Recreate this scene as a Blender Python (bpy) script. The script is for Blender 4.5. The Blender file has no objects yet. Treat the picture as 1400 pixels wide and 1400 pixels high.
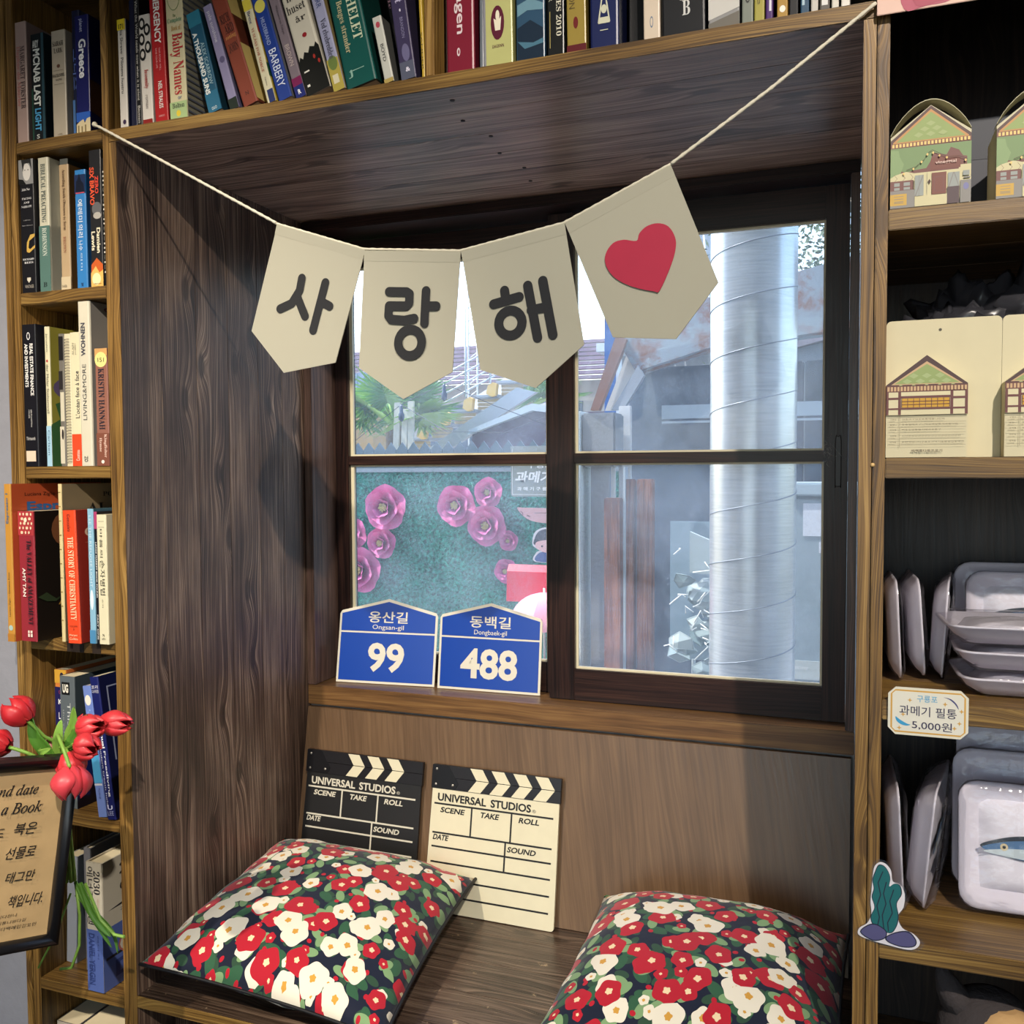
import bpy, bmesh, math, random
from mathutils import Vector, Matrix, Euler
random.seed(7)
R = math.radians
sc = bpy.context.scene
COL = sc.collection

# ------------------------------------------------------------------ camera
cam_d = bpy.data.cameras.new('camera'); cam = bpy.data.objects.new('camera', cam_d); COL.objects.link(cam)
cam_d.sensor_width = 36; cam_d.lens = 1267.18 / 1400 * 36; cam_d.clip_start = .02
FW = Vector((-0.34759, 0.93652, -0.04588)).normalized(); RT = Vector((0.93752, 0.34791, -0.00545))
RT = (RT - FW * RT.dot(FW)).normalized(); UP = RT.cross(FW)
cam.matrix_world = Matrix(((RT.x, UP.x, -FW.x, 1.0775), (RT.y, UP.y, -FW.y, -1.1549), (RT.z, UP.z, -FW.z, 1.2941), (0, 0, 0, 1)))
sc.camera = cam

# ------------------------------------------------------------------ sky, sun, lamps, exposure
world = bpy.data.worlds.new('world'); sc.world = world; world.use_nodes = True
wn = world.node_tree; wn.nodes.clear()
sky = wn.nodes.new('ShaderNodeTexSky'); sky.sky_type = 'NISHITA'; sky.sun_disc = False
sky.sun_elevation = R(52); sky.sun_rotation = R(-75); sky.air_density = 1.2; sky.dust_density = 2.0
bg = wn.nodes.new('ShaderNodeBackground'); bg.inputs['Strength'].default_value = .66
wo = wn.nodes.new('ShaderNodeOutputWorld')
wn.links.new(sky.outputs[0], bg.inputs[0]); wn.links.new(bg.outputs[0], wo.inputs[0])

def light(name, kind, loc, target, energy, color, **kw):
    d = bpy.data.lights.new(name, kind); o = bpy.data.objects.new(name, d); COL.objects.link(o)
    o.location = loc; v = Vector(target) - Vector(loc); o.rotation_euler = v.to_track_quat('-Z', 'Y').to_euler()
    d.energy = energy; d.color = color
    for k, x in kw.items(): setattr(d, k, x)
    return o
light('sun', 'SUN', (-3, -.8, 5), (0, 0, 0), 6.5, (1, .95, .88), angle=R(.6))
# ceiling spots of the shop, in front of the shelves
light('ceiling_spot', 'SPOT', (-.17, -2.2, 3.0), (-.02, .1, .95), 340, (1, .87, .71), spot_size=R(35), spot_blend=.75, shadow_soft_size=.03)
light('ceiling_spot', 'SPOT', (1.97, -2.42, 3.08), (.62, .2, .86), 420, (1, .90, .79), spot_size=R(42), spot_blend=.7, shadow_soft_size=.03)
# daylight through the shopfront behind the camera
light('shopfront_daylight', 'AREA', (.7, -3.9, 1.35), (.6, 0, 1.2), 17, (.86, .92, 1), shape='RECTANGLE', size=3.0, size_y=1.9)
sc.view_settings.view_transform = 'Standard'; sc.view_settings.look = 'None'
sc.view_settings.gamma = 1; sc.view_settings.use_curve_mapping = False
sc.view_settings.exposure = 0.0

# ------------------------------------------------------------------ materials
def lin(h):
    if isinstance(h, str):
        h = h.lstrip('#'); c = [int(h[i:i+2], 16) / 255 for i in (0, 2, 4)]
    else: c = h
    return tuple([x / 12.92 if x <= .04045 else ((x + .055) / 1.055) ** 2.4 for x in c] + [1])
_mats = {}
def mat(hexc, rough=.5, metal=0., spec=.5, coat=0., key=None, var=.06, bump=0., bscale=80):
    k = key or (hexc, rough, metal, spec, coat, var, bump)
    if k in _mats: return _mats[k]
    m = bpy.data.materials.new('paint_' + str(hexc).strip('#')); m.use_nodes = True
    nt = m.node_tree; b = nt.nodes['Principled BSDF']
    b.inputs['Roughness'].default_value = rough; b.inputs['Metallic'].default_value = metal
    b.inputs['Specular IOR Level'].default_value = spec; b.inputs['Coat Weight'].default_value = coat
    c = lin(hexc)
    tc = nt.nodes.new('ShaderNodeTexCoord'); n = nt.nodes.new('ShaderNodeTexNoise')
    n.inputs['Scale'].default_value = 35; n.inputs['Detail'].default_value = 3
    nt.links.new(tc.outputs['Object'], n.inputs['Vector'])
    mx = nt.nodes.new('ShaderNodeMix'); mx.data_type = 'RGBA'
    mx.inputs['A'].default_value = tuple([x * (1 - var) for x in c[:3]] + [1]); mx.inputs['B'].default_value = tuple([min(1, x * (1 + var)) for x in c[:3]] + [1])
    nt.links.new(n.outputs['Fac'], mx.inputs['Factor']); nt.links.new(mx.outputs['Result'], b.inputs['Base Color'])
    if bump:
        n2 = nt.nodes.new('ShaderNodeTexNoise'); n2.inputs['Scale'].default_value = bscale; n2.inputs['Detail'].default_value = 4
        nt.links.new(tc.outputs['Object'], n2.inputs['Vector'])
        bp = nt.nodes.new('ShaderNodeBump'); bp.inputs['Strength'].default_value = bump; bp.inputs['Distance'].default_value = .002
        nt.links.new(n2.outputs['Fac'], bp.inputs['Height']); nt.links.new(bp.outputs[0], b.inputs['Normal'])
    _mats[k] = m
    return m

def N(nt, typ, **kw):
    n = nt.nodes.new(typ)
    for k, v in kw.items(): setattr(n, k, v)
    return n
def M(nt, op, a, b=None, c=None):
    n = nt.nodes.new('ShaderNodeMath'); n.operation = op
    for i, x in enumerate((a, b, c)):
        if x is None: continue
        if isinstance(x, (int, float)): n.inputs[i].default_value = x
        else: nt.links.new(x, n.inputs[i])
    return n.outputs[0]
def mixc(nt, fac, a, b, blend='MIX'):
    n = nt.nodes.new('ShaderNodeMix'); n.data_type = 'RGBA'; n.blend_type = blend
    for s, x in (('Factor', fac), ('A', a), ('B', b)):
        if isinstance(x, (int, float)): n.inputs[s].default_value = x
        elif isinstance(x, (tuple, str)): n.inputs[s].default_value = lin(x) if isinstance(x, str) else x
        else: nt.links.new(x, n.inputs[s])
    return n.outputs['Result']

def wood(name, dark, mid, light_, axis='Z', rough=.42, spec=.5, knots=True, freq=55., bump=.25, coat=0., wear=0.):
    """stained softwood: grain runs along `axis`, flows round the knots"""
    m = bpy.data.materials.new(name); m.use_nodes = True; nt = m.node_tree; b = nt.nodes['Principled BSDF']
    tc = N(nt, 'ShaderNodeTexCoord'); oi = N(nt, 'ShaderNodeObjectInfo')
    off = N(nt, 'ShaderNodeVectorMath', operation='ADD')
    sc_ = N(nt, 'ShaderNodeVectorMath', operation='SCALE'); sc_.inputs['Scale'].default_value = 9.7
    cmb = N(nt, 'ShaderNodeCombineXYZ')
    for i in range(3): nt.links.new(oi.outputs['Random'], cmb.inputs[i])
    nt.links.new(cmb.outputs[0], sc_.inputs[0]); nt.links.new(tc.outputs['Object'], off.inputs[0]); nt.links.new(sc_.outputs[0], off.inputs[1])
    P = off.outputs[0]
    ia = 'XYZ'.index(axis)
    def mapped(al, ac):
        mp = N(nt, 'ShaderNodeMapping'); s = [ac] * 3; s[ia] = al; mp.inputs['Scale'].default_value = s
        nt.links.new(P, mp.inputs['Vector']); return mp.outputs[0]
    # grain coordinate: across the board, bent by slow drift and by the knots
    warp = N(nt, 'ShaderNodeTexNoise'); warp.inputs['Scale'].default_value = 1; warp.inputs['Detail'].default_value = 3
    nt.links.new(mapped(1.3, 6), warp.inputs['Vector'])
    sep = N(nt, 'ShaderNodeSeparateXYZ'); nt.links.new(P, sep.inputs[0])
    oth = [sep.outputs[i] for i in range(3) if i != ia]; along = sep.outputs[ia]
    across = M(nt, 'ADD', oth[0], M(nt, 'MULTIPLY', oth[1], .93))
    u = M(nt, 'ADD', M(nt, 'MULTIPLY', across, freq), M(nt, 'MULTIPLY', warp.outputs['Fac'], freq * .05))
    kmask = None
    if knots:
        vo = N(nt, 'ShaderNodeTexVoronoi', voronoi_dimensions='2D'); vo.inputs['Scale'].default_value = 1; vo.inputs['Randomness'].default_value = 1
        kc = N(nt, 'ShaderNodeCombineXYZ'); nt.links.new(M(nt, 'MULTIPLY', across, 9.), kc.inputs[0]); nt.links.new(M(nt, 'MULTIPLY', along, 3.4), kc.inputs[1]); nt.links.new(kc.outputs[0], vo.inputs['Vector'])
        d = vo.outputs['Distance']
        g = M(nt, 'POWER', 2.718, M(nt, 'MULTIPLY', M(nt, 'MULTIPLY', d, d), -40.))
        u = M(nt, 'ADD', u, M(nt, 'MULTIPLY', g, freq * .015))
        ss = N(nt, 'ShaderNodeMapRange', interpolation_type='SMOOTHSTEP'); nt.links.new(d, ss.inputs['Value'])
        ss.inputs['From Min'].default_value = .10; ss.inputs['From Max'].default_value = .05
        kmask = ss.outputs['Result']
    def streak(k, al, det=3):
        c_ = N(nt, 'ShaderNodeCombineXYZ'); nt.links.new(M(nt, 'MULTIPLY', u, k), c_.inputs[0]); nt.links.new(M(nt, 'MULTIPLY', along, al), c_.inputs[1])
        n_ = N(nt, 'ShaderNodeTexNoise', noise_dimensions='2D'); n_.inputs['Scale'].default_value = 1; n_.inputs['Detail'].default_value = det; n_.inputs['Roughness'].default_value = .6
        nt.links.new(c_.outputs[0], n_.inputs['Vector']); return n_.outputs['Fac']
    s1, s2, fine_ = streak(.55, 1.1), streak(1.7, 2.5), streak(4.5, 9, 2)
    ring = M(nt, 'ABSOLUTE', M(nt, 'SINE', M(nt, 'ADD', M(nt, 'MULTIPLY', u, .8), M(nt, 'MULTIPLY', s1, 7))))
    blot = N(nt, 'ShaderNodeTexNoise'); blot.inputs['Scale'].default_value = 1; blot.inputs['Detail'].default_value = 4
    nt.links.new(mapped(4.5, 13), blot.inputs['Vector'])
    c0 = lambda s_, k: M(nt, 'MULTIPLY', M(nt, 'SUBTRACT', s_, .5), k)
    fac = M(nt, 'ADD', M(nt, 'ADD', c0(s1, .45), c0(s2, 1.15)), M(nt, 'ADD', c0(fine_, .7), M(nt, 'ADD', c0(blot.outputs['Fac'], .8), .34)))
    fac = M(nt, 'ADD', fac, M(nt, 'MULTIPLY', ring, .10))
    cr = N(nt, 'ShaderNodeValToRGB'); e = cr.color_ramp.elements
    e[0].position = .12; e[0].color = lin(dark); e[1].position = .82; e[1].color = lin(light_)
    x = cr.color_ramp.elements.new(.45); x.color = lin(mid)
    nt.links.new(fac, cr.inputs[0]); colr = cr.outputs[0]
    if kmask is not None: colr = mixc(nt, M(nt, 'MULTIPLY', kmask, .75), colr, dark)
    if wear:
        w = N(nt, 'ShaderNodeTexNoise'); w.inputs['Scale'].default_value = 24; w.inputs['Detail'].default_value = 8; w.inputs['Roughness'].default_value = .75
        nt.links.new(tc.outputs['Object'], w.inputs['Vector'])
        wr = N(nt, 'ShaderNodeMapRange'); nt.links.new(w.outputs['Fac'], wr.inputs['Value']); wr.inputs['From Min'].default_value = .645; wr.inputs['From Max'].default_value = .68
        colr = mixc(nt, M(nt, 'MULTIPLY', wr.outputs[0], wear), colr, '#b39a78')
    nt.links.new(colr, b.inputs['Base Color'])
    b.inputs['Roughness'].default_value = rough; b.inputs['Specular IOR Level'].default_value = spec; b.inputs['Coat Weight'].default_value = coat
    nt.links.new(M(nt, 'ADD', M(nt, 'MULTIPLY', fine_, .2), rough - .1), b.inputs['Roughness'])
    bp = N(nt, 'ShaderNodeBump'); bp.inputs['Strength'].default_value = bump * .6; bp.inputs['Distance'].default_value = .001
    nt.links.new(fac, bp.inputs['Height']); nt.links.new(bp.outputs[0], b.inputs['Normal'])
    return m

W_side = wood('stained_pine_upright', '#30251f', '#5f4b40', '#ad957f', 'Z', rough=.40, freq=300, bump=.3)
W_ceilLit = wood('stained_pine_lit_ceiling', '#56433a', '#9f8473', '#d0b7a2', 'X', rough=.36, freq=120)  # nook ceiling pine, colour raised to stand in for bounced and reflected daylight
W_seat = wood('stained_pine_seat', '#2f241d', '#544438', '#806c5a', 'X', rough=.30, freq=140, wear=.9)
W_post = wood('honey_pine_post', '#4f381c', '#82612f', '#ae8b50', 'Z', rough=.42, freq=210)
W_edge = wood('honey_pine_edge', '#493418', '#74572a', '#9c7d42', 'X', rough=.42, freq=230)
W_board = wood('shelf_board_depth', '#4a3722', '#735838', '#977650', 'X', rough=.42, freq=110)
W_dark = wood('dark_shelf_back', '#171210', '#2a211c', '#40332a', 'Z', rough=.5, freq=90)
W_ply = wood('brown_plywood_panel', '#5c4631', '#685039', '#735a40', 'Z', rough=.40, freq=60, knots=False, bump=.08)
W_jambLit = wood('lit_window_jamb_timber', '#3a2a24', '#5c463c', '#7a6052', 'Z', rough=.34, freq=90, knots=False, bump=.08)  # same timber as the frame, colour lightened to stand for light on the reveal
W_frameV = wood('dark_window_timber_upright', '#180e0d', '#2b1a16', '#3f2820', 'Z', rough=.34, freq=110, knots=False, bump=.08, spec=.3)
W_frameH = wood('dark_window_timber_cross', '#180e0d', '#2b1a16', '#3f2820', 'X', rough=.34, freq=110, knots=False, bump=.08, spec=.3)
W_sill = wood('window_sill_timber', '#553c24', '#6f5030', '#86653c', 'X', rough=.36, freq=80, knots=False, bump=.08, spec=.5)

# ------------------------------------------------------------------ mesh helpers
class MB:
    def __init__(s): s.bm = bmesh.new()
    def face(s, pts, mi=0):
        f = s.bm.faces.new([s.bm.verts.new(p) for p in pts]); f.material_index = mi; return f
    def box(s, x0, x1, y0, y1, z0, z1, mi=0, bev=0., mtx=None):
        c = [s.bm.verts.new((x, y, z)) for x in (x0, x1) for y in (y0, y1) for z in (z0, z1)]
        fs = [s.bm.faces.new([c[i] for i in q]) for q in ((0, 1, 3, 2), (4, 6, 7, 5), (0, 4, 5, 1), (2, 3, 7, 6), (0, 2, 6, 4), (1, 5, 7, 3))]
        for f in fs: f.material_index = mi
        if bev: bmesh.ops.bevel(s.bm, geom=list({e for f in fs for e in f.edges}), offset=bev, segments=2, affect='EDGES', clamp_overlap=True)
        return s
    def prism(s, poly, fn, d0, d1, mi=0, mside=None):
        """poly: 2-D outline, fn(a, b, d) -> 3-D point"""
        a = [s.bm.verts.new(fn(p[0], p[1], d0)) for p in poly]; b = [s.bm.verts.new(fn(p[0], p[1], d1)) for p in poly]
        n = len(poly)
        f1 = s.bm.faces.new(a[::-1]); f2 = s.bm.faces.new(b); f1.material_index = f2.material_index = mi
        for i in range(n):
            f = s.bm.faces.new((a[i], a[(i + 1) % n], b[(i + 1) % n], b[i])); f.material_index = mi if mside is None else mside
        return s
    def tube(s, pts, r, seg=8, mi=0, caps=True):
        pts = [Vector(p) for p in pts]; rs = r if isinstance(r, (list, tuple)) else [r] * len(pts); rings = []
        up = Vector((0, 0, 1)); t0 = (pts[1] - pts[0]).normalized()
        if abs(t0.dot(up)) > .95: up = Vector((1, 0, 0))
        x = t0.cross(up).normalized()
        for i, p in enumerate(pts):
            t = (pts[min(i + 1, len(pts) - 1)] - pts[max(i - 1, 0)]).normalized()
            x = (x - t * x.dot(t)).normalized(); y = t.cross(x)
            rings.append([s.bm.verts.new(p + (x * math.cos(k * 2 * math.pi / seg) + y * math.sin(k * 2 * math.pi / seg)) * rs[i]) for k in range(seg)])
        for a, b in zip(rings, rings[1:]):
            for k in range(seg):
                f = s.bm.faces.new((a[k], a[(k + 1) % seg], b[(k + 1) % seg], b[k])); f.smooth = True; f.material_index = mi
        if caps: s.bm.faces.new(rings[0][::-1]).material_index = mi; s.bm.faces.new(rings[-1]).material_index = mi
        return s
    def loops(s, loops, mi=0, close0=True, close1=True, smooth=True):
        rs = [[s.bm.verts.new(p) for p in l] for l in loops]
        for a, b in zip(rs, rs[1:]):
            n = len(a)
            for k in range(n):
                f = s.bm.faces.new((a[k], a[(k + 1) % n], b[(k + 1) % n], b[k])); f.smooth = smooth; f.material_index = mi
        if close0: s.bm.faces.new(rs[0][::-1]).material_index = mi
        if close1: s.bm.faces.new(rs[-1]).material_index = mi
        return s
    def grid(s, nu, nv, fn, mi=0, smooth=True, uv=False):
        vs = [[s.bm.verts.new(fn(i / nu, j / nv)) for j in range(nv + 1)] for i in range(nu + 1)]
        lay = s.bm.loops.layers.uv.verify() if uv else None
        for i in range(nu):
            for j in range(nv):
                f = s.bm.faces.new((vs[i][j], vs[i + 1][j], vs[i + 1][j + 1], vs[i][j + 1])); f.smooth = smooth; f.material_index = mi
                if lay:
                    for l, (a, b) in zip(f.loops, ((i, j), (i + 1, j), (i + 1, j + 1), (i, j + 1))): l[lay].uv = (a / nu, b / nv)
        return vs
    def sphere(s, c, r, mi=0, seg=10, rings=7, sq=(1, 1, 1)):
        lp = []
        for i in range(1, rings):
            a = math.pi * i / rings
            lp.append([(c[0] + r * sq[0] * math.sin(a) * math.cos(2 * math.pi * k / seg), c[1] + r * sq[1] * math.sin(a) * math.sin(2 * math.pi * k / seg), c[2] - r * sq[2] * math.cos(a)) for k in range(seg)])
        return s.loops(lp, mi)
    def out(s, name, mats, parent=None, kind=None, fixn=True):
        if fixn: bmesh.ops.recalc_face_normals(s.bm, faces=s.bm.faces[:])
        me = bpy.data.meshes.new(name); s.bm.to_mesh(me); s.bm.free()
        for m in (mats if isinstance(mats, (list, tuple)) else [mats]): me.materials.append(m)
        o = bpy.data.objects.new(name, me); COL.objects.link(o); o.parent = parent
        if kind: o['kind'] = kind
        return o

def tag(o, label, cat, group=None):
    o['label'] = label; o['category'] = cat
    if group: o['group'] = group
    return o
def thing(name, label, cat, loc=(0, 0, 0), rot=(0, 0, 0), group=None):
    o = bpy.data.objects.new(name, None); COL.objects.link(o); o.location = loc; o.rotation_euler = rot; o.empty_display_size = .05
    return tag(o, label, cat, group)
def structure(name, label=None):
    o = bpy.data.objects.new(name, None); COL.objects.link(o); o['kind'] = 'structure'
    if label: o['label'] = label
    return o

# lettering ---------------------------------------------------------------
_txt = {}
_cu = bpy.data.curves.new('t', 'FONT'); _to = bpy.data.objects.new('t', _cu); _cu.resolution_u = 3; _cu.align_x = 'CENTER'; _cu.space_line = .9
def text_geo(s, bold):
    k = (s, bold)
    if k not in _txt:
        _cu.body = s; _cu.offset = bold; me = bpy.data.meshes.new_from_object(_to)
        vs = [(v.co.x, v.co.y) for v in me.vertices]; fs = [tuple(p.vertices) for p in me.polygons]
        bpy.data.meshes.remove(me)
        if vs:
            x0 = min(v[0] for v in vs); x1 = max(v[0] for v in vs); y0 = min(v[1] for v in vs); y1 = max(v[1] for v in vs)
            w = max(x1 - x0, 1e-4); h = max(y1 - y0, 1e-4)
            vs = [((v[0] - x0) / w, (v[1] - y0) / h) for v in vs]
            _txt[k] = (vs, fs, w / h)
        else: _txt[k] = ([], [], 1)
    return _txt[k]
def put_text(mb, s, o, ax, ay, mi=0, bold=.0, shear=0., keep=False):
    """text fills the frame with corner o, width vector ax, height vector ay"""
    vs, fs, asp = text_geo(s, bold); o, ax, ay = Vector(o), Vector(ax), Vector(ay)
    if keep:
        W, H = ax.length, ay.length
        if W / H > asp: k = asp * H / W; o = o + ax * (1 - k) / 2; ax = ax * k
        else: k = W / asp / H; o = o + ay * (1 - k) / 2; ay = ay * k
    sh = shear * ay.length / ax.length
    vv = [mb.bm.verts.new(o + ax * (a + sh * (b - .5)) + ay * b) for a, b in vs]
    for f in fs:
        try: g = mb.bm.faces.new([vv[i] for i in f]); g.material_index = mi
        except ValueError: pass
def stroke(mb, pts, w, fn, mi=0, closed=False, seg=8):
    """round-ended brush stroke in 2-D laid through fn(a, b)"""
    P = [Vector(p) for p in pts]; n = len(P); r = w / 2
    for i in range(n if closed else n - 1):
        a, b = P[i], P[(i + 1) % n]; d = (b - a).normalized(); ang = math.atan2(d.y, d.x); out = []
        for k in range(seg + 1): t = ang + math.pi / 2 + math.pi * k / seg; out.append(a + Vector((math.cos(t), math.sin(t))) * r)
        for k in range(seg + 1): t = ang - math.pi / 2 + math.pi * k / seg; out.append(b + Vector((math.cos(t), math.sin(t))) * r)
        mb.face([fn(p.x, p.y, i * .00001) for p in out], mi)
def smooth_loop(pts, n=6):
    P = [Vector(p) for p in pts]; o = []; m = len(P)
    for i in range(m):
        a, b, c, d = P[i - 1], P[i], P[(i + 1) % m], P[(i + 2) % m]
        for k in range(n):
            t = k / n; o.append(tuple(.5 * ((2 * b) + (c - a) * t + (2 * a - 5 * b + 4 * c - d) * t * t + (3 * b - a - 3 * c + d) * t ** 3)))
    return o
# ------------------------------------------------------------------ room shell
plaster = mat('#8d8e96', .8, bump=.5, var=.1, bscale=60)
plaster_in = mat('#a9a6a0', .85)
floor_m = wood('floor_boards', '#3a2c20', '#57432f', '#76603f', 'Y', rough=.45, freq=40)
MB().box(-2.4, 3.2, -4.5, .64, -.1, 0).out('floor', floor_m, kind='structure')
MB().box(-2.4, 3.2, -4.5, .66, 3.3, 3.4).out('ceiling', mat('#b8b4ac', .85), kind='structure')
m = MB(); m.box(-2.4, -.241, .02, .64, 0, 3.3); m.out('wall_back_left', plaster, kind='structure')
for b_ in ((-.2405, -.001, .34, .64, 0, 3.3), (1.095, 3.2, .40, .64, 0, 3.3), (0, 1.08, .521, .64, 0, .802), (0, 1.08, .521, .64, 1.824, 3.3)): MB().box(*b_).out('wall_back', plaster_in, kind='structure')
MB().box(-2.5, -2.4, -4.5, .64, 0, 3.3).out('wall_left', plaster, kind='structure')
MB().box(3.2, 3.3, -4.5, .64, 0, 3.3).out('wall_right', plaster_in, kind='structure')
m = MB(); m.box(-2.4, -1.0, -4.6, -4.5, 0, 3.3); m.box(2.4, 3.2, -4.6, -4.5, 0, 3.3); m.box(-1, 2.4, -4.6, -4.5, 0, .25); m.box(-1, 2.4, -4.6, -4.5, 2.35, 3.3)
m.out('wall_front', plaster_in, kind='structure')

# ------------------------------------------------------------------ left bookcase
def board(parent, name, x0, x1, y0, y1, z0, z1, m, bev=.0012):
    mb = MB(); mb.box(x0, x1, y0, y1, z0, z1, bev=bev); return mb.out(name, m, parent)
LB = thing('bookcase', 'tall narrow honey-brown pine bookcase left of the window seat, crammed with paperbacks', 'bookcase', (-.12, 0, 0))
ox = .12
board(LB, 'side_panel', -.238 + ox, -.224 + ox, 0, .335, 0, 2.5, W_post); board(LB, 'side_panel', -.223 + ox, -.208 + ox, .001, .335, 0, 2.5, W_post)
board(LB, 'side_panel', -.028 + ox, -.0145 + ox, 0, .335, 0, 2.5, W_post)
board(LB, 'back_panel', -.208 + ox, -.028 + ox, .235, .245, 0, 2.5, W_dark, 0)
for z in (2.10, 1.828, 1.586, 1.303, 1.020, .731, .440, .150):
    o = board(LB, 'shelf', -.2075 + ox, -.0285 + ox, .0015, .234, z - .0195, z, W_edge)
    if z < 1.1 and z > .9: o['label'] = 'shelf with two dark stained patches on its front edge'
mb = MB()
for x0, x1 in ((-.128, -.093), (-.075, -.058)): mb.box(x0 + ox, x1 + ox, .0005, .0016, 1.001, 1.0195)
mb.out('stain_patch', mat('#2a2019', .5), LB)

# ------------------------------------------------------------------ nook lining and bench
NK = thing('window_seat', 'dark-stained built-in window seat nook with lined side walls, bench board and brown leaning back panel', 'window seat', (.54, 0, 0))
nx = -.54
def plank_panel(name, parent, spans, mk, m):
    grp = bpy.data.objects.new(name, None); COL.objects.link(grp); grp.parent = parent
    for a, b in spans:
        mb = MB(); mk(mb, a + .0002, b - .0002); mb.out('plank', m, grp)
    return grp
ys = [0, .088, .176, .262, .352, .43, .519]
plank_panel('side_lining', NK, list(zip(ys, ys[1:])), lambda mb, a, b: mb.box(-.0138 + nx, 0 + nx, a, b, 0, 1.8035, bev=.0006), W_side)
plank_panel('side_lining', NK, list(zip(ys, ys[1:])), lambda mb, a, b: mb.box(1.08 + nx, 1.094 + nx, a, b, 0, 1.8035, bev=.0006), W_side)
# front edges of the lining show lighter, honey coloured wood
board(NK, 'edge_strip', -.0138 + nx, -.0002 + nx, -.0012, -.0001, .0, 1.8035, W_post, 0)
board(NK, 'edge_strip', 1.0802 + nx, 1.094 + nx, -.0012, -.0001, .0, 1.8035, W_post, 0)
ys2 = [0, .094, .187, .281, .374, .4595]
plank_panel('bench_top', NK, list(zip(ys2, ys2[1:])), lambda mb, a, b: mb.box(0.0005 + nx, 1.0795 + nx, a, b, .431, .45, bev=.0006), W_seat)
board(NK, 'edge_strip', .0005 + nx, 1.0795 + nx, -.0012, -.0001, .431, .4497, W_edge, 0)
board(NK, 'bench_back', 0 + nx, 1.08 + nx, .46, .47, 0, .43, W_dark, 0)
# backrest panel, foot forward, head tucked under the sill
mb = MB(); mb.prism([(.437, .4515), (.4985, .8005), (.5075, .8005), (.446, .4515)], lambda a, b, d: (d, a, b), .006 + nx, 1.0745 + nx); mb.out('back_panel', W_ply, NK)

# ------------------------------------------------------------------ bookshelf over the nook
OH = thing('overhead_bookshelf', 'long brown pine bookshelf bridging the top of the window nook', 'shelf', (.54, 0, 1.804))
def ob(name, x0, x1, y0, y1, z0, z1, m, bev=.0012): return board(OH, name, x0 - .54, x1 - .54, y0, y1, z0 - 1.804, z1 - 1.804, m, bev)
grp = bpy.data.objects.new('shelf_board', None); COL.objects.link(grp); grp.parent = OH
for a, b in zip(ys, ys[1:]):
    mb = MB(); mb.box(-.0138 - .54, 1.094 - .54, a + .0002, b - .0002, 0, .0185, bev=.0005); mb.out('plank', W_ceilLit, grp)
ob('edge_strip', -.0138, 1.094, -.0012, -.0001, 1.8045, 1.823, W_edge, 0)
mb = MB()
for x, y in ((.549, .041), (.533, .115), (.548, .188), (.533, .264), (.546, .346), (.532, .418)):
    mb.loops([[(x - .54 + .0035 * math.cos(t * math.pi / 5), y + .0035 * math.sin(t * math.pi / 5), z) for t in range(10)] for z in (-.0009, .0003)])
mb.out('screw_holes', mat('#14100e', .7), OH)
ob('divider', .527, .5405, .0, .235, 1.8228, 2.10, W_post)
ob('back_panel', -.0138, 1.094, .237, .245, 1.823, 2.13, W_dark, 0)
ob('top_board', -.0138, 1.094, 0, .245, 2.102, 2.12, W_edge)

# ------------------------------------------------------------------ right display unit
RB = thing('display_shelves', 'honey pine display shelves right of the window holding boxed and wrapped goods', 'shelf', (1.5, 0, 0))
rx = -1.5
board(RB, 'side_panel', 1.0952 + rx, 1.1085 + rx, 0, .36, 0, 2.5, W_post)
board(RB, 'side_panel', 1.90 + rx, 1.914 + rx, 0, .36, 0, 2.5, W_post)
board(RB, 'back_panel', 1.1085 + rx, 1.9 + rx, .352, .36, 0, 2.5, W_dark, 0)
for z in (2.0, 1.588, 1.305, 1.023, .737, .45, .15):
    g = bpy.data.objects.new('shelf', None); COL.objects.link(g); g.parent = RB
    for a, b in ((0.0005, .116), (.1163, .233), (.2333, .351)):
        mb = MB(); mb.box(1.109 + rx, 1.8995 + rx, a, b, z - .0235, z, bev=.001); mb.out('plank', W_board if a > .01 else W_edge, g)
mb = MB(); mb.sphere((1.0953 + rx, -.0015, 1.297), .0026); mb.out('screw', mat('#d8b478', .4), RB)

# ------------------------------------------------------------------ window
WIN = structure('window_1')
def wb(name, x0, x1, y0, y1, z0, z1, m, parent=None, bev=.0015):
    mb = MB(); mb.box(x0, x1, y0, y1, z0, z1, bev=bev); return mb.out(name, m, parent or WIN)
wb('jamb', .001, .019, .506, .66, .845, 1.783, W_jambLit); wb('jamb', 1.0645, 1.0795, .506, .66, .845, 1.783, W_jambLit)
wb('head', .001, 1.0795, .506, .66, 1.7835, 1.8035, W_frameH)
wb('sill', .001, 1.0795, .506, .70, .804, .8445, W_sill)
bead = mat('#d9cfb0', .45)
# dusty glass
gm = bpy.data.materials.new('dusty_glass'); gm.use_nodes = True; nt = gm.node_tree; nt.nodes.clear()
tc = N(nt, 'ShaderNodeTexCoord'); n1 = N(nt, 'ShaderNodeTexNoise'); n1.inputs['Scale'].default_value = 7; n1.inputs['Detail'].default_value = 8; n1.inputs['Roughness'].default_value = .7
n2 = N(nt, 'ShaderNodeTexNoise'); n2.inputs['Scale'].default_value = 520; n2.inputs['Detail'].default_value = 3
for n in (n1, n2): nt.links.new(tc.outputs['Object'], n.inputs['Vector'])
sx = N(nt, 'ShaderNodeSeparateXYZ'); nt.links.new(tc.outputs['Object'], sx.inputs[0])
dz = N(nt, 'ShaderNodeMapRange'); nt.links.new(n1.outputs['Fac'], dz.inputs['Value']); dz.inputs['From Min'].default_value = .35; dz.inputs['From Max'].default_value = .75; dz.inputs['To Min'].default_value = .03; dz.inputs['To Max'].default_value = .15
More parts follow.
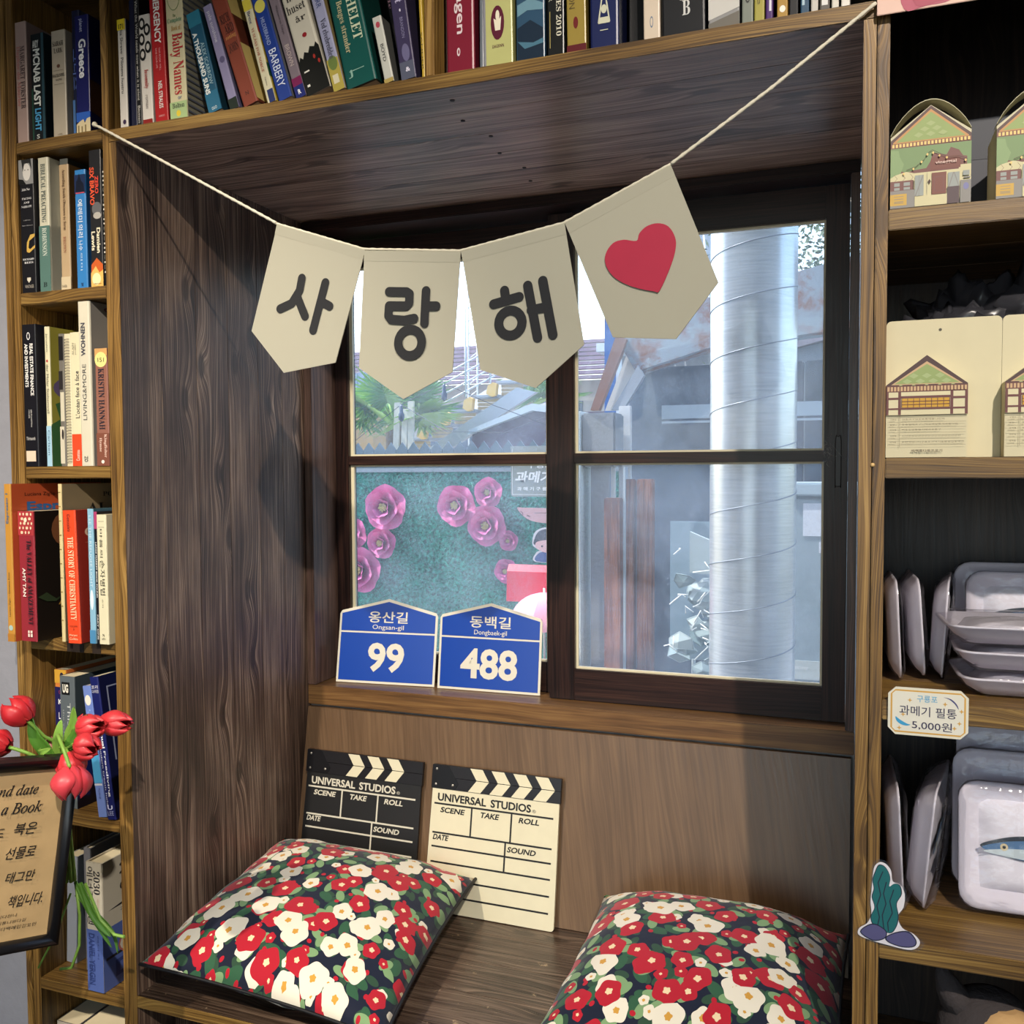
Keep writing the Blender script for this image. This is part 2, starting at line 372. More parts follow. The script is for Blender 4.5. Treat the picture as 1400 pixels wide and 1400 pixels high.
sp = M(nt, 'MULTIPLY', M(nt, 'GREATER_THAN', n2.outputs['Fac'], .60), .13)
f = M(nt, 'ADD', dz.outputs[0], sp)
tr = N(nt, 'ShaderNodeBsdfTransparent'); tl = N(nt, 'ShaderNodeBsdfTranslucent'); tl.inputs[0].default_value = (.80, .88, .98, 1)
df = N(nt, 'ShaderNodeBsdfDiffuse'); df.inputs[0].default_value = (.55, .6, .68, 1); ad = N(nt, 'ShaderNodeMixShader'); ad.inputs[0].default_value = .05
nt.links.new(tl.outputs[0], ad.inputs[1]); nt.links.new(df.outputs[0], ad.inputs[2])
m1 = N(nt, 'ShaderNodeMixShader'); nt.links.new(f, m1.inputs[0]); nt.links.new(tr.outputs[0], m1.inputs[1]); nt.links.new(ad.outputs[0], m1.inputs[2])
gl = N(nt, 'ShaderNodeBsdfGlossy'); gl.inputs['Roughness'].default_value = .03; m2 = N(nt, 'ShaderNodeMixShader'); m2.inputs[0].default_value = .012
out = N(nt, 'ShaderNodeOutputMaterial'); nt.links.new(m1.outputs[0], m2.inputs[1]); nt.links.new(gl.outputs[0], m2.inputs[2]); nt.links.new(m2.outputs[0], out.inputs[0])
def sash(x0, x1, gx0, gx1, y0, y1, ztop, name, lead):
    s = bpy.data.objects.new('sash', None); COL.objects.link(s); s.parent = WIN; s['label'] = name
    p = lambda n, *a, **k: wb(n, *a, parent=s, **k)
    p('stile', x0, gx0, y0, y1, .846, ztop, W_frameV); p('stile', gx1, x1, y0, y1, .846, ztop, W_frameV)
    p('rail', gx0, gx1, y0 + .0008, y1, 1.7245, ztop, W_frameH); p('rail', gx0, gx1, y0 + .0008, y1, 1.305, 1.3245, W_frameH); p('rail', gx0, gx1, y0 + .0008, y1, .846, .9065, W_frameH)
    yg = y0 + .016
    for z0, z1 in ((.9065, 1.305), (1.3245, 1.7245)):
        mb = MB(); mb.box(gx0, gx1, yg, yg + .003, z0, z1); mb.out('glass_pane', gm, s)
        mb = MB(); t = .0038; l = lead
        mb.box(gx0, gx0 + l, yg - .006, yg - .0002, z0, z1); mb.box(gx1 - t, gx1, yg - .006, yg - .0002, z0, z1)
        mb.box(gx0 + l, gx1 - t, yg - .006, yg - .0002, z0, z0 + t); mb.box(gx0 + l, gx1 - t, yg - .006, yg - .0002, z1 - t, z1)
        mb.out('glazing_bead', bead, s)
    return s
S1 = sash(.518, 1.0635, .5695, 1.0245, .557, .592, 1.781, 'right sliding sash, in front', .005)
S2 = sash(.0195, .545, .051, .500, .599, .634, 1.781, 'left sliding sash, behind', .0075)
mb = MB(); mb.prism(smooth_loop([(1.0445, 1.262), (1.0515, 1.262), (1.0525, 1.266), (1.0525, 1.343), (1.048, 1.348), (1.0435, 1.343), (1.0435, 1.266)], 3), lambda a, b, d: (a, d, b), .5562, .5575); mb.out('finger_pull', mat('#170d0b', .4), S1)
mb = MB(); L_ = smooth_loop([(1.0445, 1.262), (1.0515, 1.262), (1.0525, 1.266), (1.0525, 1.343), (1.048, 1.348), (1.0435, 1.343), (1.0435, 1.266)], 3)
mb.tube([(a, .5562, b) for a, b in L_ + L_[:1]], .0009, 6, caps=False); mb.out('pull_rim', W_frameV, S1)
# cobweb tufts by the pull
mb = MB(); rr = random.Random(3)
for k in range(26):
    a = rr.uniform(0, 6.28); r_ = rr.uniform(.003, .012); c = Vector((1.032, .5555, 1.325)) + Vector((rr.gauss(0, .003), 0, rr.gauss(0, .009)))
    mb.tube([c, c + Vector((r_ * .5 * math.cos(a), -.001, r_ * .5 * math.sin(a))), c + Vector((r_ * math.cos(a + .5), 0, r_ * math.sin(a + .5)))], .00018, 3, caps=False)
mb.tube([(1.035, .556, 1.338), (1.05, .554, 1.318), (1.061, .556, 1.306)], .0002, 3)
mb.out('cobweb', mat('#c9c4bc', .8), S1, kind='stuff')
# ------------------------------------------------------------------ books
def U(s, kind='B'):
    """serif / italic letter shapes"""
    o = ''
    for ch in s:
        i = ord(ch)
        if 'A' <= ch <= 'Z': o += chr({'B': 0x1D400, 'I': 0x1D434, 'J': 0x1D400}[kind] + i - 65)
        elif 'a' <= ch <= 'z': o += 'ℎ' if (kind == 'I' and ch == 'h') else chr({'B': 0x1D41A, 'I': 0x1D44E, 'J': 0x1D41A}[kind] + i - 97)
        elif ch.isdigit() and kind == 'B': o += chr(0x1D7CE + int(ch))
        else: o += ch
    return o
ROWZ = {'L1': 1.828, 'L2': 1.586, 'L3': 1.303, 'L4': 1.020, 'L5': .731, 'L6': .440, 'L7': .150, 'T': 1.823}
PAGE = mat('#cfc3a2', .8, var=.12); PAGE2 = mat('#e0d8c2', .8, var=.1)
def book(row, x, y, w, h, d, tilt, label, spine, cover=None, items=(), hard=False, page=PAGE, group=None, rough=.36):
    z = ROWZ[row] + .0004
    b = thing('book', label, 'book', (x, y, z), (0, R(tilt), 0), group)
    if tilt > 0: b.location.z += w * math.sin(R(tilt))
    t = .0028 if hard else .0011; cover = cover or spine; e = .003 if hard else .0006
    mb = MB()
    bv = min(.003 if hard else .0018, w * .25)
    plan = [(0, d), (0, bv), (bv * .3, bv * .3), (bv, 0), (w - bv, 0), (w - bv * .3, bv * .3), (w, bv), (w, d), (w - t, d), (w - t, t * 1.6), (t, t * 1.6), (t, d)]
    n = len(plan); lo = [mb.bm.verts.new((p[0], p[1], 0)) for p in plan]; hi = [mb.bm.verts.new((p[0], p[1], h)) for p in plan]
    for i in range(n):
        j = (i + 1) % n; f = mb.bm.faces.new((lo[i], lo[j], hi[j], hi[i])); f.material_index = 0 if i in (1, 2, 3, 4, 5) else 1
    for L in (lo, hi):
        for q in ((0, 1, 10, 11), (1, 2, 3, 10), (3, 4, 9, 10), (4, 5, 6, 9), (6, 7, 8, 9)): mb.bm.faces.new([L[k] for k in q]).material_index = 1
    mb.out('cover', [mat(spine, rough), mat(cover, rough)], b)
    mb = MB(); mb.box(t, w - t, t * 1.7, d - e, e, h - e); mb.out('page_block', page, b)
    pm, prs, np_ = [[], []], [None, None], 0
    def mi(lst, c, r_):
        m_ = mat(c, r_)
        if m_ not in lst: lst.append(m_)
        return lst.index(m_)
    for it in items:
        k, c = it[0], it[1]; cov = int(k[0] in 'cC')
        if cov: k = k[1:]
        lift = .0003 + .00006 * np_
        if cov: fn = lambda u, v, L=lift: (w + L, u * d, (1 - v) * h)
        else: fn = lambda u, v, L=lift: (u * w, -L, (1 - v) * h)
        if k in 'rep':
            if k == 'r': _, _, u0, u1, v0, v1 = it; pts = [(u0, v1), (u1, v1), (u1, v0), (u0, v0)]
            elif k == 'e': _, _, u0, u1, v0, v1 = it; pts = [((u0 + u1) / 2 + (u1 - u0) / 2 * math.cos(a * math.pi / 9), (v0 + v1) / 2 + (v1 - v0) / 2 * math.sin(a * math.pi / 9)) for a in range(18)]
            else: pts = it[2]
            if prs[cov] is None: prs[cov] = MB()
            prs[cov].face([fn(*p) for p in pts], mi(pm[cov], c, rough)); np_ += 1
        else:   # text: kind, colour, u0,u1,v0,v1, string, bold
            _, _, u0, u1, v0, v1, s = it[:7]; bo = it[7] if len(it) > 7 else 0
            lf = lift + .0002
            fn2 = lambda u, v: Vector((w + lf, u * d, (1 - v) * h)) if cov else Vector((u * w, -lf, (1 - v) * h))
            if k == 'D': o, ax, ay = fn2(u0, v0), fn2(u0, v1) - fn2(u0, v0), fn2(u1, v0) - fn2(u0, v0)
            elif k == 'U': o, ax, ay = fn2(u1, v1), fn2(u1, v0) - fn2(u1, v1), fn2(u0, v1) - fn2(u1, v1)
            else: o, ax, ay = fn2(u0, v1), fn2(u1, v1) - fn2(u0, v1), fn2(u0, v0) - fn2(u0, v1)
            tx = MB(); put_text(tx, s, o, ax, ay, 0, bo); tx.out('lettering', mat(c, .5), b, fixn=False)
    for q_ in (0, 1):
        if prs[q_]: prs[q_].out(('spine_print', 'cover_print')[q_], pm[q_], b, fixn=False)
    return b
G = {k: v for k, v in {'L1': 'books on the top left shelf', 'L2': 'books on the second left shelf', 'L3': 'books on the third left shelf', 'L4': 'books sticking out of the fourth left shelf', 'L5': 'books behind the tulips', 'L6': 'books on the low left shelf', 'L7': 'books on the bottom left shelf', 'T': 'books on the overhead shelf'}.items()}
def bk(row, x, y, w, h, d, tilt, label, spine, cover=None, items=(), **k): return book(row, x, y, w, h, d, tilt, label, spine, cover, items, group=G[row], **k)

# --- top left shelf
bk('L1', -.2075, .005, .0235, .1913, .14, 0, 'thick greyish-pink paperback, leftmost on the top left shelf', '#a89088', '#8a7570', [
   ('D', '#4a3a3a', .45, .85, .2, .72, U('MARGARET FORSTER')), ('D', '#b0706a', .08, .45, .2, .7, U('Daphne du Maurier', 'J'))])
bk('L1', -.1825, .012, .0285, .1713, .13, 0, 'dark teal paperback with bold white and blue capitals beside the greyish-pink one', '#10191d', '#1c2c33', [
   ('r', '#24483a', .02, .14, .5, .98), ('r', '#2c4a55', .8, .98, 0, 1), ('H', '#d8dcd6', .18, .62, .06, .13, 'ANDY', .03), ('D', '#dfe3dd', .2, .7, .14, .67, 'MCNAB LAST', .035), ('D', '#4a9fd0', .25, .7, .69, .9, 'LIGHT', .035), ('r', '#1a1a1a', .3, .6, .92, .98), ('H', '#b8bcb6', .34, .56, .93, .97, 'S', .02)])
bk('L1', -.1345, .008, .0285, .1668, .13, 0, 'thick cream paperback with small serif capitals on the top left shelf', '#b5aa97', '#9a9080', [
   ('H', '#3a3630', .12, .88, .1, .145, U('SARAH')), ('H', '#3a3630', .2, .82, .165, .21, U('LARK')), ('e', '#6b4a3c', .38, .62, .315, .35), ('r', '#7a6a5a', .15, .85, .372, .375), ('H', '#3a3630', .06, .94, .405, .435, U('MACHANDEL')), ('H', '#3a3630', .3, .75, .45, .47, U('SANG')), ('r', '#7a6a5a', .15, .85, .50, .503), ('H', '#7a6a5a', .35, .68, .965, .98, 'LUEBBE')])
bk('L1', -.1046, .02, .0175, .1989, .15, 0, 'tall thin midnight-blue book wedged behind the travel guide', '#131a38', '#3f4048', [
   ('D', '#5b75b8', .1, .8, .3, .62, '그리스', .01), ('r', '#4a72a8', .02, .3, .7, .98)], hard=True)
bk('L1', -.0858, .008, .0279, .1818, .14, 0, 'navy travel guide with "Greece" down its spine and a stone ruin at its foot', '#15195a', '#0e1138', [
   ('D', '#f0f2f6', .28, .8, .2, .53, 'Greece', .03), ('D', '#c8cce8', .3, .62, .03, .14, 'planet'), ('e', '#15195a', .36, .56, .065, .105), ('r', '#2f5fb8', 0, 1, .82, .9), ('p', '#d9c9a0', [(0, 1), (1, 1), (1, .87), (.75, .88), (.6, .915), (.5, .88), (.2, .9), (0, .92)]), ('r', '#8d7a55', .1, .2, .93, .99), ('r', '#8d7a55', .35, .45, .94, .99), ('r', '#8d7a55', .6, .7, .93, .99),
   ('ce', '#8d93a8', .25, .85, .2, .42), ('ce', '#0e1138', .32, .78, .23, .39), ('cp', '#3a2418', [(0, .55), (1, .6), (1, .95), (0, .82)])])
# --- second left shelf
bk('L2', -.2072, .005, .031, .2144, .15, 0, 'black paperback with a grey portrait at the head of its spine and a gold loop', '#15151a', '#26262b', [
   ('r', '#8f8f8f', 0, 1, 0, .185), ('e', '#d6d2cc', .28, .82, .03, .16), ('p', '#2a2a2a', [(.2, 0), (.85, 0), (.9, .08), (.75, .03), (.4, .03), (.3, .09)]), ('e', '#4d4d4d', .4, .48, .075, .083), ('e', '#4d4d4d', .62, .7, .075, .083), ('p', '#1a1a1a', [(0, .185), (0, .14), (.3, .15), (.5, .185)]),
   ('H', '#d8d8d8', .2, .75, .215, .235, U('John Nes')), ('H', '#d8d8d8', .2, .85, .285, .3, U('FACING')), ('H', '#d8d8d8', .3, .7, .315, .33, U('AND')), ('H', '#d8d8d8', .15, .85, .345, .36, U('NARRATE')), ('H', '#9a9a9a', .25, .75, .45, .46, U('A History')), ('H', '#9a9a9a', .15, .9, .49, .5, U('Mary Warnock')),
   ('H', '#d8d8d8', .15, .9, .74, .755, U('RICHARD')), ('H', '#d8d8d8', .25, .85, .765, .78, U('REES')), ('p', '#c9a552', [(1, .56), (.7, .565), (.45, .62), (.42, .69), (.6, .70), (1, .665), (1, .645), (.65, .675), (.55, .66), (.62, .61), (1, .58)]), ('p', '#d0cab8', [(.4, .885), (.65, .885), (.65, .905), (.52, .925), (.4, .905)]), ('H', '#a8a296', .25, .85, .94, .965, 'VINTAGE')])
bk('L2', -.1725, .010, .0225, .2153, .15, 0, 'pale hardback with a white upper and sage-green lower spine', '#c8c4ae', '#b9b5a2', [
   ('r', '#54746c', 0, 1, .505, 1), ('D', '#5a625c', .3, .72, .045, .48, U('BIBLICAL PREACHING')), ('D', '#c9d0c4', .3, .72, .52, .73, U('ROBINSON')), ('H', '#1c2a2a', .3, .65, .925, .96, U('B'))], hard=True, page=PAGE2)
bk('L2', -.149, .032, .0165, .2177, .13, 0, 'white and charcoal book marked H set back behind the pale hardback', '#bdb9ac', '#2c2f2c', [
   ('r', '#262b26', 0, 1, .5, 1), ('H', '#3a3a3a', .3, .75, .05, .085, U('H'))])
bk('L2', -.1300, .012, .0195, .2002, .13, 0, 'slim tan paperback with brown serif lettering and a pale foot', '#b39a78', '#5e4526', [
   ('r', '#c8b898', 0, 1, .89, 1), ('D', '#5a4028', .3, .68, .04, .52, U('According Smith Obscures to Serm')), ('D', '#9a6a50', .3, .62, .57, .7, U('BROWN')), ('H', '#3a3a3a', .1, .6, .955, .975, 'BAKER')])
bk('L2', -.0918, .006, .0219, .1855, .15, 0, 'sky-blue paperback with white Korean title and a dark castle picture on top', '#3379b8', '#1f4a78', [
   ('r', '#1c2c50', 0, 1, .04, .2), ('p', '#0e1528', [(.1, .18), (.15, .1), (.3, .08), (.45, .03), (.6, .09), (.85, .12), (.9, .19)]), ('r', '#c04a5a', .1, .9, .19, .2), ('D', '#e8eef4', .25, .7, .25, .44, '예레미'), ('D', '#e8eef4', .25, .7, .46, .57, '의리'), ('D', '#e8eef4', .28, .65, .6, .68, '나수'), ('D', '#b8d0e8', .4, .6, .7, .85, '의미'), ('H', '#1c2c50', .4, .6, .955, .985, U('M'))])
bk('L2', -.0605, .004, .0245, .2118, .14, 0, 'black thriller paperback with red title and flames at the foot of the spine', '#1f1f22', '#101012', [
   ('e', '#5f6062', .2, 1.0, .38, .48), ('e', '#a8a49c', .3, .95, .455, .505), ('D', '#d8402c', .5, .78, .19, .32, 'ZERO', .03), ('D', '#d8502c', .08, .44, .125, .4, 'SIX BRAVO', .03), ('D', '#ddd5b8', .55, .85, .57, .755, 'Damien', .03), ('D', '#ddd5b8', .12, .42, .595, .735, 'Lewis', .03), ('p', '#c05a28', [(.05, .84), (.5, .79), (.98, .84), (1, 1), (0, 1)]), ('p', '#e0b060', [(0, .9), (.4, .85), (.7, .9), (1, .88), (1, 1), (0, 1)]), ('e', '#eedca8', .1, .8, .9, .99), ('H', '#6a4a20', .25, .85, .975, .987, U('Quercus'))])
bk('L2', -.0345, .004, .0052, .197, .13, 0, 'very thin black booklet with white specks against the bookcase post', '#161616', '#161616', [('D', '#c8c4b8', .3, .75, .1, .9, 'IIII-I-II-II-I-III-I-I')])
# --- third left shelf
bk('L3', -.2076, .002, .0294, .2317, .17, 0, 'thick black textbook with white block capitals on real estate finance', '#15141a', '#20202a', [
   ('e', '#d8d8d8', .35, .6, .055, .11), ('e', '#15141a', .4, .55, .062, .103), ('D', '#e8e6e0', .55, .8, .135, .5, 'REAL ESTATE FINANCE', .03), ('D', '#e8e6e0', .18, .42, .135, .44, 'AND INVESTMENTS', .03), ('D', '#c8c6c0', .5, .6, .6, .72, 'BRUEGGEMAN'), ('D', '#c8c6c0', .35, .43, .6, .66, 'FISHER'), ('H', '#c8c6c0', .15, .8, .79, .815, 'Thirteenth'), ('r', '#e0c8b0', .1, .8, .89, .965)], hard=False)
bk('L3', -.1775, .035, .0085, .218, .13, 0, 'olive-yellow thin book set back beside the black textbook', '#b0a040', '#b0a040')
bk('L3', -.1685, .010, .0105, .2275, .18, 0, 'white slim book with a pale blue foot and a painted olive cover', '#d8d2b0', '#a09840', [
   ('r', '#9fc4d8', 0, 1, .71, 1), ('D', '#5a5a4a', .3, .7, .05, .18, 'Jerusalem'), ('D', '#4a4a3a', .3, .75, .27, .62, 'der Maler Stoltenwall'), ('D', '#3a5a7a', .3, .7, .74, .92, 'Carlsen'), ('e', '#b03a3a', .3, .7, .235, .255),
   ('ce', '#6a5a80', .03, .5, .35, .52), ('ce', '#b04040', .12, .4, .4, .48), ('cp', '#3f6a40', [(0, 1), (0, .7), (.1, .66), (.05, .55), (.25, .5), (.4, .62), (.5, .7), (.5, 1)])])
bk('L3', -.1413, .012, .0112, .2147, .15, 0, 'spiral-bound notebook with a black and white speckled edge', '#6e6a62', '#c9c2ac', [
   ('r', '#1e1c1c', .1, .9, .02, .2), ('r', '#c9c2ac', .2, .9, .44, .66), ('r', '#2a2626', 0, .7, .28, .42), ('r', '#c9c2ac', 0, .8, .7, .98), ('e', '#2a2626', .3, .7, .72, .8)])
# wire coil book: spine of rings
b_ = bk('L3', -.1293, .012, .0135, .2138, .15, 0, 'cream spiral notebook whose wire coil faces out', '#d8ceae', '#d8ceae', page=PAGE2)
mb = MB()
for k in range(44):
    z_ = .006 + k * .0046
    mb.tube([(.0025 + .0045 * (1 - math.cos(t)), .0006 - .0042 * math.sin(t), z_ + .0012 * t / 3.14) for t in [i * math.pi / 5 for i in range(6)]], .0005, 4, caps=False)
mb.out('wire_coil', mat('#3c3a38', .35, metal=.6), b_)
bk('L3', -.1146, .010, .0235, .2151, .15, 0, 'white book with its title reading upward and an orange-red foot', '#d8d0ae', '#d8d0ae', [
   ('r', '#d84a28', 0, 1, .76, 1), ('U', '#4a4a4a', .38, .74, .29, .64, "L'océan face à face", .005), ('U', '#8a8470', .2, .36, .08, .17, 'ALAIN'), ('U', '#8a8470', .44, .58, .08, .17, 'JAUBERT'), ('U', '#f0e0d0', .35, .65, .88, .96, 'Cousteau')])
bk('L3', -.0900, .003, .0240, .2615, .19, 0, 'tallest white hardback with grey covers and a living magazine title reading upward', '#cfc9b4', '#8c8780', [
   ('U', '#3a3a48', .25, .62, .13, .33, 'WOHNEN', .03), ('U', '#4a4a4a', .3, .62, .38, .72, 'LIVING&MORE'), ('U', '#3a3a3a', .3, .6, .94, .975, 'OZ', .02), ('CH', '#6a3040', .16, .5, .022, .05, 'OZ.ch', .03)], hard=True, page=PAGE2)
bk('L3', -.0560, .002, .0250, .1853, .12, 0, 'rosy brown paperback with a round yellow sticker near its head', '#8e5f50', '#5a3a30', [
   ('p', '#c89a60', [(0, 0), (1, 0), (1, .06), (0, .1)]), ('e', '#e0d488', .0, .98, .03, .16), ('H', '#5a5a3a', .25, .75, .08, .115, '151'), ('D', '#2a2430', .25, .72, .17, .69, U('KRISTIN HANNAH')), ('r', '#7c4c3c', 0, 1, .72, 1), ('D', '#e0c0b0', .58, .84, .73, .93, U('Kingfisher', 'J')), ('D', '#e0c0b0', .2, .44, .76, .88, U('Hymne', 'J')), ('e', '#e8dcd0', .35, .6, .95, .98)])
# --- fourth left shelf, pushed forward
bk('L4', -.2072, -.042, .0145, .2548, .19, 0, 'tall orange language book standing proud at the far left of the fourth shelf', '#c08a3a', '#b5502e', [
   ('U', '#3f6a90', .25, .7, .06, .25, 'Espresso 1', .02), ('U', '#4a4030', .3, .62, .56, .84, 'Luciana Ziglio • Giovanna Rizzo'), ('e', '#a8c0b8', .2, .8, .895, .93), ('r', '#b07830', 0, 1, .95, 1), ('CH', '#1c1410', .14, .6, .055, .085, 'Luciana Ziglio • Gia', .0), ('CH', '#2f5f9a', .16, .85, .115, .19, 'Espresso', .04)])
bk('L4', -.1920, -.030, .0335, .2108, .13, 0, 'thick crimson paperback with a cream floral patch, its cover a shadowed face', '#8e2b36', '#1d1713', [
   ('r', '#a8383c', 0, 1, 0, .185)] + [('e', '#e6cfae', .1 + .16 * (k % 5) + .05 * ((k * 7) % 3), .2 + .16 * (k % 5) + .05 * ((k * 7) % 3), .012 + .035 * (k // 5), .034 + .035 * (k // 5)) for k in range(24)] + [('e', '#f0dcc0', .42, .62, .05, .085),
   ('D', '#2a1c24', .55, .85, .22, .87, U('The VALLEY of AMAZEMENT', 'J')), ('D', '#e8dcd0', .26, .46, .435, .655, 'AMY TAN', .02), ('r', '#e8d8c8', .5, .78, .915, .965), ('r', '#8e2b36', .6, .66, .915, .965), ('r', '#8e2b36', .5, .78, .935, .94),
   ('ce', '#7a4c30', .25, .85, -.0, .3), ('ce', '#5a2a1c', .36, .7, .185, .23), ('CH', '#b88a3c', .55, .95, .56, .6, 'VA', .0), ('CH', '#b88a3c', .33, .95, .685, .74, 'AMAZ', 0), ('CH', '#a89880', .45, .95, .775, .79, 'From the'), ('CH', '#b88a3c', .5, .95, .865, .91, 'AM', 0), ('cp', '#33402a', [(.02, .66), (.15, .63), (.3, .69), (.42, .66), (.3, .71), (.15, .7)])])
bk('L4', -.1225, -.015, .0072, .2544, .19, 0, 'tall thin cream picture book of northern portraits with a dark taupe cover', '#d0bf8c', '#7a6c54', [
   ('CH', '#191512', .46, .9, .055, .085, U('PORTRAIT')), ('CH', '#14110f', .28, 1.0, .125, .195, U('ALASKA'))] + [('r', '#8a7040', .2, .8, .05 + .09 * k, .056 + .09 * k) for k in range(10)])
bk('L4', -.1018, -.022, .0262, .2126, .15, -1.4, 'bright orange church history paperback with pale serif title', '#dd4a26', '#8e2a20', [
   ('D', '#f0cfa8', .32, .78, .2, .825, U('THE STORY OF CHRISTIANITY')), ('D', '#7a2a1c', .35, .6, .03, .16, U('Gonzalez', 'J')), ('H', '#7a2a1c', .2, .8, .865, .877, 'VOLUME'), ('H', '#7a2a1c', .45, .55, .885, .9, '2'), ('H', '#f0cfa8', .15, .8, .93, .95, 'Harper'), ('H', '#f0cfa8', .15, .8, .957, .975, 'Collins'), ('CH', '#d8b49a', .3, .55, .03, .085, U('T')), ('CH', '#d8b49a', .12, .8, .135, .2, U('CHRIST')), ('cr', '#c07a60', .12, .9, .245, .248), ('cr', '#5a1c3a', .35, .7, .3, .56)])
bk('L4', -.0662, -.012, .0116, .215, .15, 0, 'slim pale blue book between orange and black spines on the fourth shelf', '#86b4cc', '#3a5a6a', [
   ('D', '#c8dce6', .3, .72, .05, .58, 'LEE THE REFUGEE LIGHT', .0), ('e', '#d8e6ec', .2, .8, .6, .75), ('r', '#4a86b0', 0, 1, .9, 1)])
bk('L4', -.0542, -.010, .0060, .2104, .14, 0, 'thin black booklet with a pink head beside the white Korean book', '#1a181c', '#1a181c', [('r', '#a8406a', 0, 1, 0, .13), ('D', '#d8d8d4', .3, .7, .23, .65, 'LARGE MARKET BOOK FOUND', .02), ('D', '#d8d8d4', .3, .7, .78, .97, 'PART ONE', .02)])
bk('L4', -.0478, -.012, .0192, .206, .15, 0, 'ivory paperback with black Korean title, rightmost of the fourth shelf', '#d8d2b2', '#b8b49c', [
   ('D', '#3a3830', .32, .6, .11, .33, '마음의'), ('D', '#26241f', .28, .78, .35, .62, '손자병법'), ('r', '#8a8470', .2, .8, .05, .053), ('r', '#8a8470', .2, .8, .095, .098), ('D', '#6a6450', .42, .55, .65, .72, '손자'), ('H', '#26241f', .38, .6, .92, .94, U('N')), ('H', '#6a6450', .28, .7, .95, .965, '손')])
# --- fifth left shelf
bk('L5', -.2078, .05, .0135, .196, .12, 0, 'yellow-green thin book with Korean title behind the tulips', '#a8a258', '#8a8448', [
   ('e', '#e8e6d0', .15, .75, .08, .25), ('D', '#2a2a20', .2, .8, .35, .75, '이것은 그림')])
bk('L5', -.1930, .035, .0250, .2287, .15, 0, 'book with yellow, navy and orange bands beginning "Ke" behind the tulips', '#c87838', '#a85a28', [
   ('r', '#c89838', 0, 1, 0, .1), ('e', '#2a2438', .45, .8, .02, .08), ('r', '#1c1c50', 0, 1, .13, .42), ('H', '#b04040', .35, .9, .155, .18, 'Oxford'), ('H', '#e8e8e4', .3, 1, .22, .27, 'Key', .03), ('H', '#e8e8e4', .3, 1, .32, .37, 'Liter', .02)])
bk('L5', -.1670, .02, .0319, .2226, .17, 0, 'thick slate-grey book with a black badge reading UG above wide-spaced lettering', '#5c6468', '#3a444a', [
   ('r', '#141414', .15, .68, .045, .14), ('H', '#e0dccc', .22, .6, .06, .125, 'UG', .05), ('D', '#c8ccc8', .5, .72, .2, .9, 'This Book is one', .0), ('D', '#9aa0a0', .2, .3, .25, .8, 'the vertical time line'), ('cr', '#14225a', 0, 1, .62, 1), ('cr', '#c8ccd0', 0, 1, .6, .62), ('CH', '#20282c', .3, .6, .4, .46, '10', .03)])
bk('L5', -.0750, .004, .0177, .2154, .14, -7.2, 'periwinkle-blue slim paperback leaning left with a white disc', '#6f86c8', '#4a5a90', [
   ('e', '#e8e6d8', .15, .85, .07, .15), ('D', '#8fb0e8', .3, .7, .18, .42, '명상'), ('r', '#4fa0d0', .05, .95, .5, .74), ('r', '#c8ccd8', .05, .95, .745, .76), ('D', '#4a5a90', .4, .6, .78, .86, '명')])
bk('L5', -.0520, .0, .0175, .2327, .15, -7.6, 'navy diving manual leaning left against the blue paperback', '#191f5e', '#11153a', [
   ('H', '#e8e8f0', .15, .9, .06, .085, '프리'), ('H', '#e8e8f0', .15, .9, .09, .115, '다이빙'), ('D', '#f0f0f4', .5, .8, .33, .5, 'Manual', .03), ('D', '#c8ccd8', .2, .36, .42, .9, 'of modern breath hold'), ('D', '#e0e2ea', .5, .8, .52, .84, 'Freediving', .01), ('H', '#c8cce8', .2, .8, .9, .93, 'U', .03), ('H', '#9aa0c8', .15, .85, .94, .97, 'LEE'), ('cr', '#8a90a8', .1, .12, .08, .6), ('cr', '#8a90a8', .1, .9, .08, .09)])
# --- low left shelf
bk('L6', -.2060, .055, .0226, .19, .13, 2.5, 'grey-white book with a ring emblem on its cover behind the easel frame', '#8c9098', '#9aa0a8', [
   ('ce', '#6a7078', .1, .75, .28, .72), ('ce', '#9aa0a8', .12, .73, .29, .71), ('CH', '#1c1c20', .2, .6, .44, .53, U('MO')), ('CH', '#3a3a40', .25, .6, .6, .66, '지의')])
bk('L6', -.1520, .045, .0150, .213, .14, 0, 'grey hardback set back behind the thick blue and white book', '#6c6c70', '#7c7c80', hard=True)
bk('L6', -.1010, -.001, .0335, .2154, .13, 0, 'thick hardback, white above and cornflower blue below, with "2030" on its spine', '#b9b2a0', '#b9b2a0', [
   ('r', '#50639f', 0, 1, .52, 1), ('cr', '#50639f', 0, 1, .52, 1), ('D', '#26262a', .52, .9, .06, .24, U('2030')), ('D', '#26262a', .1, .48, .03, .48, '에너지전쟁'), ('D', '#b07a6a', .72, .8, .27, .48, '에너지 전쟁 미래'), ('D', '#2c3c74', .12, .5, .55, .95, 'DANIEL YERGIN', .03), ('D', '#2c3c74', .66, .76, .56, .74, '에너지'),
   ('CH', '#26262a', .3, 1.2, .06, .15, U('20 30')), ('CH', '#26262a', .3, .9, .2, .3, '에너'), ('cp', '#26262a', [(.1, .39), (.5, .36), (.9, .35), (.9, .37), (.4, .39)]), ('CH', '#3a3a44', .3, .9, .41, .45, '전쟁의'), ('cr', '#26262a', .05, .4, .745, .765), ('CH', '#2c3c74', .2, 1.1, .8, .93, 'DAN', .04), ('ce', '#a8605a', .25, .9, .6, .8), ('ce', '#c8c0b0', .28, .87, .61, .79)], hard=True)
bk('L7', -.2050, .03, .047, .1988, .15, 0, 'pale thick book on the bottom left shelf behind the plant stems', '#a8a090', '#5c5a58')
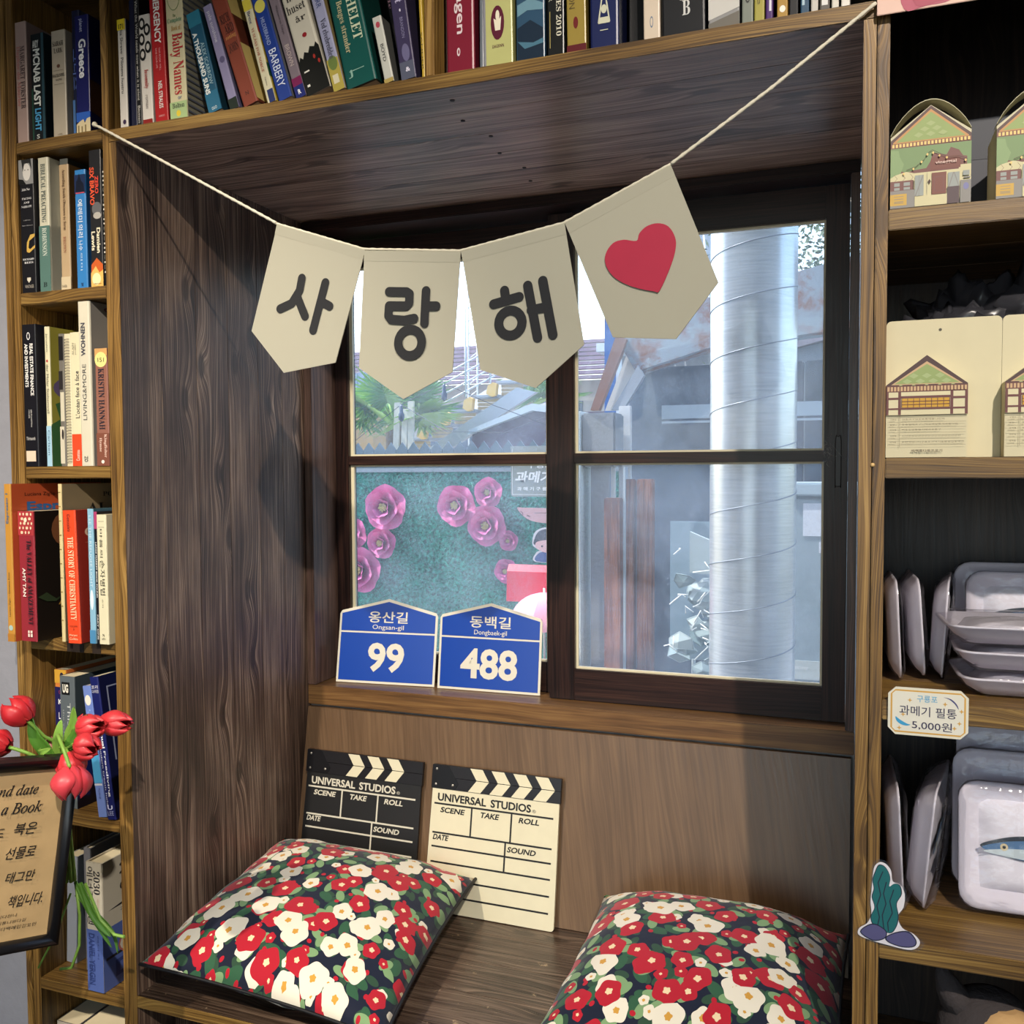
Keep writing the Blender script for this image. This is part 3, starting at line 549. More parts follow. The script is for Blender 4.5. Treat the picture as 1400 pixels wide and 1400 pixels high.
bk('L7', -.1250, .0, .0747, .222, .15, 0, 'very thick charcoal book on the bottom left shelf', '#4c4a4c', '#3c3a3c')

# --- overhead shelf
def tb(*a, **k): return bk('T', *a, **k)
tb(.0046, .004, .0150, .1651, .12, -.6, 'slim white paperback with a yellow head label, first on the overhead shelf', '#cfc9c0', '#0f1638', [
   ('r', '#e0c828', 0, 1, 0, .1), ('H', '#1c1a10', .2, .8, .045, .09, '171', .02), ('D', '#3a3a3a', .35, .7, .1, .68, 'Ita Shreve  Pilotens hustru'), ('e', '#3a2a4a', .4, .8, .92, .965)])
tb(.0200, .010, .0128, .194, .13, 0, 'narrow midnight-blue book beside the white paperback', '#0e1330', '#0e1330')
tb(.0335, .008, .0106, .2, .13, -.8, 'thin black book with small white capitals between blue and patterned spines', '#101012', '#101012', [('D', '#c8c4bc', .3, .75, .05, .8, 'What the World needs now when it is silent'), ('D', '#c8c4bc', .3, .75, .84, .97, 'Bitmen')])
tb(.0462, .006, .0205, .1655, .13, -1.4, 'white paperback patterned with black linked rings', '#d8d2c8', '#b0a8a0', [x for k, (u, v) in enumerate([(.3, .08), (.75, .14), (.25, .22), (.8, .3), (.3, .36)]) for x in (('e', '#141414', u - .28, u + .28, v - .055, v + .055), ('e', '#d8d2c8', u - .15, u + .15, v - .03, v + .03))] + [
   ('D', '#b03a34', .3, .75, .5, .67, U('Insomnity')), ('D', '#8a8480', .4, .6, .73, .85, 'roman'), ('r', '#8a2420', .1, .95, .95, 1)])
tb(.0730, .003, .0247, .2, .14, -2.4, 'red paperback with white "EMERGENCY" down its spine', '#a81c20', '#7a1418', [
   ('D', '#f0ece4', .3, .78, .02, .42, 'EMERGENCY', .03), ('D', '#e8a0a0', .55, .68, .45, .62, 'THIS BOOK WILL'), ('D', '#e8a0a0', .3, .43, .45, .6, 'SAVE YOUR LIFE'), ('D', '#f0ece4', .38, .68, .7, .9, 'NEIL STRAUSS', .01), ('H', '#e0a8a4', .3, .75, .95, .965, 'CANONGATE')])
tb(.1020, .003, .0311, .21, .15, -2.0, 'thick cream book of baby names with red lettering and a striped cover', '#d2c9a2', '#8a8878', [
   ('e', '#6a8a4a', .1, .9, .0, .24), ('e', '#d2c9a2', .13, .87, .0, .235), ('H', '#5a7a4a', .42, .58, .265, .285, U('The')), ('H', '#4a8a6a', .1, .92, .29, .33, U('Complete')), ('H', '#b08848', .3, .85, .345, .38, U('Book of')), ('D', '#b02a2c', .15, .92, .4, .83, U('Baby Names')), ('H', '#3a5a8a', .5, .72, .845, .865, 'or'), ('r', '#a8c088', 0, 1, .88, 1), ('H', '#2a3a2a', .15, .85, .89, .925, U('Bolton')), ('e', '#e0c840', .36, .62, .94, .985)] +
   [('cr', '#5e6470', 0, 1, .05 + .045 * k, .062 + .045 * k) for k in range(21)] + [('ce', '#6a4030', .2, .75, .5, .8), ('ce', '#2a1a16', .3, .36, .62, .64), ('ce', '#2a1a16', .5, .56, .62, .64)])
tb(.1714, .004, .0232, .1546, .13, -14.2, 'teal thriller paperback leaning left with white bold title', '#1f5570', '#16323f', [
   ('r', '#2c7890', 0, 1, 0, .14), ('r', '#2a6a88', 0, 1, .8, 1), ('D', '#e8ece8', .12, .48, .2, .82, 'A THOUSAND SUNS', .035), ('D', '#a8c8d0', .56, .84, .32, .74, 'ALEX SCARROW', .0), ('H', '#c8d8dc', .3, .7, .95, .98, 'oso')])
tb(.2095, .004, .0152, .1625, .13, -16.6, 'slim lilac paperback leaning left with a speckled dark foot', '#8c86a8', '#5a5670', [
   ('D', '#d8d4e0', .25, .75, .06, .36, 'pale sunshine', .0), ('r', '#1e2a22', 0, 1, .9, 1), ('e', '#5e587a', .3, .9, .5, .56)])
tb(.2331, .003, .0261, .23, .16, -18.4, 'rust-brown novel leaning left with a torn cream picture on its cover', '#84402f', '#5a2c22', [
   ('H', '#3a1c18', .2, .82, .38, .44, U('RICH')), ('H', '#3a1c18', .3, .9, .45, .51, U('ARD')), ('H', '#c88a50', .2, .9, .52, .555, U('zoning', 'J')), ('H', '#3a1c18', .2, .85, .58, .64, U('JOHN')), ('H', '#3a1c18', .4, .6, .91, .935, 'N'), ('cp', '#cdb874', [(.0, .6), (.5, .56), (.8, .6), (.8, .98), (.0, .98)]), ('cp', '#cdb874', [(0, .25), (.6, .2), (.6, .36), (0, .4)])], hard=True)
tb(.2744, .003, .0144, .21, .14, -15.4, 'white Norwegian paperback leaning left with a navy foot and coloured stripes', '#d6cfae', '#c0a838', [
   ('r', '#d8c848', .05, 1, .25, .33), ('D', '#6a6a78', .3, .68, .34, .43, 'Brox', .02), ('D', '#b06a50', .3, .72, .46, .78, U('VI SLÅSS FOR NORGE')), ('D', '#8a8478', .42, .6, .82, .88, 'Fabritius'), ('r', '#24346a', .3, 1, .91, 1), ('cr', '#2a5a40', 0, .3, .72, .82), ('cr', '#c04038', 0, .3, .4, .5)])
tb(.2939, .003, .0224, .19, .13, -16.5, 'royal-blue paperback leaning left with thin white capitals', '#1f3c8c', '#6a6a70', [
   ('e', '#d8cf60', .1, .9, .2, .3), ('D', '#a8b8e0', .3, .58, .34, .56, 'HILDEBRAND'), ('D', '#dfe6f4', .25, .8, .6, .9, 'BARBERY', .0)])
tb(.3231, .004, .0162, .2, .13, -17, 'greyish-mauve paperback leaning left with a magenta and blue foot', '#7c7078', '#5a5258', [
   ('D', '#4a4248', .4, .68, .3, .52, 'Welcome to Tokyo'), ('D', '#c8b8b0', .3, .72, .6, .76, 'BROWN'), ('r', '#7a1c50', 0, 1, .85, .91), ('r', '#1c2870', 0, 1, .91, 1), ('H', '#f0f0f0', .35, .65, .94, .975, 'R', .04)])
tb(.3433, .002, .0375, .22, .15, -16.6, 'thick white hardback leaning left with a black forest silhouette', '#c6c1b0', '#a8a498', [
   ('H', '#33302c', .2, .85, .32, .37, U('helt', 'J')), ('H', '#33302c', .1, .9, .395, .45, U('huset', 'J')), ('H', '#33302c', .35, .8, .48, .52, U('år', 'J')), ('e', '#8e2028', .45, .65, .60, .63), ('p', '#121310', [(0, .78), (.12, .74), (.22, .76), (.34, .72), (.5, .735), (.62, .70), (.8, .715), (.9, .69), (1, .72), (1, 1), (0, 1)]), ('e', '#a03028', .65, .75, .76, .79), ('e', '#a03028', .8, .9, .8, .83), ('r', '#e8e4d8', .12, .35, .84, .85), ('r', '#e8e4d8', .1, .22, .93, .945)], hard=True)
tb(.3857, .002, .0181, .21, .13, -14.9, 'pale lilac to gold paperback leaning left on the overhead shelf', '#9a9cb8', '#8a7a50', [
   ('D', '#3a4a7a', .3, .75, .3, .42, 'CARR'), ('D', '#4a4a5a', .3, .78, .5, .78, U('Ved elvebredden', 'J')), ('r', '#b0a04a', 0, 1, .78, 1), ('e', '#6a7c40', .1, .9, .76, .86), ('r', '#d8d0b0', .2, .7, .89, .95)])
tb(.406, .002, .0475, .22, .15, -12.4, 'thick teal-green hardback leaning left with large pale serif capitals', '#12504a', '#0c332f', [
   ('D', '#c8d0b0', .55, .86, .28, .72, U('MICHELET')), ('D', '#b8b088', .18, .42, .3, .78, U('Onkle Benges strander')), ('r', '#8ab0a0', .2, .7, .895, .9), ('H', '#8ab0a0', .15, .3, .89, .94, 'J')], hard=True)
tb(.4805, .030, .0085, .21, .10, -12, 'slim black book with pink script behind a short white one', '#18161a', '#18161a', [('D', '#d8a0b0', .2, .8, .3, .45, U('pyle', 'J'))])
tb(.4655, .002, .0140, .0930, .12, -12, 'short white paperback with a small pink stamp squeezed in on the overhead shelf', '#c2c2b8', '#4a4a48', [
   ('e', '#b04a58', .3, .75, .08, .17), ('D', '#4a4a4a', .35, .7, .42, .68, 'BOYD'), ('r', '#b09a58', 0, 1, .94, 1)])
tb(.4905, .002, .0230, .2, .13, -8.2, 'dark purple paperback leaning left beside the divider', '#3c3554', '#262238', [
   ('D', '#b8b0d0', .3, .8, .3, .48, U('Høst', 'J')), ('e', '#d8d4e4', .5, .6, .52, .54), ('D', '#8a84a8', .45, .65, .58, .72, 'BRANDON'), ('e', '#6a6688', .3, .8, .76, .88), ('r', '#565a6c', .05, .95, .88, 1), ('H', '#e0dcec', .4, .7, .92, .95, '&', .02)])
tb(.5220, .002, .0045, .2, .13, -2.4, 'very thin yellow booklet against the shelf divider', '#c0a038', '#c0a038', [('D', '#4a3a18', .25, .75, .7, .95, 'SANDER')])
tb(.5440, .03, .0115, .19, .13, 0, 'narrow brown book just right of the shelf divider', '#3a2c20', '#3a2c20')
tb(.5587, .002, .0400, .22, .15, -.5, 'wide crimson hardback with a white script title, right of the divider', '#7c1c30', '#501220', [
   ('D', '#e0cfd0', .3, .68, .2, .78, 'ente hagen', .015), ('e', '#e0cfd0', .38, .5, .86, .91), ('e', '#7c1c30', .42, .47, .87, .9)], hard=True)
tb(.6045, .006, .0060, .21, .13, 0, 'slim bluish-grey book beside the crimson hardback', '#6a7078', '#6a7078')
tb(.6130, .002, .0400, .2, .15, -.8, 'lime-cream paperback with a round maroon emblem', '#b8b878', '#8a8a58', [
   ('r', '#8a8a90', 0, .07, 0, 1), ('H', '#2a2a20', .18, .85, .38, .44, U('Cathy Borne', 'J')), ('e', '#5a1c30', .25, .72, .62, .84), ('e', '#e8e0c8', .42, .56, .65, .72), ('p', '#e8e0c8', [(.35, .7), (.5, .72), (.62, .69), (.58, .78), (.4, .78)]), ('H', '#5a1c30', .3, .7, .87, .89, 'DAGSINN')])
tb(.6575, .003, .0390, .21, .15, -.5, 'paperback whose spine shows a blue seascape', '#2c4c66', '#1c2c3a', [
   ('r', '#8aa0a8', .05, .95, .3, .45), ('p', '#3a5a70', [(.05, .45), (.4, .4), (.95, .5), (.95, .62), (.05, .58)]), ('p', '#6a90a0', [(.05, .66), (.5, .63), (.95, .67), (.95, .71), (.4, .7), (.05, .73)]), ('p', '#16283a', [(.05, .8), (.5, .76), (.95, .82), (.95, 1), (.05, 1)]), ('p', '#4a7488', [(.05, .88), (.6, .9), (.95, .88), (.95, .91), (.3, .93)])])
tb(.6995, .003, .0230, .2, .13, -.4, 'black paperback of stories dated 2010 with gold lines', '#121415', '#121415', [
   ('D', '#d0ccb8', .55, .85, .3, .88, U('BEST STORIES 2010')), ('D', '#b8b4a0', .12, .34, .36, .66, 'O. HENTOR'), ('r', '#b0a060', .16, .2, .72, .95)])
tb(.7262, .003, .0255, .21, .14, -1, 'golden paperback with dark capitals and a maroon foot line', '#94803a', '#5a4c22', [
   ('D', '#5a4a20', .15, .45, .45, .74, 'ANDERSON'), ('D', '#5a4a20', .55, .85, .4, .6, 'PATRICE'), ('e', '#6a2020', .35, .6, .79, .86), ('r', '#5a1a20', 0, 1, .955, 1)])
tb(.7565, .003, .0369, .22, .15, -.5, 'navy hardback with a gold triangle emblem', '#151f4e', '#0c1230', [
   ('p', '#c8c8b0', [(.28, .86), (.72, .86), (.5, .62)]), ('p', '#151f4e', [(.36, .83), (.64, .83), (.5, .67)]), ('e', '#c8c8b0', .4, .6, .76, .81), ('r', '#c8c8b0', .3, .7, .85, .865), ('r', '#c8c8b0', .36, .64, .90, .905)], hard=True)
tb(.7985, .035, .0220, .19, .13, 0, 'black book set deep in shadow beside the navy hardback', '#0c0c0e', '#0c0c0e')
tb(.8250, .003, .0205, .2, .14, -.8, 'plain cream book with a small sketched sign at its foot', '#cfc0ac', '#a89c8c', [('e', '#6a7a90', .4, .6, .86, .93), ('e', '#cfc0ac', .43, .57, .87, .92)])
tb(.8476, .003, .0534, .22, .16, -1, 'very wide black hardback with a silver monogram', '#15161a', '#101114', [('H', '#c8c8c4', .4, .72, .72, .82, U('TV')), ('H', '#c8c8c4', .48, .66, .82, .9, U('B'))], hard=True)
tb(.9045, .003, .0365, .21, .15, -.4, 'grey and white photographic paperback beside the wide black one', '#8c8c8c', '#5a5a5a', [
   ('r', '#55585c', 0, 1, .6, .78), ('p', '#c4c2bc', [(0, .8), (.5, .74), (1, .72), (1, .9), (0, .95)]), ('p', '#6c6860', [(0, .97), (1, .92), (1, 1), (0, 1)])])
for (x, w, c, lab, it) in ((.9436, .0132, '#7c8278', 'grey-green slim paperback ending in YD', [('D', '#2a2c2a', .3, .75, .75, .88, 'YD')]), (.9580, .0118, '#a09848', 'mustard-green slim paperback right of the YD spine', [('D', '#5a5428', .3, .7, .7, .9, 'serie')]),
                           (.9711, .0084, '#4a2a6a', 'violet slim book with a bright edge', [('r', '#d8d4e0', .5, .8, .5, .95)]), (.9840, .0124, '#a8843c', 'ochre book with a white L and ring at its foot', [('H', '#f0e8d8', .35, .6, .82, .86, 'L'), ('e', '#f0e8d8', .25, .8, .93, .97)]),
                           (.9975, .0107, '#18181c', 'black slim book near the right end of the overhead shelf', []), (1.0105, .0098, '#2c4c66', 'steel-blue slim book near the right end of the overhead shelf', [('r', '#a8c0cc', .2, .5, .6, .95)]),
                           (1.0222, .0081, '#c0bcb4', 'off-white slim book after the steel-blue one', []), (1.0320, .0112, '#5a5650', 'taupe book between two off-white ones', [('r', '#d8d8d4', .2, .8, .9, .97)]),
                           (1.0450, .0080, '#d0ccc0', 'ivory slim book second from the right end', [('r', '#1c2a3a', .1, .4, .5, .9)]), (1.0555, .0095, '#dcd8d0', 'white slim book at the right end of the overhead shelf', [])):
    tb(x, .003, w, .2, .13, 0, lab, c, c, it)
# ------------------------------------------------------------------ bunting
def cloth_mat(name, hexc, transl=.35):
    m = bpy.data.materials.new(name); m.use_nodes = True; nt = m.node_tree; b = nt.nodes['Principled BSDF']
    b.inputs['Roughness'].default_value = .85; b.inputs['Specular IOR Level'].default_value = .15; b.inputs['Base Color'].default_value = lin(hexc)
    tc = N(nt, 'ShaderNodeTexCoord'); w1 = N(nt, 'ShaderNodeTexWave'); w1.inputs['Scale'].default_value = 420; w2 = N(nt, 'ShaderNodeTexWave', bands_direction='Z'); w2.inputs['Scale'].default_value = 420
    for w in (w1, w2): nt.links.new(tc.outputs['Object'], w.inputs['Vector'])
    bp = N(nt, 'ShaderNodeBump'); bp.inputs['Strength'].default_value = .15; bp.inputs['Distance'].default_value = .0004
    nt.links.new(M(nt, 'ADD', w1.outputs['Fac'], w2.outputs['Fac']), bp.inputs['Height']); nt.links.new(bp.outputs[0], b.inputs['Normal'])
    tl = N(nt, 'ShaderNodeBsdfTranslucent'); tl.inputs[0].default_value = lin(hexc); mx = N(nt, 'ShaderNodeMixShader'); mx.inputs[0].default_value = transl
    o = nt.nodes['Material Output']; nt.links.new(b.outputs[0], mx.inputs[1]); nt.links.new(tl.outputs[0], mx.inputs[2]); nt.links.new(mx.outputs[0], o.inputs[0])
    return m
CREAM = cloth_mat('cream_felt', '#bfbcaa', .28); INK = mat('#16181c', .75); HEART = mat('#a81c3c', .7)
YB = -.0135
BT = thing('bunting', 'cream pennant bunting with black Korean letters and a red heart, strung across the nook', 'bunting', (.55, YB, 1.7))
def lb(x, z, y=0.): return (x - .55, y, z - 1.7)
mb = MB()
def cord(pts, r=.0022):
    P = [Vector(p) for p in pts]; out_ = []; L = 0
    for a, b in zip(P, P[1:]):
        n = max(2, int((b - a).length / .004))
        for k in range(n): out_.append(a.lerp(b, k / n))
    out_.append(P[-1]); rs = [r * (1 + .16 * math.sin(i * 1.9)) for i in range(len(out_))]
    mb.tube(out_, rs, 6)
cord([lb(-.0365, 1.8315, .008), lb(-.02, 1.824), lb(.12, 1.7465), lb(.297, 1.6475)]); cord([lb(.8625, 1.664), lb(.98, 1.7375), lb(1.093, 1.8165, .004)])
cord([lb(.297, 1.647), lb(.4385, 1.5985), lb(.583, 1.5838), lb(.7265, 1.6065), lb(.8625, 1.664)], .0018)
mb.sphere(lb(-.0365, 1.8325, .008), .0042)
mb.out('cord', mat('#d6d0bc', .85, bump=.4, bscale=500), BT)
def pennant(pts, seed):
    """pts: top-left, top-right, right, point, left (world x, z)"""
    T = [Vector(lb(*p)) for p in pts]; mb = MB(); rnd = random.Random(seed); n = 10
    a, b, c, d, e = T
    def surf(p, s): # gentle cloth bow
        u = (p - a).dot((b - a).normalized()) / (b - a).length; v = (a.z - p.z) / .15
        return Vector((p.x, s + .0007 * math.sin(3.1 * u) * min(v, 1) * (1 if seed % 2 else -1) + .0003 * math.sin(7 * u + seed) * min(1, v), p.z))
    for side in (-.0007, .0007):
        for i in range(n):
            for j in range(n):
                def q(u, v):
                    top = a.lerp(b, u); lo = (e.lerp(d, u * 2) if u < .5 else d.lerp(c, u * 2 - 1)); return surf(top.lerp(lo, v), side)
                f = mb.face([q(i / n, j / n), q((i + 1) / n, j / n), q((i + 1) / n, (j + 1) / n), q(i / n, (j + 1) / n)]); f.smooth = False
    # outer rim, hem line and rod pocket
    rim = [a.lerp(b, 0), b, c, d, e]
    for p, q_ in zip(rim, rim[1:] + rim[:1]): mb.face([surf(p, -.0007), surf(q_, -.0007), surf(q_, .0007), surf(p, .0007)])
    down = (e - a).normalized(); dn2 = (c - b).normalized()
    mb.face([surf(a, -.0020), surf(b, -.0020), surf(b + dn2 * .014, -.0010), surf(a + down * .014, -.0010)])
    mb.face([surf(a, -.0020), surf(b, -.0020), surf(b, -.0007), surf(a, -.0007)])
    bmesh.ops.remove_doubles(mb.bm, verts=mb.bm.verts[:], dist=.00005)
    f_ = mb.out('pennant', CREAM, BT); return f_
def W2(pts, x0, z0): return [lb(x, z) for x, z in pts]
FL = [[(.2992, 1.6452), (.4407, 1.5968), (.391, 1.4451), (.3065, 1.4343), (.2522, 1.4969)],
      [(.4395, 1.596), (.5836, 1.5823), (.57, 1.4246), (.4964, 1.3908), (.4283, 1.4363)],
      [(.5846, 1.5822), (.7273, 1.6054), (.7526, 1.4514), (.688, 1.399), (.6106, 1.4257)],
      [(.7282, 1.6052), (.8626, 1.6621), (.92, 1.517), (.869, 1.4523), (.7901, 1.4586)]]
for k, f_ in enumerate(FL): pennant(f_, k)
mb = MB(); fn = lambda a, b, d=0: (a - .55, -.0032 - d, b - 1.7); w = .0128; _k = [0]
def S(pts, closed=False, w=w):
    _k[0] += 1; dd = _k[0] * .00004
    stroke(mb, pts, w, lambda a, b, d=0: (a - .55, -.0021 - d - dd * .4, b - 1.7), closed=closed)
S([(.3395, 1.5659), (.3355, 1.549), (.322, 1.5318), (.3026, 1.5254)]); S([(.3325, 1.5378), (.3437, 1.5122)]); S([(.3777, 1.5568), (.3565, 1.4918)]); S([(.371, 1.5305), (.3836, 1.5239)])
S([(.4775, 1.5372), (.504, 1.5350), (.5085, 1.532), (.5078, 1.520), (.5030, 1.516), (.4772, 1.518), (.4760, 1.505), (.480, 1.4996), (.500, 1.4970), (.515, 1.4987)]); S([(.5332, 1.5344), (.5303, 1.4916)]); S([(.5339, 1.514), (.5479, 1.5131)])
ring = lambda cx, cz, r: [(cx + r * math.cos(t * math.pi / 10), cz + r * math.sin(t * math.pi / 10)) for t in range(20)]
S(ring(.5084, 1.4667, .0178), True)
S([(.6460, 1.5266), (.6474, 1.5176)]); S([(.6306, 1.5101), (.6662, 1.5171)]); S(ring(.6539, 1.4843, .0162), True); S([(.678, 1.5307), (.6911, 1.4633)]); S([(.6985, 1.5353), (.7118, 1.4659)]); S([(.6827, 1.4991), (.7040, 1.5017)])
mb.out('lettering', INK, BT)
mb = MB(); mb.prism(smooth_loop([(.8205, 1.5749), (.8044, 1.5776), (.7907, 1.5746), (.7814, 1.5621), (.782, 1.5472), (.7937, 1.5314), (.8151, 1.5194), (.8422, 1.5116), (.8496, 1.5126), (.8629, 1.5407), (.8687, 1.5605), (.8681, 1.575), (.8598, 1.5888), (.8465, 1.5938), (.8331, 1.5913), (.8240, 1.5835)], 4), lambda a, b, d: (a - .55, d, b - 1.7), -.0027, -.0020)
mb.out('heart', HEART, BT)

# ------------------------------------------------------------------ house number plates on the sill
BLUE = mat('#1241a0', .28, var=.03); WHT = mat('#d8d3c2', .35); SILV = mat('#c8c6c0', .35)
def plate(label, x, y, rotz, w, h, lean, name, rom, num):
    t = thing('address_plate', label, 'sign', (x, y, .8452), (R(-lean), 0, rotz), 'blue address plates on the window sill')
    sh = h * .845; out_ = [(0, 0), (w, 0), (w, sh - .006), (w - .004, sh + .001), (w / 2 + .006, h - .0015), (w / 2, h), (w / 2 - .006, h - .0015), (.004, sh + .001), (0, sh - .006)]
    mb = MB(); mb.prism(out_, lambda a, b, d: (a, d, b), -.0022, 0); mb.out('plate', WHT, t)
    e = .0048; P = MB(); dz_ = h * .60
    P.prism([(e, e), (w - e, e), (w - e, dz_ - .0018), (e, dz_ - .0018)], lambda a, b, d: (a, d, b), -.0027, -.002)
    P.prism([(e, dz_ + .0018), (w - e, dz_ + .0018), (w - e, sh - .005), (w / 2, h - e * 1.25), (e, sh - .005)], lambda a, b, d: (a, d, b), -.0027, -.002)
    P.out('blue_field', BLUE, t)
    T_ = MB(); X, Z = Vector((1, 0, 0)), Vector((0, 0, 1)); o = lambda a, b: Vector((a, -.0030, b))
    put_text(T_, name, o(w * .30, h * .715), X * w * .40, Z * h * .135, bold=.012)
    put_text(T_, rom, o(w * .345, h * .622), X * w * .32, Z * h * .07, bold=.004)
    n = len(num); put_text(T_, num, o(w * (.5 - .0925 * n), h * .135), X * w * .185 * n, Z * h * .345, bold=.03)
    T_.out('lettering', WHT, t); return t
plate('blue pentagon address plate numbered 99, left one on the window sill', .044, .548, R(5.5), .2215, .178, 11, '옹산길', 'Ongsan-gil', '99')
plate('blue pentagon address plate numbered 488, right one on the window sill', .2735, .5655, R(1.5), .221, .178, 8, '동백길', 'Dongbaek-gil', '488')

# ------------------------------------------------------------------ clapperboards
BLK = mat('#17161a', .4, bump=.1); CWH = mat('#d9d2b4', .45)
def clapper(label, x, y, w, h, lean, body, ink, nstripe, roll, name):
    t = thing('clapperboard', label, 'clapperboard', (x, y, .4515), (R(-lean), R(roll), 0), 'clapperboards leaning on the nook panel')
    f = lambda a, b, d: (a, d, b); r = .006; th = .006; sb = h * .835
    c_ = [(r * (1 - math.cos(k * math.pi / 8)), r * (1 - math.sin(k * math.pi / 8))) for k in range(5)]
    bp = c_ + [(w - a, b) for a, b in c_[::-1]] + [(w - .002, sb - .0005), (.002, sb - .0005)]
    bp = [(w * .5 + (a - w * .5), b) for a, b in bp]
    mb = MB(); mb.prism(bp, f, -th, 0); mb.out('slate', body, t)
    def stick(z0, z1, nm, slant, flip):
        mb = MB(); mb.prism([(.001, z0), (w, z0), (w, z1), (.001, z1)], f, -th - .0015, .001); s = mb.out(nm, BLK, t)
        q = MB(); sw = w * .098; gap = w * .168; x0 = w * (.30 if nstripe == 4 else .36)
        for k in range(nstripe):
            a = x0 + k * gap; k1 = .034 * w
            if not flip: pts = [(a, z1 - .0006), (a + sw, z1 - .0006), (a + sw + 1.6 * k1, z0 + .0002), (a + 1.6 * k1, z0 + .0002)]
            else: pts = [(a + 1.6 * k1, z1 - .0002), (a + sw + 1.6 * k1, z1 - .0002), (a + sw - .2 * k1, z0 + .0006), (a - .2 * k1, z0 + .0006)]
            q.face([(u, -th - .0018, v) for u, v in pts])
        q.out('stripe', CWH, s, fixn=False); return s
    stick(sb, (sb + h) / 2 - .0004, 'lower_stick', 1, True); up = stick((sb + h) / 2 + .0004, h, 'clap_stick', 1, False)
    mb = MB(); mb.prism([(.0, sb + .001), (w * .19, sb + .001), (w * .215, sb + .012), (w * .13, h - .0005), (0, h - .0005)], f, -th - .0026, -th - .0012); hg = mb.out('hinge_plate', mat('#101014', .35), t)
    mb = MB()
    for a, b in ((.035 * w, sb + .008), (.035 * w, h - .008), (.17 * w, sb + .009)): mb.sphere((a, -th - .0027, b), .0026, sq=(1, .5, 1))
    mb.out('rivet', mat('#b8b4aa', .3, metal=.7), hg)
    L = MB(); lw = .0033
    ln = lambda a0, a1, z: L.face([(a0 * w, -th - .0005, z * h), (a1 * w, -th - .0005, z * h), (a1 * w, -th - .0005, z * h + lw), (a0 * w, -th - .0005, z * h + lw)])
    vl = lambda a, z0, z1: L.face([(a * w, -th - .00055, z0 * h), (a * w + lw, -th - .00055, z0 * h), (a * w + lw, -th - .00055, z1 * h), (a * w, -th - .00055, z1 * h)])
    for z, a0, a1 in ((.725, .03, .955), (.525, .03, .955), (.43, .03, .955), (.325, .03, .955), (.215, .2, .955), (.105, .05, .955)): ln(a0, a1, z)
    vl(.325, .525, .73); vl(.635, .525, .73); vl(.60, .325, .53)
    L.out('ruled_lines', ink, t, fixn=False)
    T_ = MB(); X, Z = Vector((1, 0, 0)), Vector((0, 0, 1)); o = lambda a, b: Vector((a * w, -th - .0006, b * h))
    put_text(T_, 'UNIVERSAL', o(.055, .75), X * w * .385, Z * h * .055, bold=.03); put_text(T_, 'STUDIOS', o(.475, .75), X * w * .31, Z * h * .055, bold=.03); put_text(T_, '®', o(.795, .752), X * w * .028, Z * h * .022)
    for s, a, b, ww in (('SCENE', .085, .672, .19), ('TAKE', .40, .672, .145), ('ROLL', .70, .672, .155), ('SOUND', .625, .468, .215), ('DATE', .04, .482, .12), ('CAMERAMAN', .03, .13, .26)):
        put_text(T_, s, o(a, b), X * w * ww, Z * h * .038, bold=.03, shear=.22)
    T_.out('lettering', ink, t, fixn=False)
    return t
clapper('white clapperboard with black ruled lines, right of the black one', .3075, .424, .262, .272, 10.5, CWH, mat('#141414', .5), 4, .3, 'w')
clapper('black clapperboard with white lettering, half hidden by the left cushion', .0215, .429, .263, .272, 10, mat('#1b1b1c', .45), mat('#cfcab8', .5), 3, .3, 'b')

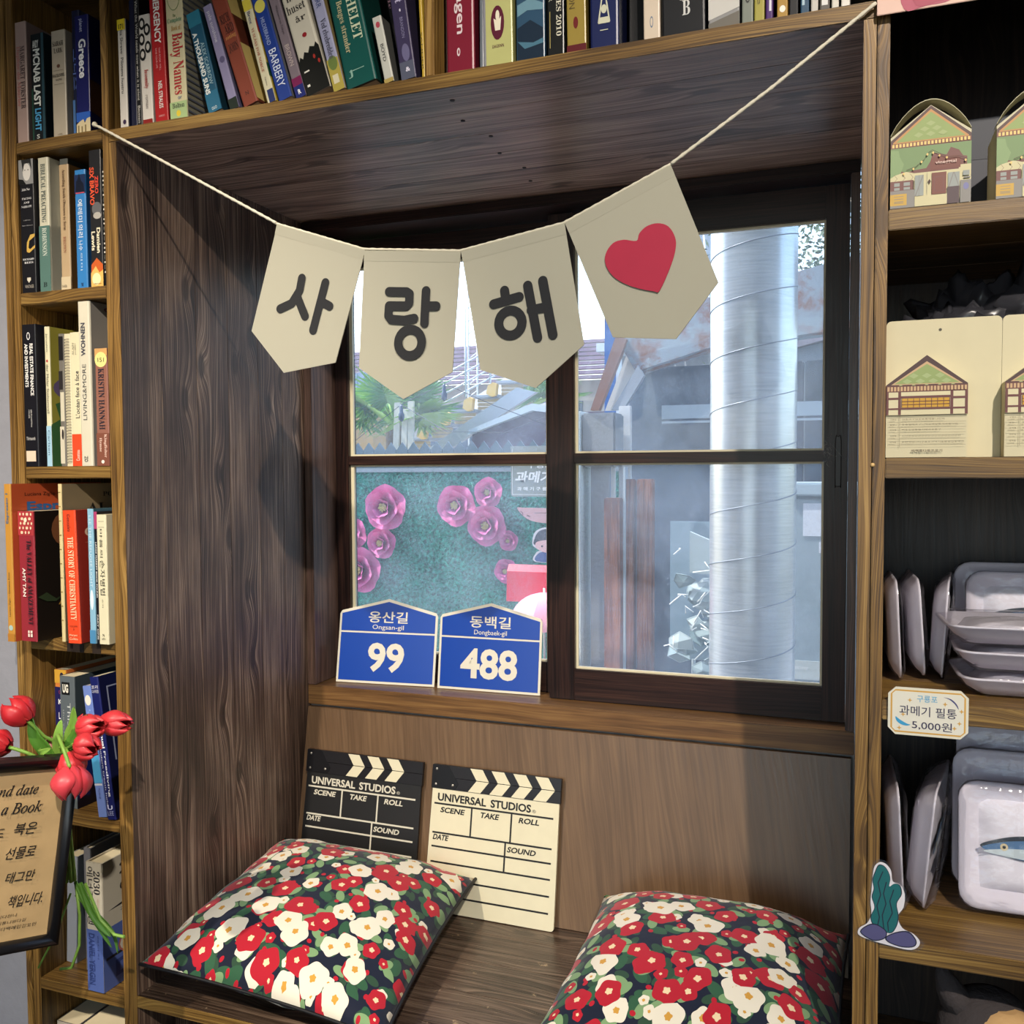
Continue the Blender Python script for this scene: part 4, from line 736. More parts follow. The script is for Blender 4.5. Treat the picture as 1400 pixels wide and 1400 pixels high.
# ------------------------------------------------------------------ cushions
def camellia():
    m = bpy.data.materials.new('camellia_print'); m.use_nodes = True; nt = m.node_tree; b = nt.nodes['Principled BSDF']
    b.inputs['Roughness'].default_value = .75; b.inputs['Specular IOR Level'].default_value = .25; b.inputs['Sheen Weight'].default_value = .15
    uvn = N(nt, 'ShaderNodeUVMap'); uvn.uv_map = 'UVMap'
    def cell(scale, off, rnd_=.8):
        mp = N(nt, 'ShaderNodeMapping'); mp.inputs['Location'].default_value = (off, off * 1.7, 0); nt.links.new(uvn.outputs[0], mp.inputs[0])
        v = N(nt, 'ShaderNodeTexVoronoi', voronoi_dimensions='2D'); v.inputs['Scale'].default_value = scale; v.inputs['Randomness'].default_value = rnd_
        nt.links.new(mp.outputs[0], v.inputs['Vector'])
        df = N(nt, 'ShaderNodeVectorMath', operation='SUBTRACT'); nt.links.new(mp.outputs[0], df.inputs[0]); nt.links.new(v.outputs['Position'], df.inputs[1])
        s2 = N(nt, 'ShaderNodeVectorMath', operation='SCALE'); s2.inputs['Scale'].default_value = scale; nt.links.new(df.outputs[0], s2.inputs[0])
        c = N(nt, 'ShaderNodeSeparateColor'); nt.links.new(v.outputs['Color'], c.inputs[0])
        ro = N(nt, 'ShaderNodeVectorRotate', rotation_type='Z_AXIS'); nt.links.new(s2.outputs[0], ro.inputs['Vector']); nt.links.new(M(nt, 'MULTIPLY', c.outputs[0], 6.28), ro.inputs['Angle'])
        sp = N(nt, 'ShaderNodeSeparateXYZ'); nt.links.new(ro.outputs[0], sp.inputs[0])
        return sp.outputs[0], sp.outputs[1], c.outputs
    def rad(x, y, a=1, b_=1):
        return M(nt, 'SQRT', M(nt, 'ADD', M(nt, 'POWER', M(nt, 'ABSOLUTE', M(nt, 'DIVIDE', x, a)), 2), M(nt, 'POWER', M(nt, 'ABSOLUTE', M(nt, 'DIVIDE', y, b_)), 2)))
    def leaf(scale, off, a, b_, colr, base, keep):
        x, y, c = cell(scale, off, .9)
        tp = M(nt, 'MULTIPLY', M(nt, 'LESS_THAN', rad(x, y, a, b_), 1), M(nt, 'LESS_THAN', c[1], keep))
        vein = M(nt, 'LESS_THAN', M(nt, 'ABSOLUTE', y), .012)
        return mixc(nt, tp, base, colr)
    def flower(scale, off, r, base, pred, keep, mode):
        x, y, c = cell(scale, off, .6)
        th = M(nt, 'ARCTAN2', y, x)
        rr = M(nt, 'MULTIPLY', M(nt, 'ADD', M(nt, 'MULTIPLY', M(nt, 'COSINE', M(nt, 'MULTIPLY', th, 5)), .07), M(nt, 'ADD', M(nt, 'MULTIPLY', M(nt, 'COSINE', M(nt, 'MULTIPLY', th, 2)), .07), 1)), M(nt, 'ADD', M(nt, 'MULTIPLY', c[2], r * .35), r * .75))
        d = rad(x, y)
        on = M(nt, 'MULTIPLY', M(nt, 'LESS_THAN', d, rr), M(nt, 'LESS_THAN', c[1], keep))
        isred = M(nt, 'LESS_THAN', M(nt, 'FRACT', M(nt, 'MULTIPLY', c[2], 7.3)), pred)
        pet = mixc(nt, isred, '#e9e1cc', '#b5182b')
        # stamens
        st = M(nt, 'ADD', r * .22, M(nt, 'MULTIPLY', M(nt, 'COSINE', M(nt, 'MULTIPLY', th, 5)), r * .03))
        ctr = mixc(nt, isred, '#d09a3e', '#ecd3a8')
        pet = mixc(nt, M(nt, 'LESS_THAN', M(nt, 'ADD', d, M(nt, 'MULTIPLY', x, .25)), st), pet, ctr)
        # notch between petals
        return mixc(nt, on, base, pet)
    c = leaf(31, .37, .36, .20, '#2c4a36', '#131a2e', .9)
    c = leaf(26, .11, .40, .22, '#2f5a3e', c, .95)
    c = leaf(27, .73, .37, .20, '#7fa06f', c, .9)
    c = leaf(37, .53, .16, .13, '#b5182b', c, .35)
    c = flower(33, .21, .30, c, .55, .45, 0)
    c = flower(19.5, .91, .36, c, .5, .72, 1)
    c = flower(17.5, .07, .385, c, .5, .74, 1)
    nt.links.new(c, b.inputs['Base Color'])
    tc = N(nt, 'ShaderNodeTexCoord'); n = N(nt, 'ShaderNodeTexNoise'); n.inputs['Scale'].default_value = 14; n.inputs['Detail'].default_value = 3; nt.links.new(tc.outputs['Object'], n.inputs['Vector'])
    bp = N(nt, 'ShaderNodeBump'); bp.inputs['Strength'].default_value = .35; bp.inputs['Distance'].default_value = .006; nt.links.new(n.outputs['Fac'], bp.inputs['Height']); nt.links.new(bp.outputs[0], b.inputs['Normal'])
    return m
CAM = camellia(); PIPE = mat('#0c0d12', .6)
def cushion(label, A, B, C_, D, up, dn, seed, rot=0):
    """seam corners: A front-left, B back-left, C back-right, D front-right"""
    A, B, C_, D = map(Vector, (A, B, C_, D)); o0 = (A + B + C_ + D) / 4; base = Vector((o0.x, o0.y, .4505))
    t = thing('cushion', label, 'cushion', base, group='camellia print cushions'); rnd = random.Random(seed); ph = [rnd.uniform(0, 6) for _ in range(8)]
    nrm = (D - A).cross(B - A).normalized()
    if nrm.z < 0: nrm = -nrm
    n = 36; su = (D - A).length; sv = (B - A).length
    def seam(u, v):
        a, b = 2 * u - 1, 2 * v - 1   # edges pull inwards between the corners
        a2 = a * (1 - .045 * (1 - b * b) * abs(a) ** 2); b2 = b * (1 - .045 * (1 - a * a) * abs(b) ** 2)
        u, v = (a2 + 1) / 2, (b2 + 1) / 2
        return A.lerp(D, u).lerp(B.lerp(C_, u), v)
    def prof(u, v):
        a, b = abs(2 * u - 1), abs(2 * v - 1)
        return (max(0, 1 - a ** 2.6) ** .62) * (max(0, 1 - b ** 2.6) ** .62)
    def wr(u, v):
        e = 1 - prof(u, v)
        return .0035 * math.sin(9 * u + 5 * v + ph[0]) * math.sin(7 * v - 3 * u + ph[1]) + e * .0035 * (math.sin(34 * u + ph[2]) * (abs(2 * v - 1) ** 3) + math.sin(31 * v + ph[3]) * (abs(2 * u - 1) ** 3))
    mb = MB(); lay = mb.bm.loops.layers.uv.new('UVMap')
    for side, T_ in ((1, up), (-1, dn)):
        def f(u, v):
            p = prof(u, v); q = seam(u, v) + nrm * side * (T_ * p + wr(u, v) * min(1, p * 3))
            q.z = max(q.z, .4512); q.x = min(max(q.x, .0015), 1.0785); return q - base
        vs = [[mb.bm.verts.new(f(i / n, j / n)) for j in range(n + 1)] for i in range(n + 1)]
        for i in range(n):
            for j in range(n):
                fc = mb.bm.faces.new((vs[i][j], vs[i + 1][j], vs[i + 1][j + 1], vs[i][j + 1])); fc.smooth = True
                for l, (a, b) in zip(fc.loops, ((i, j), (i + 1, j), (i + 1, j + 1), (i, j + 1))):
                    U_ = Vector((a / n * su, b / n * sv)); U_.rotate(Matrix.Rotation(rot, 2)) if False else None
                    cr_, sr_ = math.cos(rot), math.sin(rot)
                    l[lay].uv = (U_.x * cr_ - U_.y * sr_ + seed * .31 + (side < 0) * .6, U_.x * sr_ + U_.y * cr_ + seed * .17)
    bmesh.ops.remove_doubles(mb.bm, verts=mb.bm.verts[:], dist=.0002)
    mb.out('cushion_cover', CAM, t)
    mb = MB(); pts = [seam(1, k / 20) - base for k in range(21)]; 
    for p in pts: p.z = max(p.z, .4525 - .4505); p.x = min(p.x, 1.077 - base.x)
    mb.tube(pts, .0032, 6); pts = [seam(k / 20, 0) - base for k in range(21)]
    for p in pts: p.z = max(p.z, .0025)
    mb.tube(pts, .0026, 6)
    mb.out('piping', PIPE, t); return t
cushion('flat square cushion with red and cream camellias, on the left of the bench', (.022, -.018, .515), (.006, .405, .555), (.412, .430, .522), (.462, -.028, .492), .072, .040, 2, .5)
cushion('puffed camellia cushion at the right end of the bench, against the right wall', (.668, -.01, .515), (.672, .395, .548), (1.074, .405, .540), (1.072, -.02, .515), .085, .052, 5, 1.1)
def tiny(n, k):   # print too small to read in the photograph
    P_ = '구룡포과메기필통원길동백산로만책입니다'; return ''.join(P_[(i * (7 + k) + k) % len(P_)] for i in range(n))
# ------------------------------------------------------------------ right display unit contents
XZ = lambda y: (lambda a, b, d=0: (a, y - d, b))
def decal(mb, pts, mi, y, k): mb.face([(a, y - .00005 * k, b) for a, b in pts], mi)
def rect(a0, a1, b0, b1): return [(a0, b0), (a1, b0), (a1, b1), (a0, b1)]
def house_box(x, z, w, label, part=1.):
    t = thing('house_box', label, 'box', (x, .004, z), group='house shaped paper boxes on the top right shelf')
    h1, hp, d = .086, .118, .075; card = mat('#c9c2a4', .6); f = lambda a, b, dd: (a, dd, b)
    mb = MB(); mb.prism([(0, 0), (w, 0), (w, h1 - .006), (w / 2, hp - .006), (0, h1 - .006)], f, 0, d); mb.out('carton', [card], t)
    # curved handle hood rising behind the printed gable
    n = 14; mb = MB(); arc = [(w * k / n, h1 - .004 + (hp + .004 - h1) * math.sin(math.pi * k / n) ** .8) for k in range(n + 1)]
    for (a, b), (c, e) in zip(arc, arc[1:]):
        mb.face([(a, .0, b), (c, .0, e), (c, .03, e + .001), (a, .03, b + .001)]); mb.face([(a, 0, b + .0009), (c, 0, e + .0009), (c, .03, e + .0019), (a, .03, b + .0019)])
        mb.face([(a, 0, b), (c, 0, e), (c, 0, e + .0009), (a, 0, b + .0009)])
    mb.out('handle_hood', mat('#b8b596', .6), t)
    C = ['#5f4a48', '#c08f5c', '#93a468', '#a3b07a', '#7c9468', '#8aa274', '#7a5450', '#cfc79f', '#9aa09c', '#7d5047', '#8d8a86', '#c9a451', '#5b4c50', '#7f7fa8', '#e8c880', '#4c3c34']
    ms = [mat(c, .6) for c in C]; P = MB(); k = [0]
    def D_(pts, ci): k[0] += 1; decal(P, [(a * w, b * h1 / .88) for a, b in pts], ci, -.0003, k[0])
    D_([(0.0, .70), (1, .70), (1, .78), (.5, 1.14), (0, .78)], 0); D_([(.03, .745), (.97, .745), (.97, .76), (.5, 1.10), (.03, .76)], 1); D_([(.07, .76), (.93, .76), (.5, 1.07)], 2)
    for i in range(5):
        for j in range(-i - 1, i + 2, 2):
            cx, cz = .5 + j * .075, 1.0 - i * .06
            if cz - .03 > .76 and abs(cx - .5) < (1.07 - cz) / .31 * .43 - .07: D_([(cx - .06, cz), (cx, cz - .03), (cx + .06, cz), (cx, cz + .03)], 3)
    D_(rect(0, 1, .685, .745), 6)
    for i in range(22): D_(rect(.02 + i * .0445, .048 + i * .0445, .70, .738), 14)
    D_(rect(0, 1, .30, .685), 4); D_([(0, .3), (.16, .3), (.14, .42), (.17, .5), (.12, .58), (.1, .66), (0, .67)], 5)
    D_([(.1, .33), (.14, .42), (.2, .4), (.3, .42), (.45, .43), (.5, .5), (.53, .6), (.6, .58), (.7, .56), (.75, .64), (.85, .6), (.9, .53), (.95, .52), (.95, .33)], 6)
    D_(rect(.30, 1, .05, .385), 7); D_(rect(.85, 1, .36, .43), 7); D_([(.5, .40), (.87, .40), (.87, .50), (.84, .54), (.52, .54), (.5, .5)], 9)
    D_([(0, .3), (.35, .3), (.3, .385), (.2, .41), (.06, .38), (0, .35)], 7)
    for a in (.05, .15, .25): D_([(a, .3), (a + .04, .34), (a, .385), (a - .004, .385), (a + .035, .34), (a - .004, .3)], 6)
    D_(rect(0, .29, .2, .31), 6); D_(rect(.05, .12, .25, .29), 8); D_(rect(.17, .25, .25, .29), 8); D_(rect(.05, .12, .205, .235), 8); D_(rect(.17, .25, .205, .235), 8)
    D_(rect(0, .31, 0, .2), 10); D_(rect(0, .21, .03, .16), 11)
    for b in (.13, .10, .07, .055): D_(rect(.05, .17, b, b + .006), 10)
    D_(rect(.31, .42, .12, .355), 8); D_([(.31, .12), (.325, .12), (.42, .35), (.405, .355)], 10); D_(rect(.36, .366, .12, .355), 10)
    D_(rect(.46, .463, .12, .38), 10); D_([(.49, .3), (.51, .27), (.49, .24), (.47, .27)], 15)
    D_(rect(.52, .70, .12, .365), 9); D_(rect(.55, .67, .15, .32), 6); D_(rect(.56, .66, .16, .31), 9)
    D_(rect(.72, .86, .18, .35), 8); D_([(.72, .18), (.735, .18), (.79, .34), (.85, .18), (.86, .18), (.8, .35), (.78, .35)], 10)
    D_(rect(.31, .71, 0, .115), 7); D_(rect(.71, .86, 0, .19), 12); D_(rect(.87, 1, 0, .25), 10); D_([(.94 + .035 * math.cos(i), .18 + .04 * math.sin(i)) for i in [q * .628 for q in range(10)]], 13)
    D_(rect(.9, .98, .30, .355), 8); D_(rect(.91, .99, .27, .285), 10)
    wire_ = [(.2, .42), (.32, .45), (.42, .52), (.48, .6), (.52, .62), (.6, .58), (.72, .52), (.85, .52), (.95, .48)]
    for a, b in zip(wire_, wire_[1:]): D_([(a[0], a[1]), (b[0], b[1]), (b[0], b[1] + .006), (a[0], a[1] + .006)], 15)
    for a, b in ((.17, .385), (.29, .43), (.39, .5), (.46, .58), (.53, .59), (.61, .55), (.70, .52), (.93, .47)): D_([(a - .015, b), (a, b - .02), (a + .015, b), (a, b + .015)], 14)
    P.out('print', ms, t, fixn=False)
    T_ = MB(); put_text(T_, 'vineggtal', (.56 * w, -.0036, .45 * h1 / .88), (w * .26, 0, 0), (0, 0, .045 * h1 / .88), bold=.02); T_.out('lettering', mat('#dcc0b4', .6), t, fixn=False)
    return t
house_box(1.1105, 1.5885, .083, 'little house shaped paper box nearest the window, on the top right shelf')
house_box(1.2185, 1.5885, .083, 'little house shaped paper box, second from the window, on the top right shelf')
house_box(1.3265, 1.5885, .083, 'little house shaped paper box beyond the second one on the top right shelf')
t = thing('storage_box', 'grey and navy card box standing in the dark behind the house boxes', 'box', (1.30, .14, 1.5885)); mb = MB(); mb.box(-.13, .25, 0, .16, 0, .135, bev=.002); mb.out('carton', mat('#4c4d55', .6), t)
mb = MB(); mb.box(-.1305, .2505, -.0006, .16, .0855, .1356); mb.out('lid', mat('#1d2230', .5), t)
for dz_, col_ in ((0, 0),):
    mb = MB(); mb.sphere((-.045, -.001, .112), .003, sq=(1, .3, 1)); mb.out('lid_button', mat('#0d0f16', .5), t)

def carded_house(x, z, w, label):
    t = thing('carded_house_set', label, 'box', (x, .004, z), group='house boxes on tall cream cards')
    card = mat('#cfc6a4', .6); f = lambda a, b, d: (a, d, b); H = .160; cw = w * 1.435; r = .006
    mb = MB(); pts = [(0.0, 0), (cw, 0)] + [(cw - r + r * math.cos(k * math.pi / 8), H - r + r * math.sin(k * math.pi / 8)) for k in range(5)] + [(r + r * math.cos(math.pi / 2 + k * math.pi / 8), H - r + r * math.sin(math.pi / 2 + k * math.pi / 8)) for k in range(5)]
    mb.prism(pts, f, .0272, .0286); mb.out('backing_card', card, t)
    mb = MB(); mb.loops([[(cw * .475 + .0017 * math.cos(k * .628), y, H - .0125 + .0017 * math.sin(k * .628)) for k in range(10)] for y in (.0268, .0275)]); mb.out('hang_hole', mat('#5a564c', .8), t)
    sh, hp = .083, .116
    mb = MB(); mb.prism([(0, 0), (w, 0), (w, sh), (w / 2, hp), (0, sh)], f, 0, .027); mb.out('carton', card, t)
    C = ['#4f3a3a', '#c9a880', '#93a468', '#a5b47e', '#d6cda8', '#6b4240', '#c99a34', '#8a8068']; ms = [mat(c, .6) for c in C]; P = MB(); k = [0]
    def D_(pts, ci): k[0] += 1; decal(P, [(a * w, b) for a, b in pts], ci, -.0003, k[0])
    D_([(0, sh), (0, sh - .004), (1, sh - .004), (1, sh), (.5, hp)], 0); D_([(.06, sh), (.94, sh), (.5, hp - .007)], 1); D_([(.1, sh + .001), (.9, sh + .001), (.5, hp - .010)], 2)
    for i in range(4):
        for j in range(-i - 1, i + 2, 2):
            cx, cz = .5 + j * .08, hp - .017 - i * .0062
            if abs(cx - .5) < (hp - .010 - cz) / (hp - .011 - sh) * .4 - .055: D_([(cx - .06, cz), (cx, cz - .003), (cx + .06, cz), (cx, cz + .003)], 3)
    D_(rect(0, 1, sh - .0085, sh - .001), 5)
    for i in range(24): D_(rect(.015 + i * .041, .042 + i * .041, sh - .0072, sh - .0022), 1)
    D_(rect(0, 1, .0485, sh - .0085), 4)
    for a0, a1, b0, b1 in ((0, .03, .0485, .0745), (.15, .185, .0485, .0745), (.79, .825, .0485, .0745), (.965, 1, .0485, .0745), (0, .18, .066, .0685), (0, .18, .0545, .0565), (.8, 1, .066, .0685), (.8, 1, .0545, .0565), (.17, .8, .0675, .07), (.17, .8, .0545, .0565)): D_(rect(a0, a1, b0, b1), 5)
    D_(rect(.19, .78, .0568, .0672), 6)
    for i in range(9): D_(rect(.19 + i * .0735, .198 + i * .0735, .0568, .0672), 5)
    for b in (.0600, .0635): D_(rect(.19, .78, b, b + .0006), 5)
    D_(rect(.0, 1, .0480, .0486), 7); D_(rect(.17, .174, .012, .048), 7)
    for b in (.040, .034, .028, .021, .014): D_(rect(.02, .98, b, b + .0003), 7)
    P.out('print', ms, t, fixn=False)
    T_ = MB()
    for k_, (b, ln_) in enumerate(((.0425, 13), (.0365, 17), (.0305, 12), (.0235, 18), (.0165, 19))):
        put_text(T_, tiny(3, k_), (.05 * w, -.0035, b), (.08 * w, 0, 0), (0, 0, .0017)); put_text(T_, tiny(ln_, k_ + 9), (.2 * w, -.0035, b), (.04 * ln_ * w, 0, 0), (0, 0, .0019))
    put_text(T_, tiny(8, 4), (.32 * w, -.0035, .006), (.38 * w, 0, 0), (0, 0, .003), bold=.02)
    T_.out('lettering', mat('#6a6252', .7), t, fixn=False)
    return t
carded_house(1.1092, 1.3055, .0850, 'cream hang card with a tan roofed house carton, nearest the window post')
carded_house(1.2315, 1.3055, .0850, 'cream hang card with a house carton, cut off by the right edge of the photo')

# crumpled black bag stuffed behind the cards
film = bpy.data.materials.new('black_film'); film.use_nodes = True; b = film.node_tree.nodes['Principled BSDF']; b.inputs['Base Color'].default_value = (.03, .03, .036, 1); b.inputs['Roughness'].default_value = .3
t = thing('plastic_bag', 'crumpled shiny black plastic bag stuffed behind the cream hang cards', 'bag', (1.22, .15, 1.3055))
mb = MB(); rnd = random.Random(5)
from mathutils import noise as mno
for lobe in range(5):
    c0 = Vector(((-.07, .0, .07, .14, -.03)[lobe], (.0, .02, .02, .0, -.02)[lobe], (.10, .145, .15, .14, .125)[lobe])); r0 = (.052, .075, .08, .075, .06)[lobe]
    def f(u, v, c0=c0, r0=r0, s=lobe):
        th, ph_ = u * 2 * math.pi, v * math.pi; n = Vector((math.sin(ph_) * math.cos(th), math.sin(ph_) * math.sin(th), -math.cos(ph_)))
        k = 1 + .30 * (abs(mno.noise(n * 2.2 + Vector((s * 9, 0, 0)))) * 2 - .5) + .22 * abs(mno.noise(n * 5 + Vector((s, 3, 1)))) * 2 - .10 * abs(mno.noise(n * 12 + Vector((s, 7, 1))))
        p = c0 + Vector((n.x * r0 * 1.1, n.y * r0 * .9, n.z * r0 * .95)) * k; p.z = min(max(p.z, .001), .255); p.x = max(p.x, -.108); p.y = max(-.1, min(p.y, .19)); return p
    mb.grid(44, 30, f)
bmesh.ops.remove_doubles(mb.bm, verts=mb.bm.verts[:], dist=.0003); mb.out('bag_film', film, t)

# ------------------------------------------------------------------ wrapped foam trays
FOAM = cloth_mat('white_foam', '#efeaf2', .32); CLOTH = mat('#dcd8e0', .8, bump=.3); 
wrap = bpy.data.materials.new('cling_film'); wrap.use_nodes = True; nt = wrap.node_tree; nt.nodes.clear()
tr = N(nt, 'ShaderNodeBsdfTransparent'); tr.inputs[0].default_value = (.97, .97, .98, 1); gl = N(nt, 'ShaderNodeBsdfGlossy'); gl.inputs['Roughness'].default_value = .12; fr = N(nt, 'ShaderNodeFresnel'); fr.inputs['IOR'].default_value = 1.35
tc = N(nt, 'ShaderNodeTexCoord'); n1 = N(nt, 'ShaderNodeTexNoise'); n1.inputs['Scale'].default_value = 45; n1.inputs['Detail'].default_value = 3; nt.links.new(tc.outputs['Object'], n1.inputs[0])
bp = N(nt, 'ShaderNodeBump'); bp.inputs['Strength'].default_value = .8; bp.inputs['Distance'].default_value = .004; nt.links.new(n1.outputs['Fac'], bp.inputs['Height']); nt.links.new(bp.outputs[0], gl.inputs['Normal']); nt.links.new(bp.outputs[0], fr.inputs['Normal'])
mx = N(nt, 'ShaderNodeMixShader'); nt.links.new(M(nt, 'ADD', M(nt, 'MULTIPLY', fr.outputs[0], .45), .02), mx.inputs[0]); nt.links.new(tr.outputs[0], mx.inputs[1]); nt.links.new(gl.outputs[0], mx.inputs[2]); oo = N(nt, 'ShaderNodeOutputMaterial'); nt.links.new(mx.outputs[0], oo.inputs[0])
def rrect(w, d, r, z, n=5):
    o = []
    for cx, cy, a0 in ((w / 2 - r, d / 2 - r, 0), (-w / 2 + r, d / 2 - r, 90), (-w / 2 + r, -d / 2 + r, 180), (w / 2 - r, -d / 2 + r, 270)):
        for k in range(n): a = R(a0 + 90 * k / (n - 1)); o.append((cx + r * math.cos(a), cy + r * math.sin(a), z))
    return o
def tray(label, loc, mtx, w=.20, d=.13, h=.022, fish=False, name='wrapped_tray', grp='cling wrapped foam trays', soft=0.):
    """lies in local xy, opening up +z"""
    t = thing(name, label, 'tray', loc, group=grp); t.rotation_euler = mtx
    mb = MB(); mb.loops([rrect(w * .74, d * .68, .012, 0), rrect(w * .9, d * .86, .018, h * .5), rrect(w * .97, d * .95, .02, h), rrect(w, d, .022, h + .001), rrect(w, d, .022, h + .003), rrect(w * .96, d * .93, .02, h + .003), rrect(w * .87, d * .83, .017, h * .5 + .002), rrect(w * .70, d * .64, .012, .003)])
    mb.out('foam_tray', FOAM, t)
    mb = MB(); n = 14
    def top(u, v):
        a, b_ = 2 * u - 1, 2 * v - 1; k = (max(0, 1 - a ** 6) * max(0, 1 - b_ ** 6)) ** .5
        return (a * w * .39, b_ * d * .36, .004 + (h * 1.0) * k + .0012 * math.sin(9 * a) * math.sin(7 * b_))
    mb.grid(n, n, top); mb.grid(2, 2, lambda u, v: ((2 * u - 1) * w * .39, (2 * v - 1) * d * .36, .0035)); c = mb.out('folded_cloth', CLOTH, t)
    if fish:
        q = MB(); zz = h + .0062; sx_ = -.004; B_ = ['#26303c', '#4b6f96', '#b8c4c8', '#c8b890', '#14181c']
        body = smooth_loop([(-.075, .0), (-.06, .008), (-.03, .016), (.02, .018), (.07, .014), (.09, .0), (.07, -.012), (.02, -.016), (-.03, -.013), (-.06, -.006)], 4)
        q.face([(a + sx_, b, zz) for a, b in body], 0); q.face([(a * .97 + sx_, b * .78 - .002, zz + .0002) for a, b in body], 1); q.face([(a * .95 + sx_, b * .42 - .006, zz + .0004) for a, b in body], 2)
        q.face([(-.052 + .0045 * math.cos(k * .5), .001 + .0045 * math.sin(k * .5), zz + .0006) for k in range(12)], 3); q.face([(-.052 + .002 * math.cos(k * .5), .001 + .002 * math.sin(k * .5), zz + .0008) for k in range(12)], 4)
        q.out('fish_print', [mat(x, .6) for x in B_], t, fixn=False)
    mb = MB(); rr = rrect(w * 1.012, d * 1.015, .022, 0, 7); m_ = len(rr); rnd = random.Random(label)
    def fl(s, z, j): return [(a * s + rnd.uniform(-j, j), b_ * s + rnd.uniform(-j, j), z + rnd.uniform(-j, j)) for a, b_, _ in rr]
    mb.loops([fl(.6, -.0008, 0), fl(.80, -.0006, .0006), fl(1, h, .0008), fl(1.003, h + .0045, .0006), fl(.86, h + .008 + soft, .001), fl(.4, h + .0095 + soft, .0008)])
    mb.out('cling_film', wrap, t); return t
# third shelf: three on edge, two upright, three stacked
def edge_tray(x, y0, lean, turn, label, z=1.0235, w=.155, d=.125, h=.018):
    return tray(label, (x, y0, z + d / 2 * math.cos(R(lean)) + .002), (R(90) , R(0), R(90 + turn)), w, d, h) if False else _edge(x, y0, lean, turn, label, z, w, d, h)
def _edge(x, y0, lean, turn, label, z, w, d, h, **k):
    # local z -> +x (opening faces right), local x -> +y, local y -> up
    rot = Matrix(((0, 0, 1), (1, 0, 0), (0, 1, 0))).to_4x4()
    rot = Matrix.Rotation(R(turn), 4, 'Z') @ Matrix.Rotation(R(lean), 4, 'Y') @ rot
    return tray(label, (x, y0, z + d * .508 * abs(math.cos(R(lean))) + (h + .012) * abs(math.sin(R(lean))) + .001), rot.to_euler(), w, d, h, **k)
_edge(1.1155, .165, -3, 2, 'wrapped foam tray on its edge, touching the window post', 1.023, .15, .125, .010)
_edge(1.1400, .185, -4, 3, 'wrapped foam tray on its edge, second from the window post', 1.023, .15, .125, .012)
_edge(1.1760, .19, 3, -6, 'wrapped foam tray on its edge, third from the window post', 1.023, .15, .125, .014)
def upright(x, y, lean, label, z, w, d, h, fish=False, grp='cling wrapped foam trays'):
    # local z -> -y (opening faces the viewer), local x -> +x, local y -> up, leaning back
    rot = Matrix(((1, 0, 0), (0, 0, -1), (0, 1, 0))).to_4x4(); rot = Matrix.Rotation(R(-lean), 4, 'X') @ rot
    return tray(label, (x, y + d / 2 * math.sin(R(lean)), z + d * .508 * math.cos(R(lean)) + (h + .012) * math.sin(R(lean)) + .001), rot.to_euler(), w, d, h, fish, grp=grp)
upright(1.305, .255, 6, 'wrapped foam tray standing upright at the back of the third right shelf', 1.023, .20, .135, .016)
upright(1.312, .215, 8, 'wrapped foam tray standing upright just behind the stacked trays', 1.023, .19, .125, .016, True)
for k, (x, y, rz, lab) in enumerate(((1.288, .105, 2, 'lowest wrapped foam tray of the flat stack on the third right shelf'), (1.286, .100, -1, 'middle wrapped foam tray of the flat stack on the third right shelf'), (1.272, .094, 3, 'topmost wrapped foam tray of the flat stack, corner of film sticking out'))):
    tray(lab, (x, y, 1.0245 + k * .0315), (0, 0, R(rz)), .19, .125, .019)
# fourth shelf
_edge(1.1180, .15, -3, 2, 'soft wrapped pouch on its edge, touching the post on the fourth right shelf', .737, .17, .155, .012, name='wrapped_pouch', grp='wrapped pouches on the fourth right shelf', soft=.004)
_edge(1.1580, .165, 5, -10, 'soft wrapped pouch leaning on its edge, beside the one touching the post', .737, .17, .155, .022, fish=True, name='wrapped_pouch', grp='wrapped pouches on the fourth right shelf', soft=.006)
upright(1.318, .235, 4, 'rearmost upright wrapped tray on the fourth right shelf', .737, .215, .205, .012)
upright(1.312, .190, 5, 'middle upright wrapped tray on the fourth right shelf', .737, .22, .18, .014)
upright(1.306, .120, 9, 'front upright wrapped tray with a blue fish print on white cloth', .737, .205, .155, .016, True)

# ------------------------------------------------------------------ price card
t = thing('price_card', 'cut-corner handwritten price card with gold border reading 5,000 won, on the shelf front', 'sign', (1.1575, -.003, .985))
w, h = .0845, .0555; c = .008
oc = lambda e: [(-w / 2 + c, e), (w / 2 - c, e), (w / 2 - e, c), (w / 2 - e, h - c), (w / 2 - c, h - e), (-w / 2 + c, h - e), (-w / 2 + e, h - c), (-w / 2 + e, c)]
mb = MB(); mb.prism(oc(0), lambda a, b, d: (a, d, b), -.0012, 0); mb.out('card', mat('#ded9c6', .4), t)
mb = MB(); mb.face([(a, -.0014, b) for a, b in oc(.0028)], 0); mb.face([(a, -.0015, b) for a, b in oc(.0046)], 1)
blob = lambda pts, mi: mb.face([(a, -.0017, b) for a, b in smooth_loop(pts, 3)], mi)
blob([(-.034, .021), (-.030, .018), (-.022, .0135), (-.018, .0125), (-.022, .011), (-.028, .012), (-.033, .016)], 2); blob([(.016, .047), (.022, .045), (.028, .040), (.032, .034), (.030, .040), (.024, .0455)], 3)
for a, b in ((-.019, .041), (.018, .039), (.033, .018), (.028, .012), (-.026, .024), (-.03, .008), (.035, .032)): mb.face([(a + (.0028 if k % 2 == 0 else .001) * math.cos(k * math.pi / 4), -.0017, b + (.0028 if k % 2 == 0 else .001) * math.sin(k * math.pi / 4)) for k in range(8)], 0)
mb.out('print', [mat('#cfa04a', .45), mat('#dfdbcc', .4), mat('#3a9ac8', .45), mat('#4a4a7c', .45)], t, fixn=False)
